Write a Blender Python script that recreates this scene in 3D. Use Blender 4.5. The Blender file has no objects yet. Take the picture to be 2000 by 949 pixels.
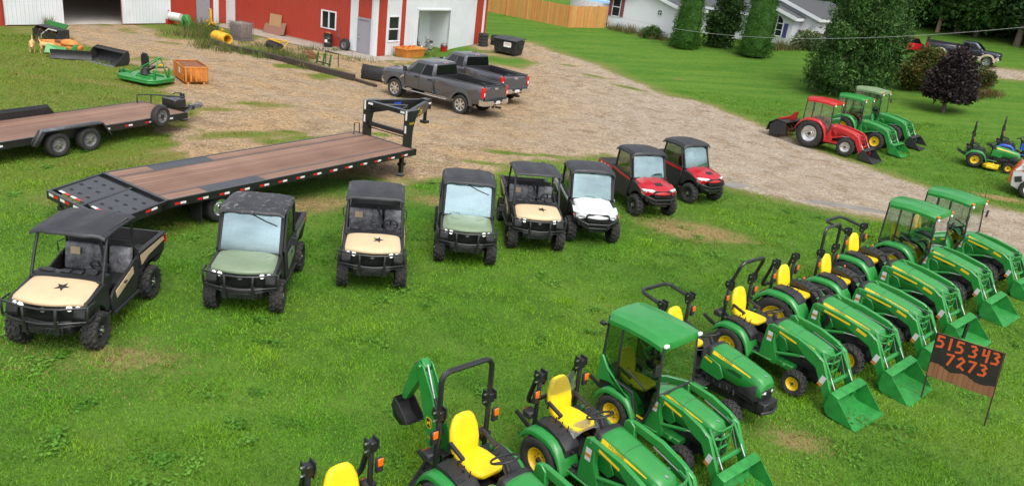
import bpy, bmesh, math, random
import numpy as np
from mathutils import Vector, Matrix, noise as mnoise

random.seed(7)
rng = np.random.default_rng(7)
R = math.radians
PI = math.pi
scene = bpy.context.scene
COL = scene.collection

# ------------------------------------------------------------------ camera
CH, CF, CP, CR = 7.395, 1500.0, 0.36127, 0.12625      # height, focal (px of 2000), pitch, roll
_c, _s = math.cos(CR), math.sin(CR)
_r0 = Vector((1, 0, 0)); _u0 = Vector((0, math.sin(CP), math.cos(CP))); _F = Vector((0, math.cos(CP), -math.sin(CP)))
_R = _c * _r0 + _s * _u0
_U = -_s * _r0 + _c * _u0

def ter(x, y):
    """height of the land: flat yard, rising lawn towards the house and woods"""
    t = (.6 * x + .8 * y - 42) / 2.5
    return .325 * (t if t > 30 else math.log1p(math.exp(t)))

def gp(u, v, z=0.0):
    """point of the land (plus z) seen at photo pixel u, v: how the survey of the yard was read"""
    d = (_F * CF + _R * (u - 1000) - _U * (v - 474.5)).normalized()
    o = Vector((0, 0, CH)); s = 2.0
    while s < 500:
        p = o + d * s
        if p.z < ter(p.x, p.y) + z: break
        s += .5
    a, b = s - .5, s
    for _ in range(24):
        m = (a + b) / 2; p = o + d * m
        if p.z < ter(p.x, p.y) + z: b = m
        else: a = m
    return o + d * b

def gz(u, v, z):
    """point on the level plane at height z"""
    d = (_F * CF + _R * (u - 1000) - _U * (v - 474.5))
    t = (z - CH) / d.z
    return Vector((0, 0, CH)) + d * t

cam_d = bpy.data.cameras.new('camera'); cam = bpy.data.objects.new('camera', cam_d); COL.objects.link(cam)
cam_d.sensor_width = 36; cam_d.lens = 36 * CF / 2000; cam_d.clip_end = 2000; cam_d.clip_start = .1
mw = Matrix((( _R.x, _U.x, -_F.x, 0), (_R.y, _U.y, -_F.y, 0), (_R.z, _U.z, -_F.z, CH), (0, 0, 0, 1)))
cam.matrix_world = mw
scene.camera = cam

# ------------------------------------------------------------------ materials
def mat(name, rgb, rough=.5, metal=0., var=.12, vscale=6., bump=0., bscale=40., coat=0., spec=.5, dust=0., dustcol=(.22, .18, .12), emit=0., streak=None):
    m = bpy.data.materials.new(name); m.use_nodes = True
    nt = m.node_tree; N = nt.nodes; Lk = nt.links
    b = N['Principled BSDF']
    b.inputs['Roughness'].default_value = rough; b.inputs['Metallic'].default_value = metal
    b.inputs['Specular IOR Level'].default_value = spec
    b.inputs['Coat Weight'].default_value = coat; b.inputs['Coat Roughness'].default_value = .08
    tc = N.new('ShaderNodeTexCoord')
    n = N.new('ShaderNodeTexNoise'); n.inputs['Scale'].default_value = vscale; n.inputs['Detail'].default_value = 5; n.inputs['Roughness'].default_value = .6
    src = tc.outputs['Object']
    if streak:
        mp = N.new('ShaderNodeMapping'); mp.inputs['Scale'].default_value = streak; Lk.new(src, mp.inputs['Vector']); src = mp.outputs['Vector']
    Lk.new(src, n.inputs['Vector'])
    r = N.new('ShaderNodeMapRange'); r.inputs['From Min'].default_value = .25; r.inputs['From Max'].default_value = .75
    r.inputs['To Min'].default_value = 1 - var; r.inputs['To Max'].default_value = 1 + var
    Lk.new(n.outputs['Fac'], r.inputs['Value'])
    mx = N.new('ShaderNodeMix'); mx.data_type = 'RGBA'; mx.blend_type = 'MULTIPLY'; mx.inputs[0].default_value = 1
    mx.inputs[6].default_value = (*rgb, 1)
    Lk.new(r.outputs['Result'], mx.inputs[7])
    out = mx.outputs[2]
    if dust > 0:
        n2 = N.new('ShaderNodeTexNoise'); n2.inputs['Scale'].default_value = 3.5; n2.inputs['Detail'].default_value = 8; n2.inputs['Roughness'].default_value = .7
        Lk.new(tc.outputs['Object'], n2.inputs['Vector'])
        r2 = N.new('ShaderNodeMapRange'); r2.inputs['From Min'].default_value = .42; r2.inputs['From Max'].default_value = .72
        r2.inputs['To Min'].default_value = 0; r2.inputs['To Max'].default_value = dust
        Lk.new(n2.outputs['Fac'], r2.inputs['Value'])
        m2 = N.new('ShaderNodeMix'); m2.data_type = 'RGBA'; Lk.new(r2.outputs['Result'], m2.inputs[0]); Lk.new(out, m2.inputs[6]); m2.inputs[7].default_value = (*dustcol, 1)
        out = m2.outputs[2]
        r3 = N.new('ShaderNodeMapRange'); r3.inputs['From Min'].default_value = .3; r3.inputs['From Max'].default_value = .7
        r3.inputs['To Min'].default_value = max(0.02, rough - .08); r3.inputs['To Max'].default_value = min(1, rough + .18)
        Lk.new(n2.outputs['Fac'], r3.inputs['Value']); Lk.new(r3.outputs['Result'], b.inputs['Roughness'])
    Lk.new(out, b.inputs['Base Color'])
    if bump > 0:
        nb = N.new('ShaderNodeTexNoise'); nb.inputs['Scale'].default_value = bscale; nb.inputs['Detail'].default_value = 4
        Lk.new(src, nb.inputs['Vector'])
        bp = N.new('ShaderNodeBump'); bp.inputs['Strength'].default_value = bump; bp.inputs['Distance'].default_value = .02
        Lk.new(nb.outputs['Fac'], bp.inputs['Height']); Lk.new(bp.outputs['Normal'], b.inputs['Normal'])
    if emit > 0:
        b.inputs['Emission Color'].default_value = (*rgb, 1); b.inputs['Emission Strength'].default_value = emit
    return m

def glass(name, tint, refl=.25, rough=.02, gc=(.95, .97, 1)):
    m = bpy.data.materials.new(name); m.use_nodes = True
    nt = m.node_tree; N = nt.nodes; Lk = nt.links
    N.remove(N['Principled BSDF']); o = N['Material Output']
    t = N.new('ShaderNodeBsdfTransparent'); t.inputs[0].default_value = (*tint, 1)
    g = N.new('ShaderNodeBsdfGlossy'); g.inputs['Roughness'].default_value = rough; g.inputs[0].default_value = (*gc, 1)
    lw = N.new('ShaderNodeLayerWeight'); lw.inputs['Blend'].default_value = .25
    r = N.new('ShaderNodeMapRange'); r.inputs['From Min'].default_value = 0; r.inputs['From Max'].default_value = 1
    r.inputs['To Min'].default_value = refl; r.inputs['To Max'].default_value = min(1, refl + .5)
    Lk.new(lw.outputs['Fresnel'], r.inputs['Value'])
    mx = N.new('ShaderNodeMixShader'); Lk.new(r.outputs['Result'], mx.inputs[0]); Lk.new(t.outputs[0], mx.inputs[1]); Lk.new(g.outputs[0], mx.inputs[2])
    Lk.new(mx.outputs[0], o.inputs['Surface'])
    return m

def plank_mat(name, c1, c2, axis='y', width=.19, rough=.75):
    """boards side by side across `axis`, each a little different, with seams and grain"""
    m = bpy.data.materials.new(name); m.use_nodes = True
    nt = m.node_tree; N = nt.nodes; Lk = nt.links; b = N['Principled BSDF']; b.inputs['Roughness'].default_value = rough
    tc = N.new('ShaderNodeTexCoord'); sp = N.new('ShaderNodeSeparateXYZ'); Lk.new(tc.outputs['Object'], sp.inputs[0])
    q = N.new('ShaderNodeMath'); q.operation = 'DIVIDE'; Lk.new(sp.outputs['XYZ'.index(axis.upper())], q.inputs[0]); q.inputs[1].default_value = width
    fl = N.new('ShaderNodeMath'); fl.operation = 'FLOOR'; Lk.new(q.outputs[0], fl.inputs[0])
    fr = N.new('ShaderNodeMath'); fr.operation = 'FRACT'; Lk.new(q.outputs[0], fr.inputs[0])
    wn = N.new('ShaderNodeTexWhiteNoise'); wn.noise_dimensions = '1D'; Lk.new(fl.outputs[0], wn.inputs['W'])
    n = N.new('ShaderNodeTexNoise'); n.inputs['Scale'].default_value = 1.4; n.inputs['Detail'].default_value = 8; n.inputs['Roughness'].default_value = .7
    mp = N.new('ShaderNodeMapping'); mp.inputs['Scale'].default_value = (1, 22, 1) if axis == 'y' else ((22, 22, 1) if axis == 'x' else (1, 1, 1)); Lk.new(tc.outputs['Object'], mp.inputs['Vector']); Lk.new(mp.outputs[0], n.inputs['Vector'])
    n3 = N.new('ShaderNodeTexNoise'); n3.inputs['Scale'].default_value = .9; n3.inputs['Detail'].default_value = 6; Lk.new(tc.outputs['Object'], n3.inputs['Vector'])
    a1 = N.new('ShaderNodeMath'); a1.operation = 'MULTIPLY_ADD'; Lk.new(wn.outputs['Value'], a1.inputs[0]); a1.inputs[1].default_value = .35; Lk.new(n.outputs['Fac'], a1.inputs[2])
    a2 = N.new('ShaderNodeMath'); a2.operation = 'MULTIPLY_ADD'; Lk.new(n3.outputs['Fac'], a2.inputs[0]); a2.inputs[1].default_value = .7; Lk.new(a1.outputs[0], a2.inputs[2])
    mr = N.new('ShaderNodeMapRange'); mr.inputs['From Min'].default_value = .6; mr.inputs['From Max'].default_value = 1.4; Lk.new(a2.outputs[0], mr.inputs['Value'])
    mx = N.new('ShaderNodeMix'); mx.data_type = 'RGBA'; Lk.new(mr.outputs[0], mx.inputs[0]); mx.inputs[6].default_value = (*c1, 1); mx.inputs[7].default_value = (*c2, 1)
    g = N.new('ShaderNodeMath'); g.operation = 'LESS_THAN'; Lk.new(fr.outputs[0], g.inputs[0]); g.inputs[1].default_value = .06
    m2 = N.new('ShaderNodeMix'); m2.data_type = 'RGBA'; Lk.new(g.outputs[0], m2.inputs[0]); Lk.new(mx.outputs[2], m2.inputs[6]); m2.inputs[7].default_value = (c1[0] * .3, c1[1] * .3, c1[2] * .3, 1)
    Lk.new(m2.outputs[2], b.inputs['Base Color'])
    return m

def siding_mat(name, rgb, dirt=(.28, .2, .14), rib=.6):
    """ribbed steel siding: ribs every 23 cm along local x, streaked grime"""
    m = mat(name, rgb, rough=.5, var=.07, vscale=.8, dust=.0)
    nt = m.node_tree; N = nt.nodes; Lk = nt.links; b = N['Principled BSDF']
    tc = N.new('ShaderNodeTexCoord'); sp = N.new('ShaderNodeSeparateXYZ'); Lk.new(tc.outputs['Object'], sp.inputs[0])
    q = N.new('ShaderNodeMath'); q.operation = 'DIVIDE'; Lk.new(sp.outputs[0], q.inputs[0]); q.inputs[1].default_value = .23
    fr = N.new('ShaderNodeMath'); fr.operation = 'PINGPONG'; Lk.new(q.outputs[0], fr.inputs[0]); fr.inputs[1].default_value = .5
    mr = N.new('ShaderNodeMapRange'); mr.interpolation_type = 'SMOOTHSTEP'; mr.inputs['From Min'].default_value = .02; mr.inputs['From Max'].default_value = .16; Lk.new(fr.outputs[0], mr.inputs['Value']); mr.inputs['To Min'].default_value = 1; mr.inputs['To Max'].default_value = 0
    bp = N.new('ShaderNodeBump'); bp.inputs['Strength'].default_value = rib; bp.inputs['Distance'].default_value = .02; Lk.new(mr.outputs[0], bp.inputs['Height']); Lk.new(bp.outputs[0], b.inputs['Normal'])
    # grime: streaked noise, stronger near the ground
    n = N.new('ShaderNodeTexNoise'); n.inputs['Scale'].default_value = 2.2; n.inputs['Detail'].default_value = 7; n.inputs['Roughness'].default_value = .7
    mp = N.new('ShaderNodeMapping'); mp.inputs['Scale'].default_value = (2.2, 2.2, .35); Lk.new(tc.outputs['Object'], mp.inputs[0]); Lk.new(mp.outputs[0], n.inputs['Vector'])
    z = N.new('ShaderNodeMapRange'); z.inputs['From Min'].default_value = 0; z.inputs['From Max'].default_value = .7; z.inputs['To Min'].default_value = 0; z.inputs['To Max'].default_value = 0; Lk.new(sp.outputs[2], z.inputs['Value'])
    a = N.new('ShaderNodeMath'); a.operation = 'ADD'; Lk.new(n.outputs['Fac'], a.inputs[0]); Lk.new(z.outputs[0], a.inputs[1])
    r = N.new('ShaderNodeMapRange'); r.inputs['From Min'].default_value = .56; r.inputs['From Max'].default_value = .8; r.inputs['To Min'].default_value = 0; r.inputs['To Max'].default_value = .4; Lk.new(a.outputs[0], r.inputs['Value'])
    old = b.inputs['Base Color'].links[0].from_socket
    mx = N.new('ShaderNodeMix'); mx.data_type = 'RGBA'; Lk.new(r.outputs[0], mx.inputs[0]); Lk.new(old, mx.inputs[6]); mx.inputs[7].default_value = (*dirt, 1)
    Lk.new(mx.outputs[2], b.inputs['Base Color'])
    return m

def scuff_mat(name, c1, c2, sc=7.5, lo=.56, hi=.66, amt=.9):
    m = mat(name, c1, .55, var=.3, bump=.1, bscale=90); nt = m.node_tree; N = nt.nodes; Lk = nt.links; b = N['Principled BSDF']
    tc = N.new('ShaderNodeTexCoord'); n = N.new('ShaderNodeTexNoise'); n.inputs['Scale'].default_value = sc; n.inputs['Detail'].default_value = 9; n.inputs['Roughness'].default_value = .68; n.inputs['Distortion'].default_value = .8; Lk.new(tc.outputs['Object'], n.inputs['Vector'])
    r = N.new('ShaderNodeMapRange'); r.inputs['From Min'].default_value = lo; r.inputs['From Max'].default_value = hi; r.inputs['To Max'].default_value = amt; Lk.new(n.outputs['Fac'], r.inputs['Value'])
    old = b.inputs['Base Color'].links[0].from_socket; mx = N.new('ShaderNodeMix'); mx.data_type = 'RGBA'; Lk.new(r.outputs[0], mx.inputs[0]); Lk.new(old, mx.inputs[6]); mx.inputs[7].default_value = (*c2, 1); Lk.new(mx.outputs[2], b.inputs['Base Color'])
    return m

K = {}
K['green'] = mat('green_paint', (.018, .235, .038), .34, var=.12, coat=.35, dust=.2, dustcol=(.10, .23, .085))
K['green2'] = mat('dark_green_paint', (.014, .16, .03), .4, var=.12, coat=.2, dust=.15, dustcol=(.10, .18, .07))
K['fadegreen'] = mat('faded_green_paint', (.16, .25, .12), .6, var=.2, dust=.3)
K['yellow'] = mat('yellow_paint', (.86, .58, .012), .42, var=.05, coat=.2, dust=.06)
K['seat'] = mat('yellow_vinyl', (.88, .62, .014), .42, var=.05, vscale=3, bump=.05)
K['film'] = mat('clear_film', (.8, .72, .5), .22, var=.12)
K['filmglass'] = glass('clear_plastic_film', (.93, .92, .86), .10, .2)
K['rubber'] = mat('tyre_rubber', (.022, .022, .023), .8, var=.25, dust=.3, dustcol=(.11, .095, .075))
K['black'] = mat('black_plastic', (.018, .018, .02), .5, var=.2, dust=.16, dustcol=(.09, .085, .078))
K['blackp'] = mat('black_paint', (.014, .0145, .016), .32, var=.15, coat=.3, dust=.12, dustcol=(.075, .07, .065))
K['roof'] = mat('black_roof_plastic', (.026, .027, .031), .46, var=.25, bump=.1, bscale=90, dust=.12, dustcol=(.10, .10, .105))
K['bucketg'] = scuff_mat('worn_green_bucket', (.018, .225, .036), (.13, .12, .085), 2.6, .60, .74, .75)
K['roofdust'] = scuff_mat('scuffed_roof_plastic', (.032, .033, .038), (.24, .24, .24))
K['grey'] = mat('grey_metal', (.2, .2, .21), .45, metal=.4, dust=.2)
K['silver'] = mat('bright_metal', (.72, .73, .74), .25, metal=.9, var=.1)
K['chrome'] = mat('chrome', (.8, .8, .81), .12, metal=1., var=.05)
K['tan'] = mat('tan_plastic', (.62, .46, .28), .5, var=.06, dust=.12, dustcol=(.5, .38, .24))
K['olive'] = mat('olive_plastic', (.175, .235, .145), .42, var=.06, dust=.25, dustcol=(.26, .31, .22), coat=.2)
K['red'] = mat('red_paint', (.42, .008, .016), .3, var=.08, coat=.5)
K['tred'] = mat('tractor_red_paint', (.46, .012, .014), .36, var=.1, coat=.3, dust=.1)
K['white'] = mat('white_paint', (.66, .67, .68), .35, var=.04, coat=.3)
K['orange'] = mat('amber_lens', (.85, .16, .01), .25, var=.05)
K['rlens'] = mat('red_lens', (.6, .01, .012), .22, var=.05)
K['lamp'] = mat('lamp_lens', (.85, .87, .9), .15, var=.03)
K['lit'] = mat('lit_lamp', (1, .98, .95), .2, emit=.9)
K['glass'] = glass('cab_glass', (.84, .92, .88), .13)
K['dglass'] = glass('tinted_glass', (.64, .74, .67), .06)
K['wind'] = glass('windscreen_glass', (.62, .70, .70), .40, .03, (.70, .88, .92))
K['wind2'] = glass('pale_windscreen_glass', (.66, .74, .74), .34, .03, (.72, .90, .92))
K['vinyl'] = mat('black_vinyl', (.02, .02, .022), .38, var=.2)
K['wrap'] = mat('plastic_wrap', (.16, .16, .17), .16, var=.8, vscale=9, bump=.8, bscale=12)  # grey-to-pale variation paints the plastic's sheen into the colour
K['tgrey'] = mat('truck_grey_paint', (.112, .115, .128), .24, metal=.45, var=.015, coat=.6)
K['tglass'] = mat('dark_truck_glass', (.006, .007, .008), .06, var=.1, spec=.3)
K['tglass2'] = glass('side_glass', (.3, .4, .38), .22)
K['deck'] = plank_mat('deck_boards', (.135, .068, .046), (.30, .18, .125))
K['steel'] = mat('deck_steel', (.05, .055, .062), .5, var=.15, dust=.2, dustcol=(.12, .12, .12))
K['refred'] = mat('red_reflector', (.62, .02, .02), .4)
K['refwhite'] = mat('white_reflector', (.8, .8, .8), .4)
K['rust'] = mat('rust', (.20, .075, .035), .85, var=.4, vscale=9)
K['orangep'] = mat('worn_orange_paint', (.62, .22, .035), .6, var=.3, vscale=5, dust=.45, dustcol=(.34, .16, .07))
K['oldyellow'] = mat('worn_yellow_paint', (.75, .42, .02), .55, var=.2, dust=.2)
K['gdoor'] = mat('grey_door_paint', (.30, .30, .335), .45, var=.05)
K['redsid'] = siding_mat('red_siding', (.40, .045, .024), dirt=(.25, .09, .06))
K['whitesid'] = siding_mat('white_siding', (.70, .735, .76), dirt=(.46, .46, .44), rib=.7)
K['trim'] = mat('white_trim', (.72, .75, .77), .5, var=.05)
K['dark'] = mat('painted_hole_shade', (.01, .01, .012), .8)
K['win'] = mat('window_glass', (.02, .026, .024), .06, var=.3, spec=.35)
K['darkrust'] = mat('dark_rusty_steel', (.05, .028, .02), .8, var=.3)
K['timber'] = mat('old_timber', (.055, .04, .032), .9, var=.45, vscale=7, streak=(1, 6, 6), bump=.4)
K['osb'] = mat('chip_board', (.42, .25, .12), .8, var=.4, vscale=30)
K['ply'] = mat('weathered_plywood', (.26, .13, .09), .85, var=.35, vscale=14)
K['conc'] = mat('concrete_surface', (.33, .28, .23), .9, var=.2, vscale=1.2, bump=.2)
K['blue'] = mat('blue_paint', (.02, .09, .5), .4, var=.1, coat=.3)
K['dogfur'] = mat('tan_fur', (.60, .38, .17), .9, var=.2, vscale=14)
K['skidor'] = mat('orange_red_paint', (.75, .10, .02), .35, var=.06, coat=.3)
K['pole'] = mat('weathered_pole_wood', (.14, .10, .08), .9, var=.35, streak=(9, 9, .6), bump=.4)
K['ibc'] = mat('stained_plastic', (.26, .20, .18), .4, var=.3)
K['tank'] = mat('milky_plastic', (.62, .62, .6), .45, var=.15)
K['pink'] = mat('burgundy_shutter', (.20, .05, .06), .6)
K['shingle'] = mat('grey_shingles', (.075, .078, .085), .9, var=.3, vscale=14, streak=(1, 1, 4))
K['housew'] = mat('white_house_siding', (.72, .745, .77), .6, var=.04)
K['found'] = mat('foundation_block', (.33, .33, .32), .9, var=.2)
K['dredw'] = mat('red_deck_wood', (.22, .045, .035), .8, var=.3)
K['brownw'] = mat('brown_deck_wood', (.10, .06, .045), .85, var=.3)

# ------------------------------------------------------------------ mesh builder
class MB:
    def __init__(s): s.v = []; s.f = []; s.m = []
    def add(s, vs, fs, mi=0, M=None):
        o = len(s.v)
        s.v += [tuple(M @ Vector(v)) for v in vs] if M else [tuple(v) for v in vs]
        s.f += [tuple(i + o for i in f) for f in fs]; s.m += [mi] * len(fs)
        return s
    def box(s, c, d, rot=None, mi=0, top=(1, 1)):
        x, y, z = d[0] / 2, d[1] / 2, d[2] / 2; tx, ty = top
        vs = [(-x, -y, -z), (x, -y, -z), (x, y, -z), (-x, y, -z), (-x * tx, -y * ty, z), (x * tx, -y * ty, z), (x * tx, y * ty, z), (-x * tx, y * ty, z)]
        M = Matrix.Translation(c)
        if rot: M = M @ Matrix.Rotation(R(rot[2]), 4, 'Z') @ Matrix.Rotation(R(rot[1]), 4, 'Y') @ Matrix.Rotation(R(rot[0]), 4, 'X')
        return s.add(vs, [(0, 3, 2, 1), (4, 5, 6, 7), (0, 1, 5, 4), (1, 2, 6, 5), (2, 3, 7, 6), (3, 0, 4, 7)], mi, M)
    def bx(s, a, b, mi=0):
        return s.box(((a[0] + b[0]) / 2, (a[1] + b[1]) / 2, (a[2] + b[2]) / 2), (abs(b[0] - a[0]), abs(b[1] - a[1]), abs(b[2] - a[2])), None, mi)
    def prism(s, pts, y0, y1, mi=0, ax='y', M=None):
        """side outline (x,z) extruded along y (or outline (x,y) along z, or (y,z) along x)"""
        n = len(pts)
        def P(p, t):
            return {'y': (p[0], t, p[1]), 'z': (p[0], p[1], t), 'x': (t, p[0], p[1])}[ax]
        vs = [P(p, y0) for p in pts] + [P(p, y1) for p in pts]
        fs = [tuple(range(n)), tuple(range(2 * n - 1, n - 1, -1))] + [(i, i + n, (i + 1) % n + n, (i + 1) % n) for i in range(n)]
        return s.add(vs, fs, mi, M)
    def loft(s, secs, mi=0, caps=True, closed=True, M=None):
        n = len(secs[0]); vs = [p for q in secs for p in q]; fs = []
        for k in range(len(secs) - 1):
            for i in range(n if closed else n - 1):
                j = (i + 1) % n
                fs.append((k * n + i, k * n + j, (k + 1) * n + j, (k + 1) * n + i))
        if caps and closed: fs += [tuple(range(n - 1, -1, -1)), tuple(range((len(secs) - 1) * n, len(secs) * n))]
        return s.add(vs, fs, mi, M)
    def panel(s, grid, t=.02, mi=0, nrm=None):
        """grid of points thickened to a solid sheet, downwards (or against nrm)"""
        a, b = len(grid), len(grid[0]); d = Vector(nrm or (0, 0, 1)) * t
        top = [Vector(p) for r in grid for p in r]; vs = top + [p - d for p in top]; o = a * b; fs = []
        for i in range(a - 1):
            for j in range(b - 1):
                q = (i * b + j, i * b + j + 1, (i + 1) * b + j + 1, (i + 1) * b + j)
                fs += [q, tuple(k + o for k in reversed(q))]
        ring = [j for j in range(b)] + [i * b + b - 1 for i in range(1, a)] + [(a - 1) * b + j for j in range(b - 2, -1, -1)] + [i * b for i in range(a - 2, 0, -1)]
        for k in range(len(ring)):
            p, q = ring[k], ring[(k + 1) % len(ring)]
            fs.append((q, p, p + o, q + o))
        return s.add(vs, fs, mi)
    def tube(s, pts, r, n=8, mi=0, closed=False, flat=1.):
        pts = [Vector(p) for p in pts]; N = len(pts); rs = r if isinstance(r, (list, tuple)) else [r] * N
        secs = []; up = Vector((0, 0, 1)); prev = None
        for i, p in enumerate(pts):
            if closed: t = pts[(i + 1) % N] - pts[i - 1]
            else: t = pts[min(i + 1, N - 1)] - pts[max(i - 1, 0)]
            t.normalize()
            if prev is None:
                a = t.cross(up if abs(t.z) < .95 else Vector((1, 0, 0))).normalized()
            else:
                a = (prev - t * prev.dot(t)).normalized()
            prev = a; b = t.cross(a)
            secs.append([p + (a * math.cos(2 * PI * k / n) + b * math.sin(2 * PI * k / n) * flat) * rs[i] for k in range(n)])
        if closed:
            secs.append(secs[0]); return s.loft(secs, mi, caps=False)
        return s.loft(secs, mi)
    def cyl(s, p0, p1, r, n=14, mi=0, r1=None):
        return s.tube([p0, p1], [r, r if r1 is None else r1], n, mi)
    def lathe(s, prof, n=24, ax='y', c=(0, 0, 0), mi=0):
        """profile of (radius, height along axis)"""
        vs = []; m = len(prof)
        for k in range(n):
            a = 2 * PI * k / n; ca, sa = math.cos(a), math.sin(a)
            for r, h in prof:
                q = {'y': (r * ca, h, r * sa), 'z': (r * ca, r * sa, h), 'x': (h, r * ca, r * sa)}[ax]
                vs.append((q[0] + c[0], q[1] + c[1], q[2] + c[2]))
        fs = []
        for k in range(n):
            k2 = (k + 1) % n
            for i in range(m - 1): fs.append((k * m + i, k * m + i + 1, k2 * m + i + 1, k2 * m + i))
        return s.add(vs, fs, mi)
    def ell(s, c, r, nu=14, nv=8, mi=0, M=None, p=1.):
        vs = []; fs = []
        def sg(v): return math.copysign(abs(v) ** p, v)
        for j in range(nv + 1):
            ph = -PI / 2 + PI * j / nv
            for i in range(nu):
                th = 2 * PI * i / nu
                vs.append((c[0] + r[0] * sg(math.cos(ph)) * sg(math.cos(th)), c[1] + r[1] * sg(math.cos(ph)) * sg(math.sin(th)), c[2] + r[2] * sg(math.sin(ph))))
        for j in range(nv):
            for i in range(nu):
                fs.append((j * nu + i, j * nu + (i + 1) % nu, (j + 1) * nu + (i + 1) % nu, (j + 1) * nu + i))
        return s.add(vs, fs, mi, M)
    def build(s, name, mats, parent=None, bevel=0., ang=38, loc=None, rotz=None, seg=1):
        if not isinstance(mats, (list, tuple)): mats = [mats]
        me = bpy.data.meshes.new(name)
        bm = bmesh.new(); V = [bm.verts.new(v) for v in s.v]
        for f, mi in zip(s.f, s.m):
            try:
                F = bm.faces.new([V[i] for i in f]); F.material_index = mi
            except ValueError: pass
        bmesh.ops.remove_doubles(bm, verts=bm.verts, dist=1e-5)
        bmesh.ops.recalc_face_normals(bm, faces=bm.faces)
        if bevel > 0:
            es = [e for e in bm.edges if len(e.link_faces) == 2 and e.calc_face_angle(0) > R(34)]
            if es: bmesh.ops.bevel(bm, geom=es, offset=bevel, offset_type='OFFSET', segments=seg, profile=.5, affect='EDGES', clamp_overlap=True)
        bm.to_mesh(me); bm.free()
        for m in mats: me.materials.append(K[m] if isinstance(m, str) else m)
        me.shade_smooth(); me.set_sharp_from_angle(angle=R(ang))
        return link(name, me, parent, loc, rotz)

def link(name, me, parent=None, loc=None, rotz=None):
    o = bpy.data.objects.new(name, me); COL.objects.link(o)
    if parent is not None: o.parent = parent
    if loc is not None: o.location = loc
    if rotz is not None: o.rotation_euler = (0, 0, rotz)
    return o

def tag(o, label=None, cat=None, group=None, kind=None):
    if label: o['label'] = label
    if cat: o['category'] = cat
    if group: o['group'] = group
    if kind: o['kind'] = kind
    return o

def thing(name, label, cat, loc=(0, 0, 0), rotz=0., group=None, s=1., tilt=0.):
    o = bpy.data.objects.new(name, None); COL.objects.link(o); o.empty_display_size = .3
    o.location = loc; o.rotation_euler = (0, tilt, rotz); o.scale = (s, s, s)
    return tag(o, label, cat, group)

def copy_tree(o, parent=None):
    c = o.copy(); COL.objects.link(c)
    if parent is not None: c.parent = parent
    for ch in o.children: copy_tree(ch, c)
    return c

def arc(cx, cz, r, a0, a1, n):
    return [(cx + r * math.cos(R(a0 + (a1 - a0) * i / n)), cz + r * math.sin(R(a0 + (a1 - a0) * i / n))) for i in range(n + 1)]

def rrect(w, h, r, n=4):
    """rounded rectangle outline centred on 0"""
    o = []
    for cx, cy, a in ((w / 2 - r, h / 2 - r, 0), (-w / 2 + r, h / 2 - r, 90), (-w / 2 + r, -h / 2 + r, 180), (w / 2 - r, -h / 2 + r, 270)):
        o += arc(cx, cy, r, a, a + 90, n)
    return o

def text_geo(txt, size):
    """letters as flat faces in the xy plane, centred"""
    cu = bpy.data.curves.new('t', 'FONT'); cu.body = txt; cu.size = size; cu.align_x = 'CENTER'; cu.align_y = 'CENTER'; cu.resolution_u = 2
    ob = bpy.data.objects.new('t', cu); COL.objects.link(ob)
    me = bpy.data.meshes.new_from_object(ob)
    vs = [tuple(v.co) for v in me.vertices]; fs = [tuple(p.vertices) for p in me.polygons]
    bpy.data.objects.remove(ob); bpy.data.meshes.remove(me); bpy.data.curves.remove(cu)
    return vs, fs

# ------------------------------------------------------------------ wheels
_wc = {}
def tyre_mesh(r, w, rr, lug, n, deep=.02, skew=.5, rubber='rubber'):
    key = ('t', r, w, rr, lug, n)
    if key in _wc: return _wc[key]
    b = MB(); h = w / 2
    rb = r - deep
    prof = [(rr, -h * .78), (rr + .25 * (rb - rr), -h * .98), (rr + .75 * (rb - rr), -h), (rb - .012, -h * .86), (rb, -h * .6), (rb, h * .6), (rb - .012, h * .86), (rr + .75 * (rb - rr), h), (rr + .25 * (rb - rr), h * .98), (rr, h * .78), (rr - .01, h * .4), (rr - .01, -h * .4), (rr, -h * .78)]
    b.lathe(prof, 36)
    for i in range(n):
        for sd in (-1, 1):
            a = 2 * PI * (i + (.5 if sd > 0 else 0)) / n
            da = skew * 2 * PI / n
            if lug == 'bar':      # long slanted bars, farm tread
                segs = [(-.05 * sd, .0), (h * .5 * sd, da * .55), (h * .93 * sd, da)]; lw = .30 * 2 * PI * r / n
            elif lug == 'block':   # chunky off-road knobs
                segs = [(h * .12 * sd, 0), (h * .55 * sd, da * .35)]; lw = .42 * 2 * PI * r / n
            else:                  # fine turf / road ribs
                segs = [(h * .1 * sd, 0), (h * .8 * sd, 0)]; lw = .5 * 2 * PI * r / n
            secs = []
            for y, d in segs:
                aa = a + d; top = r - (abs(y) / h) ** 4 * .03
                q = []
                for rad, wd in ((rb - .02, .62), (top, .42)):
                    for sg in ((-1, 1) if rad < top else (1, -1)):
                        t = aa + sg * wd * lw / r
                        q.append((rad * math.cos(t), y, rad * math.sin(t)))
                secs.append(q)
            b.loft(secs)
            if lug == 'block':
                secs = []
                for y, d in ((h * .62 * sd, da), (h * 1.0 * sd, da)):
                    aa = a + d; top = r - .012 if abs(y) > h * .9 else r
                    q = []
                    for rad, wd in ((rb - .05, .5), (top, .36)):
                        for sg in ((-1, 1) if rad < top else (1, -1)):
                            t = aa + sg * wd * lw / r
                            q.append((rad * math.cos(t), y, rad * math.sin(t)))
                    secs.append(q)
                b.loft(secs)
    o = b.build('tyre', rubber, ang=40); me = o.data; bpy.data.objects.remove(o)
    _wc[key] = me; return me

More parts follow.
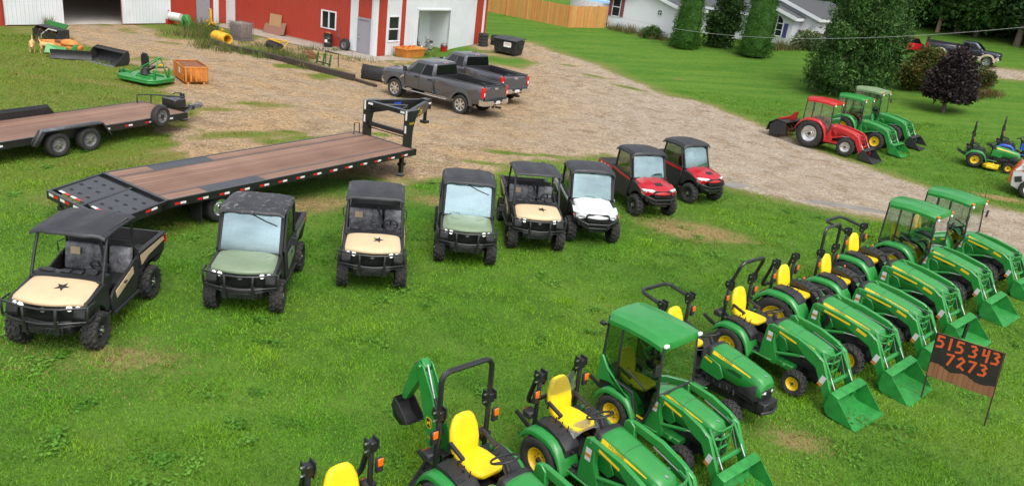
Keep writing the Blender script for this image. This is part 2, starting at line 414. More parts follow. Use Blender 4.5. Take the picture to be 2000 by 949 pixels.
def rim_mesh(rr, w, style, m1, m2):
    key = ('r', rr, w, style, m1, m2)
    if key in _wc: return _wc[key]
    b = MB(); h = w / 2
    if style == 'dish':      # deep pressed farm rim, outer side +y
        b.lathe([(rr - .012, -h * .7), (rr - .03, -h * .3), (rr - .03, h * .3), (rr, h * .72), (rr + .012, h * .80), (rr - .005, h * .82), (rr - .02, h * .5), (rr * .62, h * .28), (rr * .55, h * .4), (rr * .34, h * .42), (rr * .30, h * .5), (0, h * .5)], 28)
        b.lathe([(0, h * .78), (rr * .14, h * .78), (rr * .2, h * .7), (rr * .22, h * .48)], 14, mi=1)
        for k in range(6):
            a = k * PI / 3; b.cyl((rr * .44 * math.cos(a), h * .38, rr * .44 * math.sin(a)), (rr * .44 * math.cos(a), h * .52, rr * .44 * math.sin(a)), rr * .045, 6, 1)
    elif style == 'spoke':   # cast alloy with spokes
        b.lathe([(rr - .01, -h * .7), (rr - .03, 0), (rr, h * .78), (rr + .006, h * .84), (rr - .02, h * .8), (rr - .03, h * .35)], 28)
        b.lathe([(rr - .03, h * .18), (0, h * .18)], 20, mi=1)
        for k in range(7):
            a = 2 * PI * k / 7; ca, sa = math.cos(a), math.sin(a); ta = (-sa, ca); q = []
            for rad, wd, y in ((rr * .16, rr * .13, h * .62), (rr * .6, rr * .14, h * .66), (rr * .97, rr * .24, h * .74)):
                q.append([(rad * ca + ta[0] * wd, y, rad * sa + ta[1] * wd), (rad * ca - ta[0] * wd, y, rad * sa - ta[1] * wd), (rad * ca - ta[0] * wd, y - .05, rad * sa - ta[1] * wd), (rad * ca + ta[0] * wd, y - .05, rad * sa + ta[1] * wd)])
            b.loft(q)
        b.lathe([(rr * .26, h * .5), (rr * .24, h * .72), (0, h * .76)], 16)
    else:                    # black off-road rim, a few bright bolts
        b.lathe([(rr - .01, -h * .7), (rr - .03, 0), (rr, h * .8), (rr + .006, h * .88), (rr - .02, h * .82), (rr * .7, h * .45), (rr * .45, h * .6), (rr * .28, h * .66), (0, h * .66)], 24)
        for k in range(6):
            a = k * PI / 3; b.box((rr * .66 * math.cos(a), h * .62, rr * .66 * math.sin(a)), (rr * .5, .03, rr * .14), (0, -math.degrees(a), 0))
        for k in range(4):
            a = k * PI / 2 + .5; b.cyl((rr * .36 * math.cos(a), h * .5, rr * .36 * math.sin(a)), (rr * .36 * math.cos(a), h * .86, rr * .36 * math.sin(a)), rr * .085, 8, 1)
        b.cyl((0, h * .5, 0), (0, h * .95, 0), rr * .2, 10, 1 if style == 'offroad' else 0)
    o = b.build('rim', [m1, m2], ang=40); me = o.data; bpy.data.objects.remove(o)
    _wc[key] = me; return me

def wheel(parent, pos, r, w, rr, side, lug='bar', n=16, style='dish', m1='yellow', m2='black', steer=0., deep=.025, skew=.8, name='wheel', spin=None):
    """side +1 = outer face towards +y"""
    t = link(name, tyre_mesh(r, w, rr, lug, n, deep, skew), parent)
    t.location = pos
    t.rotation_euler = (0, random.uniform(0, 6) if spin is None else spin, (0 if side > 0 else PI) + steer)
    link('rim', rim_mesh(rr, w, style, m1, m2), t)
    return t
SKY, SUN, EXPO = .165, 1.2, .57
SIGN_Z = (.52, 1.45)
# ------------------------------------------------------------------ the land
def seg_dist(px, py, poly):
    """signed distance (negative inside) of points to a closed polygon"""
    d = np.full(px.shape, 1e9); ins = np.zeros(px.shape, bool); n = len(poly)
    for i in range(n):
        ax, ay = poly[i][0], poly[i][1]; bx, by = poly[(i + 1) % n][0], poly[(i + 1) % n][1]
        ex, ey = bx - ax, by - ay
        t = np.clip(((px - ax) * ex + (py - ay) * ey) / (ex * ex + ey * ey + 1e-9), 0, 1)
        d = np.minimum(d, np.hypot(px - ax - t * ex, py - ay - t * ey))
        c = ((ay > py) != (by > py)) & (px < (bx - ax) * (py - ay) / (by - ay + 1e-12) + ax)
        ins ^= c
    return np.where(ins, -d, d)

def W(pts): return [gp(u, v) for u, v in pts]

GRAVEL = W([(118, 56), (170, 78), (240, 100), (300, 122), (412, 168), (405, 205), (385, 240), (430, 292), (520, 315), (640, 335), (760, 345), (870, 330), (985, 316), (1100, 305), (1190, 300), (1330, 335), (1400, 356), (1500, 382), (1600, 400), (1740, 425), (1900, 470), (2060, 520), (2300, 610), (2500, 560), (2200, 470), (2000, 418), (1850, 385), (1700, 332), (1560, 280), (1480, 243), (1380, 207), (1290, 183), (1200, 143), (1110, 110), (1050, 92), (1010, 86), (950, 80), (945, 95), (1000, 106), (1062, 124), (1025, 136), (945, 131), (860, 128), (760, 165), (690, 160), (620, 140), (560, 122), (500, 106), (440, 96), (372, 84), (300, 66), (240, 51), (180, 48), (122, 49)])
DRIVE = W([(1735, 82), (1800, 92), (1850, 106), (1895, 126), (2000, 139), (2200, 165), (2200, 190), (2000, 158), (1926, 149), (1885, 134), (1840, 112), (1790, 97), (1735, 88)])
DRY = [(1350, 450, 1.75, 1.0, -8, 1.), (255, 700, 1.2, .7, 0, .6), (1955, 388, 1.1, .5, -15, 1.1), (1555, 858, .7, .45, 0, .75), (1590, 690, .8, .5, 0, .55), (120, 390, .9, .7, 0, .5), (215, 165, 2.2, .6, -10, .75), (70, 150, 1.6, .5, -10, .5), (300, 205, 2.2, .8, 0, .5), (860, 390, 1.3, .7, 30, .7), (610, 400, 1.8, .9, 40, .8), (330, 310, 2.5, .6, 40, .7), (440, 80, 1.5, .6, -20, .8), (360, 90, 1.5, .5, -20, .9), (1330, 155, 1.2, .4, -20, .5), (1380, 235, .8, .25, -20, .5), (940, 118, .8, .4, 0, .4), (330, 440, .7, .5, 0, .4), (290, 415, .8, .4, 30, .6), (700, 335, 3.0, .9, 30, .75), (480, 290, 2.0, 1.2, 50, .6), (420, 250, 1.6, 1.2, 50, .6), (120, 200, 4.5, 2.2, 0, .32), (80, 120, 5, 2.5, 0, .3), (240, 235, 3.5, 1.2, 0, .3), (130, 700, 2.2, 1.0, 0, .35), (1950, 300, .8, .3, 0, .3), (1150, 800, .6, .4, 0, .25), (180, 640, .6, .4, 0, .4), (1430, 470, 1.0, .35, 10, .7), (20, 130, 1.2, .6, 0, .4)]
BED = W([(640, 140), (700, 150), (745, 150), (790, 130), (800, 120), (735, 118), (690, 112), (600, 96), (520, 78), (480, 88), (560, 115)])
GRASSY = [(490, 203, 1.0, .35, 20), (465, 262, 1.3, .45, 30), (545, 278, .7, .3, 0), (604, 272, .5, .25, 10), (622, 300, .6, .25, 0), (860, 318, 1.0, .25, 15), (935, 318, 1.2, .3, 10), (1010, 300, .8, .22, 0), (520, 300, 1.2, .4, 40), (430, 215, .9, .4, 30), (1080, 305, .8, .25, 0), (740, 262, .35, .2, 0), (1160, 150, 1.1, .25, -30), (1230, 172, 1.3, .3, -35), (1110, 128, .8, .25, -20), (560, 258, .4, .2, 0)]
RUTS = [W([(2100, 505), (1900, 447), (1700, 388), (1520, 340), (1350, 296), (1180, 262), (1000, 246), (820, 226), (640, 182), (480, 134), (340, 90), (200, 58)]), W([(1700, 388), (1480, 305), (1300, 228), (1180, 170), (1080, 122)]), W([(1000, 246), (900, 250), (800, 240), (700, 222)])]
MUD = [(1830, 230, 1.5, .5, 0, .6), (560, 430, 1.6, .6, 55, .5)]
PUDDLE = W([(1395, 352), (1440, 358), (1475, 366), (1560, 384), (1640, 398), (1720, 410), (1745, 418), (1700, 414), (1620, 402), (1530, 388), (1450, 372), (1405, 360)])

def field_(): pass

def field(X, Y):
    g = seg_dist(X, Y, GRAVEL); g = np.minimum(g, seg_dist(X, Y, DRIVE) + .15); g = np.minimum(g, seg_dist(X, Y, BED) + .35)
    cov = (vnoise(X, Y, 2.6, 51) - .5) * 4.2 + (vnoise(X, Y, .9, 52) - .5) * 2.2 + (vnoise(X, Y, .33, 53) - .5) * 1.0
    wl = np.clip((2 - X) / 8, .16, 1); g = g * 1.0 + cov * wl - .5 * wl
    for u, v, a, b_, rot in GRASSY:
        c = gp(u, v); cr, sr = math.cos(R(rot)), math.sin(R(rot)); dx, dy = X - c.x, Y - c.y
        q = ((dx * cr + dy * sr) / a) ** 2 + ((-dx * sr + dy * cr) / b_) ** 2
        g = np.maximum(g, 1.3 * np.exp(-q) - .45 + .35 * cov * (q < 4) * (wl > .3))
    dry = np.zeros(X.shape)
    for u, v, a, b_, rot, w in DRY:
        c = gp(u, v); cr, sr = math.cos(R(rot)), math.sin(R(rot)); dx, dy = X - c.x, Y - c.y
        q = ((dx * cr + dy * sr) / a) ** 2 + ((-dx * sr + dy * cr) / b_) ** 2
        dry = np.maximum(dry, w * np.exp(-q * 1.1))
    return g, dry

def vnoise(X, Y, sc, seed):
    """smooth value noise"""
    r = np.random.default_rng(seed); T = r.random((256, 256)); x = X / sc + 1000.3; y = Y / sc + 1000.7
    i, j = np.floor(x).astype(int), np.floor(y).astype(int); fx, fy = x - i, y - j; fx = fx * fx * (3 - 2 * fx); fy = fy * fy * (3 - 2 * fy)
    g = lambda a, b_: T[a % 256, b_ % 256]
    return (g(i, j) * (1 - fx) + g(i + 1, j) * fx) * (1 - fy) + (g(i, j + 1) * (1 - fx) + g(i + 1, j + 1) * fx) * fy

def land_z(X, Y):
    t = (.6 * X + .8 * Y - 42) / 2.5
    z = .325 * np.where(t > 30, t, np.log1p(np.exp(np.minimum(t, 30))))
    return z

def ground_mat():
    m = bpy.data.materials.new('lawn_and_gravel'); m.use_nodes = True
    nt = m.node_tree; N = nt.nodes; Lk = nt.links; b = N['Principled BSDF']; b.inputs['Roughness'].default_value = .95; b.inputs['Specular IOR Level'].default_value = .15
    tc = N.new('ShaderNodeTexCoord'); P = tc.outputs['Object']
    def noise(sc, det=6, rough=.6, stretch=None):
        n = N.new('ShaderNodeTexNoise'); n.inputs['Scale'].default_value = sc; n.inputs['Detail'].default_value = det; n.inputs['Roughness'].default_value = rough
        src = P
        if stretch:
            mp = N.new('ShaderNodeMapping'); mp.inputs['Scale'].default_value = stretch[:3]; mp.inputs['Rotation'].default_value = (0, 0, R(stretch[3])); Lk.new(P, mp.inputs[0]); src = mp.outputs[0]
        Lk.new(src, n.inputs['Vector']); return n.outputs['Fac']
    def math_(op, a, b_=None, c=None):
        n = N.new('ShaderNodeMath'); n.operation = op
        for k, v in enumerate((a, b_, c)):
            if v is None: continue
            if isinstance(v, (int, float)): n.inputs[k].default_value = v
            else: Lk.new(v, n.inputs[k])
        return n.outputs[0]
    def mr(v, a, b_, c=0., d=1., smooth=True):
        n = N.new('ShaderNodeMapRange'); n.interpolation_type = 'SMOOTHSTEP' if smooth else 'LINEAR'
        for k, q in zip(('From Min', 'From Max', 'To Min', 'To Max'), (a, b_, c, d)): n.inputs[k].default_value = q
        Lk.new(v, n.inputs['Value']); return n.outputs[0]
    def mix(f, a, b_, mode='MIX'):
        n = N.new('ShaderNodeMix'); n.data_type = 'RGBA'; n.blend_type = mode
        if isinstance(f, (int, float)): n.inputs[0].default_value = f
        else: Lk.new(f, n.inputs[0])
        for k, v in ((6, a), (7, b_)):
            if isinstance(v, tuple): n.inputs[k].default_value = (*v, 1)
            else: Lk.new(v, n.inputs[k])
        return n.outputs[2]
    at = N.new('ShaderNodeAttribute'); at.attribute_name = 'cover'; sp = N.new('ShaderNodeSeparateColor'); Lk.new(at.outputs['Color'], sp.inputs[0])
    gr, dry, smooth = sp.outputs[0], sp.outputs[1], sp.outputs[2]
    # grass
    big = noise(.35, 4); mid = noise(1.6, 5, .65); fine = noise(24, 4, .7); mow = noise(.6, 2, .5, (.25, 2.2, 1, 35))
    g1 = mix(mr(mid, .3, .7), (.045, .088, .012), (.10, .165, .025))
    g1 = mix(mr(big, .35, .7), g1, (.125, .175, .034)); 
    g1 = mix(mr(mow, .4, .65, 0, .35), g1, (.075, .165, .02))
    g1 = mix(1., g1, (.80, 1.0, .75), 'MULTIPLY'); lawn = mix(mr(mow, .35, .7), (.048, .14, .013), (.085, .178, .02)); lawn = mix(mr(mid, .3, .75, 0, .5), lawn, (.12, .178, .026)); lawn = mix(1., lawn, mr(noise(5, 6, .75), .3, .7, .78, 1.22, False), 'MULTIPLY')
    g1 = mix(smooth, g1, lawn)
    g1 = mix(mr(fine, .3, .7, .55, 1.35, False), (0, 0, 0), g1, 'MIX') if False else mix(1., g1, mr(fine, .25, .75, .72, 1.28, False), 'MULTIPLY')
    straw = mix(mr(noise(9, 6, .7), .3, .7), (.17, .11, .045), (.34, .25, .12))
    dn = math_('ADD', dry, math_('MULTIPLY_ADD', noise(1.9, 7, .7), 1.1, -.62)); g1 = mix(mr(dn, .1, .75, 0, .92), g1, straw)
    # gravel
    v = N.new('ShaderNodeTexVoronoi'); v.inputs['Scale'].default_value = 21; Lk.new(P, v.inputs['Vector'])
    v2 = N.new('ShaderNodeTexVoronoi'); v2.inputs['Scale'].default_value = 6.5; Lk.new(P, v2.inputs['Vector'])
    c1 = mix(mr(noise(.45, 5), .35, .65), (.325, .222, .118), (.30, .222, .14))
    sx = N.new('ShaderNodeSeparateXYZ'); Lk.new(P, sx.inputs[0])
    c1 = mix(mr(math_('ADD', sx.outputs[0], math_('MULTIPLY', noise(.3, 4), 8)), 1, 11), c1, (.315, .262, .20))
    c1 = mix(mr(noise(.9, 6, .7, (1, 1, 1, 0)), .46, .68, 0, .8), c1, (.19, .125, .07))
    track = noise(.5, 5, .6, (.22, 1.5, 1, 35)); c1 = mix(mr(track, .5, .72, 0, .5), c1, (.36, .285, .20))
    vs = N.new('ShaderNodeSeparateColor'); Lk.new(v.outputs['Color'], vs.inputs[0])
    c1 = mix(1., c1, mr(vs.outputs[0], 0, 1, .6, 1.45, False), 'MULTIPLY'); v2s = N.new('ShaderNodeSeparateColor'); Lk.new(v2.outputs['Color'], v2s.inputs[0]); c1 = mix(1., c1, mr(v2s.outputs[1], 0, 1, .85, 1.15, False), 'MULTIPLY')
    rt = math_('MULTIPLY', at.outputs['Alpha'], mr(noise(.7, 6, .7), .3, .6)); c1 = mix(math_('MULTIPLY', rt, .6), c1, mix(mr(noise(1.3, 5), .4, .6), (.335, .275, .205), (.25, .195, .135)))
    tuft = math_('ADD', math_('MULTIPLY_ADD', noise(2.5, 7, .7), .9, -.45), math_('MULTIPLY_ADD', noise(7, 5, .7), 1.2, -.6))
    edge = math_('SUBTRACT', math_('MULTIPLY', math_('SUBTRACT', gr, .5), 16.), math_('MULTIPLY', tuft, -1.0))
    f = mr(edge, -.30, .30)       # 0 gravel .. 1 grass
    thin = mr(edge, -.2, 1.5)
    ox = mr(math_('MULTIPLY', mr(sx.outputs[0], -5, -11, 0, 1), mr(sx.outputs[1], 16, 22, 0, 1)), 0, 1, 0, .8); g1 = mix(ox, g1, mix(mr(noise(1.1, 6, .7), .35, .65), (.14, .15, .028), (.10, .15, .02)))
    g2 = mix(thin, mix(.55, g1, straw), g1)
    col_ = mix(f, c1, g2)
    Lk.new(col_, b.inputs['Base Color'])
    bp = N.new('ShaderNodeBump'); bp.inputs['Strength'].default_value = .55; bp.inputs['Distance'].default_value = .04
    hg = math_('ADD', math_('MULTIPLY', v.outputs['Distance'], .5), fine); Lk.new(hg, bp.inputs['Height']); Lk.new(bp.outputs[0], b.inputs['Normal'])
    return m

def build_land():
    xs = np.concatenate([np.linspace(-700, -48, 16), np.arange(-46, 50, .24), np.linspace(51, 800, 22)])
    ys = np.concatenate([np.linspace(-80, 3, 8), np.arange(3.6, 92, .24), np.linspace(93, 1000, 24)])
    X, Y = np.meshgrid(xs, ys); Z = land_z(X, Y); nx, ny = len(xs), len(ys)
    near = (np.abs(X) < 60) & (Y < 100)
    Z = Z + np.where(near, (vnoise(X, Y, 2.5, 3) - .5) * .05 + (vnoise(X, Y, .8, 4) - .5) * .025, 0)
    g, dry = field(X.ravel(), Y.ravel())
    v = np.stack([X.ravel(), Y.ravel(), Z.ravel()], 1)
    idx = np.arange(nx * ny).reshape(ny, nx)
    q = np.stack([idx[:-1, :-1], idx[:-1, 1:], idx[1:, 1:], idx[1:, :-1]], -1).reshape(-1, 4)
    me = bpy.data.meshes.new('ground'); me.vertices.add(len(v)); me.vertices.foreach_set('co', v.ravel().astype(np.float32))
    me.loops.add(q.size); me.loops.foreach_set('vertex_index', q.ravel().astype(np.int32)); me.polygons.add(len(q)); me.polygons.foreach_set('loop_start', np.arange(0, q.size, 4, dtype=np.int32))
    me.polygons.foreach_set('use_smooth', np.ones(len(q), bool))
    me.update(calc_edges=True)
    a = me.color_attributes.new('cover', 'FLOAT_COLOR', 'POINT')
    t = .6 * X.ravel() + .8 * Y.ravel()
    far = np.clip((t - 30) / 8, 0, 1) * (X.ravel() > -8)
    rut = np.zeros(len(g)); fx, fy = X.ravel(), Y.ravel()
    for L_ in RUTS:
        d = np.full(len(g), 1e9)
        for p, q_ in zip(L_[:-1], L_[1:]):
            e = q_ - p; tt = np.clip(((fx - p.x) * e.x + (fy - p.y) * e.y) / (e.x ** 2 + e.y ** 2), 0, 1); d = np.minimum(d, np.hypot(fx - p.x - tt * e.x, fy - p.y - tt * e.y))
        d = d + (vnoise(fx, fy, 3.0, 61) - .5) * .7
        for off in (.75, 2.6): rut = np.maximum(rut, np.exp(-((d - off) / .38) ** 2))
    c = np.stack([np.clip(.5 + g / 16, 0, 1), dry, far, rut], 1).astype(np.float32); a.data.foreach_set('color', c.ravel())
    me.materials.append(ground_mat())
    o = link('ground', me); tag(o, kind='structure'); return o

def grass_mat():
    m = bpy.data.materials.new('grass_blade'); m.use_nodes = True
    nt = m.node_tree; N = nt.nodes; Lk = nt.links; b = N['Principled BSDF']; b.inputs['Roughness'].default_value = .6; b.inputs['Specular IOR Level'].default_value = .25
    at = N.new('ShaderNodeAttribute'); at.attribute_name = 'tint'; Lk.new(at.outputs['Color'], b.inputs['Base Color'])
    tr = N.new('ShaderNodeBsdfTranslucent'); Lk.new(at.outputs['Color'], tr.inputs[0])
    mx = N.new('ShaderNodeMixShader'); mx.inputs[0].default_value = .25; Lk.new(b.outputs[0], mx.inputs[1]); Lk.new(tr.outputs[0], mx.inputs[2]); Lk.new(mx.outputs[0], N['Material Output'].inputs['Surface'])
    return m

def tri_mesh(name, V, tint, m, kind=None, parent=None):
    """V: (n,3,3) triangles"""
    n = len(V); me = bpy.data.meshes.new(name); me.vertices.add(n * 3); me.vertices.foreach_set('co', V.reshape(-1).astype(np.float32))
    me.loops.add(n * 3); me.loops.foreach_set('vertex_index', np.arange(n * 3, dtype=np.int32)); me.polygons.add(n); me.polygons.foreach_set('loop_start', np.arange(0, n * 3, 3, dtype=np.int32)); me.update(calc_edges=True)
    if tint is not None:
        a = me.color_attributes.new('tint', 'FLOAT_COLOR', 'POINT'); c = np.ones((n, 3, 4), np.float32); c[:, :, :3] = tint[:, None, :]; a.data.foreach_set('color', c.ravel())
    me.materials.append(m); o = link(name, me, parent)
    if kind: tag(o, kind=kind)
    return o

def build_grass():
    r = np.random.default_rng(11); N0 = 1250000
    # scatter over the visible wedge, density falling with distance
    d = 4.5 + 45.7 * r.random(N0) ** 1.75; az = (r.random(N0) - .5) * 1.8
    x = d * np.sin(az) ; y = d * np.cos(az)
    keep = (x > -34) & (x < 36); x, y, d = x[keep], y[keep], d[keep]
    g, dry = field(x, y)
    pn = vnoise(x, y, .35, 22)
    p = np.clip((g + (pn - .5) * .8) / 1.1, 0, 1)
    clump = vnoise(x, y, .55, 5) * .6 + vnoise(x, y, .18, 6) * .4
    keep = (r.random(len(x)) < p * (.35 + .9 * clump) * (1 - .6 * np.clip(dry, 0, 1)))
    x, y, d, g, dry, clump = x[keep], y[keep], d[keep], g[keep], dry[keep], clump[keep]; n = len(x)
    tall = np.clip((vnoise(x, y, .8, 31) - .66) * 5, 0, 1)
    h = (.016 + .030 * r.random(n) + .05 * np.clip(clump - .55, 0, 1)) * (1 + .9 * tall) * (1 + .010 * d); w = (.004 + .004 * r.random(n)) * (1 + .05 * d)
    th = r.random(n) * 2 * PI; lean = .35 + .9 * r.random(n); la = r.random(n) * 2 * PI
    z = land_z(x, y) + (vnoise(x, y, 2.5, 3) - .5) * .05 + (vnoise(x, y, .8, 4) - .5) * .025 - .004
    b0 = np.stack([x - np.cos(th) * w, y - np.sin(th) * w, z], 1); b1 = np.stack([x + np.cos(th) * w, y + np.sin(th) * w, z], 1)
    tip = np.stack([x + np.cos(la) * h * lean, y + np.sin(la) * h * lean, z + h], 1)
    big = vnoise(x, y, 3.2, 8); mid = vnoise(x, y, .7, 9); u = r.random(n)
    hue = vnoise(x, y, 1.7, 14); big = np.clip(.5 + (vnoise(x, y, 2.6, 8) - .5) * 1.8, 0, 1)
    c = np.stack([.038 + .072 * big + .06 * hue + .03 * mid + .04 * u + .03 * tall, .185 + .105 * big + .06 * mid + .10 * u + .04 * tall, .010 + .014 * u], 1)
    ol = (np.clip((-5 - x) / 6, 0, 1) * np.clip((y - 16) / 6, 0, 1) * (.55 + .45 * hue))[:, None]; c = c * (1 - .75 * ol) + np.stack([.13 + .07 * hue + .04 * u, .165 + .05 * big + .04 * u, .025 + .01 * u], 1) * .75 * ol
    fa = (np.clip((.6 * x + .8 * y - 30) / 8, 0, 1) * (x > -8))[:, None]; c = c * (1 - .6 * fa) + np.stack([.07 + .05 * hue + .03 * u, .165 + .04 * big + .04 * u, .016 + .01 * u], 1) * .6 * fa
    straw = np.stack([.26 + .12 * u, .20 + .09 * u, .07 + .05 * u], 1)
    k = np.clip(dry * 1.0 + .07 + .25 * np.clip(.8 - g, 0, 1) - r.random(n) * .9, 0, 1)[:, None] > .08
    c = np.where(k, straw, c)
    V = np.stack([b0, b1, tip], 1)
    # broad-leaved weeds and clover growing through the turf
    m = 190; dd = 8 + 26 * r.random(m) ** 1.3; aa = (r.random(m) - .5) * 1.3; cx, cy = dd * np.sin(aa), dd * np.cos(aa); gg, _ = field(cx, cy); ok = gg > .6; cx, cy, dd = cx[ok], cy[ok], dd[ok]; per = 55
    px = np.repeat(cx, per) + r.normal(size=len(cx) * per) * np.repeat(.05 + .16 * r.random(len(cx)), per); py = np.repeat(cy, per) + r.normal(size=len(cx) * per) * np.repeat(.05 + .16 * r.random(len(cx)), per); k2 = len(px)
    pz = land_z(px, py) + .02 + .06 * r.random(k2); al = r.random(k2) * 6.28; sz = (.014 + .02 * r.random(k2)) * (1 + .02 * np.repeat(dd, per)); tl = r.normal(size=k2) * .012
    e = np.stack([np.cos(al) * sz, np.sin(al) * sz, tl], 1); f2 = np.stack([-np.sin(al) * sz * .6, np.cos(al) * sz * .6, r.normal(size=k2) * .008], 1); p0 = np.stack([px, py, pz], 1)
    W2 = np.concatenate([np.stack([p0 - e, p0 + f2, p0 + e], 1), np.stack([p0 - e, p0 + e, p0 - f2], 1)])
    lt = np.repeat(r.random(len(cx)) ** 1.6, per); u2 = r.random(k2); c2 = np.stack([.05 + .07 * lt + .03 * u2, .17 + .10 * lt + .06 * u2, .015 + .02 * lt], 1)
    tri_mesh('grass', np.concatenate([V, W2]), np.concatenate([c, c2, c2]), grass_mat(), 'stuff')
# ------------------------------------------------------------------ side-by-side utility vehicles
def star_pts(r, rot=90):
    return [((r if k % 2 == 0 else r * .4) * math.cos(R(rot + 36 * k)), (r if k % 2 == 0 else r * .4) * math.sin(R(rot + 36 * k))) for k in range(10)]

def hood_z(x, y):          # bonnet surface of the wide utility vehicles
    t = (x + .42) / .85
    return 1.13 - .09 * t - .03 * t * t * t - .07 * (abs(y) / .66) ** 3

def utv(label, loc, rotz, paint, cab, group, star=False, dusty=False, s=1., patches=False):
    t = thing('utility_vehicle', label, 'utility vehicle', loc, rotz, group, s)
    roofm = 'roofdust' if dusty else 'roof'
    # wheels
    for x, y, st in ((0, .64, .04), (0, -.64, .04), (-2.13, .64, 0), (-2.13, -.64, 0)):
        wheel(t, (x, y, .335), .34, .25, .19, 1 if y > 0 else -1, 'block', 15, 'offroad', 'black', 'silver', st, .03, .9)
    # chassis, suspension
    b = MB()
    b.prism([(.30, .36), (.36, .5), (.3, .62), (-.45, .62), (-.55, .42), (-1.5, .42), (-1.7, .62), (-2.6, .62), (-2.6, .48), (-1.8, .30), (-.4, .28)], -.40, .40)
    for x in (0, -2.13):
        for sd in (-1, 1):
            b.tube([(x + .12, sd * .2, .42), (x, sd * .56, .34)], .025); b.tube([(x - .12, sd * .2, .42), (x, sd * .56, .34)], .025)
            b.tube([(x, sd * .5, .36), (x - .05, sd * .33, .80)], .04)
    b.build('chassis', 'black', t, .01)
    # bonnet
    xs = [-.42, -.3, -.1, .1, .3, .42]; g = []
    for i in range(13):
        y = -.64 + 1.28 * i / 12
        xf = .43 - .20 * (abs(y) / .64) ** 2.2
        row = [(-.36 + .03 * (1 - abs(y) / .64), y, hood_z(-.36, y))] + [(-.34 + (xf + .34) * f, y, hood_z(-.34 + (xf + .34) * f, y) - (.03 if f > .97 else 0)) for f in (.15, .35, .55, .75, .9, 1.)]
        if i in (0, 12): row = [(x, yy, z - .05) for x, yy, z in row]
        g.append(row)
    hood = MB().panel([list(q) for q in zip(*g)], .05).build('bonnet', paint, t, .012, seg=2)
    if star:
        b = MB(); vs = []
        for px, py in star_pts(.135):
            vs.append((px * 1.0 - .04, py + .10, hood_z(px - .04, py + .10) + .006))
        c = (-.04, .10, hood_z(-.04, .10) + .006)
        b.add(vs + [c], [(k, (k + 1) % 10, 10) for k in range(10)]); b.build('star_decal', 'black', hood)
    else:
        b = MB()
        for sd in (-1, 1):
            MB().tube([(-.22, sd * .42, hood_z(-.22, .42)), (-.12, sd * .36, hood_z(-.12, .36)), (-.06, sd * .2, hood_z(-.06, .2))], .012, 6).build('bonnet_crease', paint, hood)
    # nose below the bonnet
    b = MB(); q = []
    for i in range(9):
        y = -.64 + 1.28 * i / 8; xf = .41 - .18 * (abs(y) / .64) ** 2.2
        q.append([(-.2, y, .60), (-.2, y, .93), (xf - .04, y, .965 - .05 * (abs(y) / .64) ** 2), (xf, y, .925), (xf - .03, y, .74), (xf - .10, y, .56)])
    b.loft(q); nose = b.build('front_fascia', 'black', t, .01)
    b = MB()
    for k in range(6):
        b.box((.41 - .006 * k, 0, .91 - .032 * k), (.02, .60, .010))
    for k in range(-7, 8): b.box((.40, k * .04, .83), (.02, .008, .19), (0, 10, 0))
    b.prism(arc(0, 0, .045, 0, 360, 12)[:-1], .425, .435, mi=1, ax='x', M=Matrix.Translation((0, 0, .86)))
    b.build('grille', ['blackp', 'grey'], t)
    for sd in (-1, 1):
        for y, r_ in ((.40, .048), (.52, .042)):
            xf = .41 - .18 * (y / .64) ** 2.2
            lb = MB().lathe([(0, .02), (r_ * .7, .016), (r_, 0), (r_, -.05), (0, -.05)], 14, 'x', (xf + .01, sd * y, .885))
            lb.build('headlight', 'lit' if (cab or y < .45) and not (y > .45 and sd > 0) else 'lamp', t)
    # bumper guard of bent tube
    b = MB()
    def bar(z, dx, yy=.70): return [(.10, yy, z), (.32 + dx, yy, z), (.46 + dx, yy * .45, z - .01), (.50 + dx, 0, z - .015), (.46 + dx, -yy * .45, z - .01), (.32 + dx, -yy, z), (.10, -yy, z)]
    b.tube(bar(.94, .04, .72), .022); b.tube(bar(.68, .06, .70), .022)
    for sd in (-1, 1):
        b.tube([(.36, sd * .72, .94), (.38, sd * .70, .68)], .022)
        b.tube([(.53, sd * .27, .935), (.55, sd * .26, .67), (.50, sd * .24, .42), (.3, sd * .24, .38)], .026)
        b.box((.51, sd * .27, .59), (.06, .075, .26))
        b.tube([(.53, sd * .25, .59), (.36, sd * .60, .61)], .018)
    b.bx((.43, -.34, .44), (.49, .34, .56))
    for k in range(-4, 5): b.box((.495, k * .07, .5), (.012, .025, .09))
    b.build('bumper_guard', 'blackp', t, .005)
    # wings over the front wheels
    for sd in (-1, 1):
        a = [(-.53, .56), (-.50, .92), (-.38, 1.06), (.22, .96), (.32, .88), (.38, .74)] + arc(0, .36, .41, 42, 158, 8)
        MB().prism(a, sd * .46, sd * .66).build('wing', 'black', t, .012)
    # floor, dashboard, steering
    MB().bx((-1.5, -.66, .40), (-.45, .66, .45)).bx((-.52, -.64, .45), (-.46, .64, .95)).build('floor', 'black', t, .006)
    b = MB(); q = []
    for y in (-.62, -.3, 0, .3, .62): q.append([(-.33, y, 1.08), (-.42, y, 1.13), (-.66, y, 1.12), (-.74, y, 1.04), (-.70, y, .86), (-.5, y, .82)])
    b.loft(q)
    for y in (-.44, -.1, .12, .36): b.box((-.56, y, 1.14), (.12, .16, .035))
    for k in range(3): b.box((-.5 - .04 * k, -.42, 1.15), (.014, .26, .02))
    b.box((-.60, .36, 1.17), (.13, .2, .07), (0, -15, 0))
    b.tube([(-.68, -.08, 1.12), (-.72, -.05, 1.2), (-.72, .1, 1.2), (-.68, .12, 1.12)], .012)
    b.build('dashboard', 'vinyl', t, .01)
    b = MB(); c = Vector((-.86, .36, 1.16)); ax = Matrix.Rotation(R(-58), 4, 'Y')
    b.tube([tuple(c + ax @ Vector((.17 * math.cos(a), .17 * math.sin(a), 0))) for a in [2 * PI * k / 18 for k in range(18)]], .016, 7, closed=True)
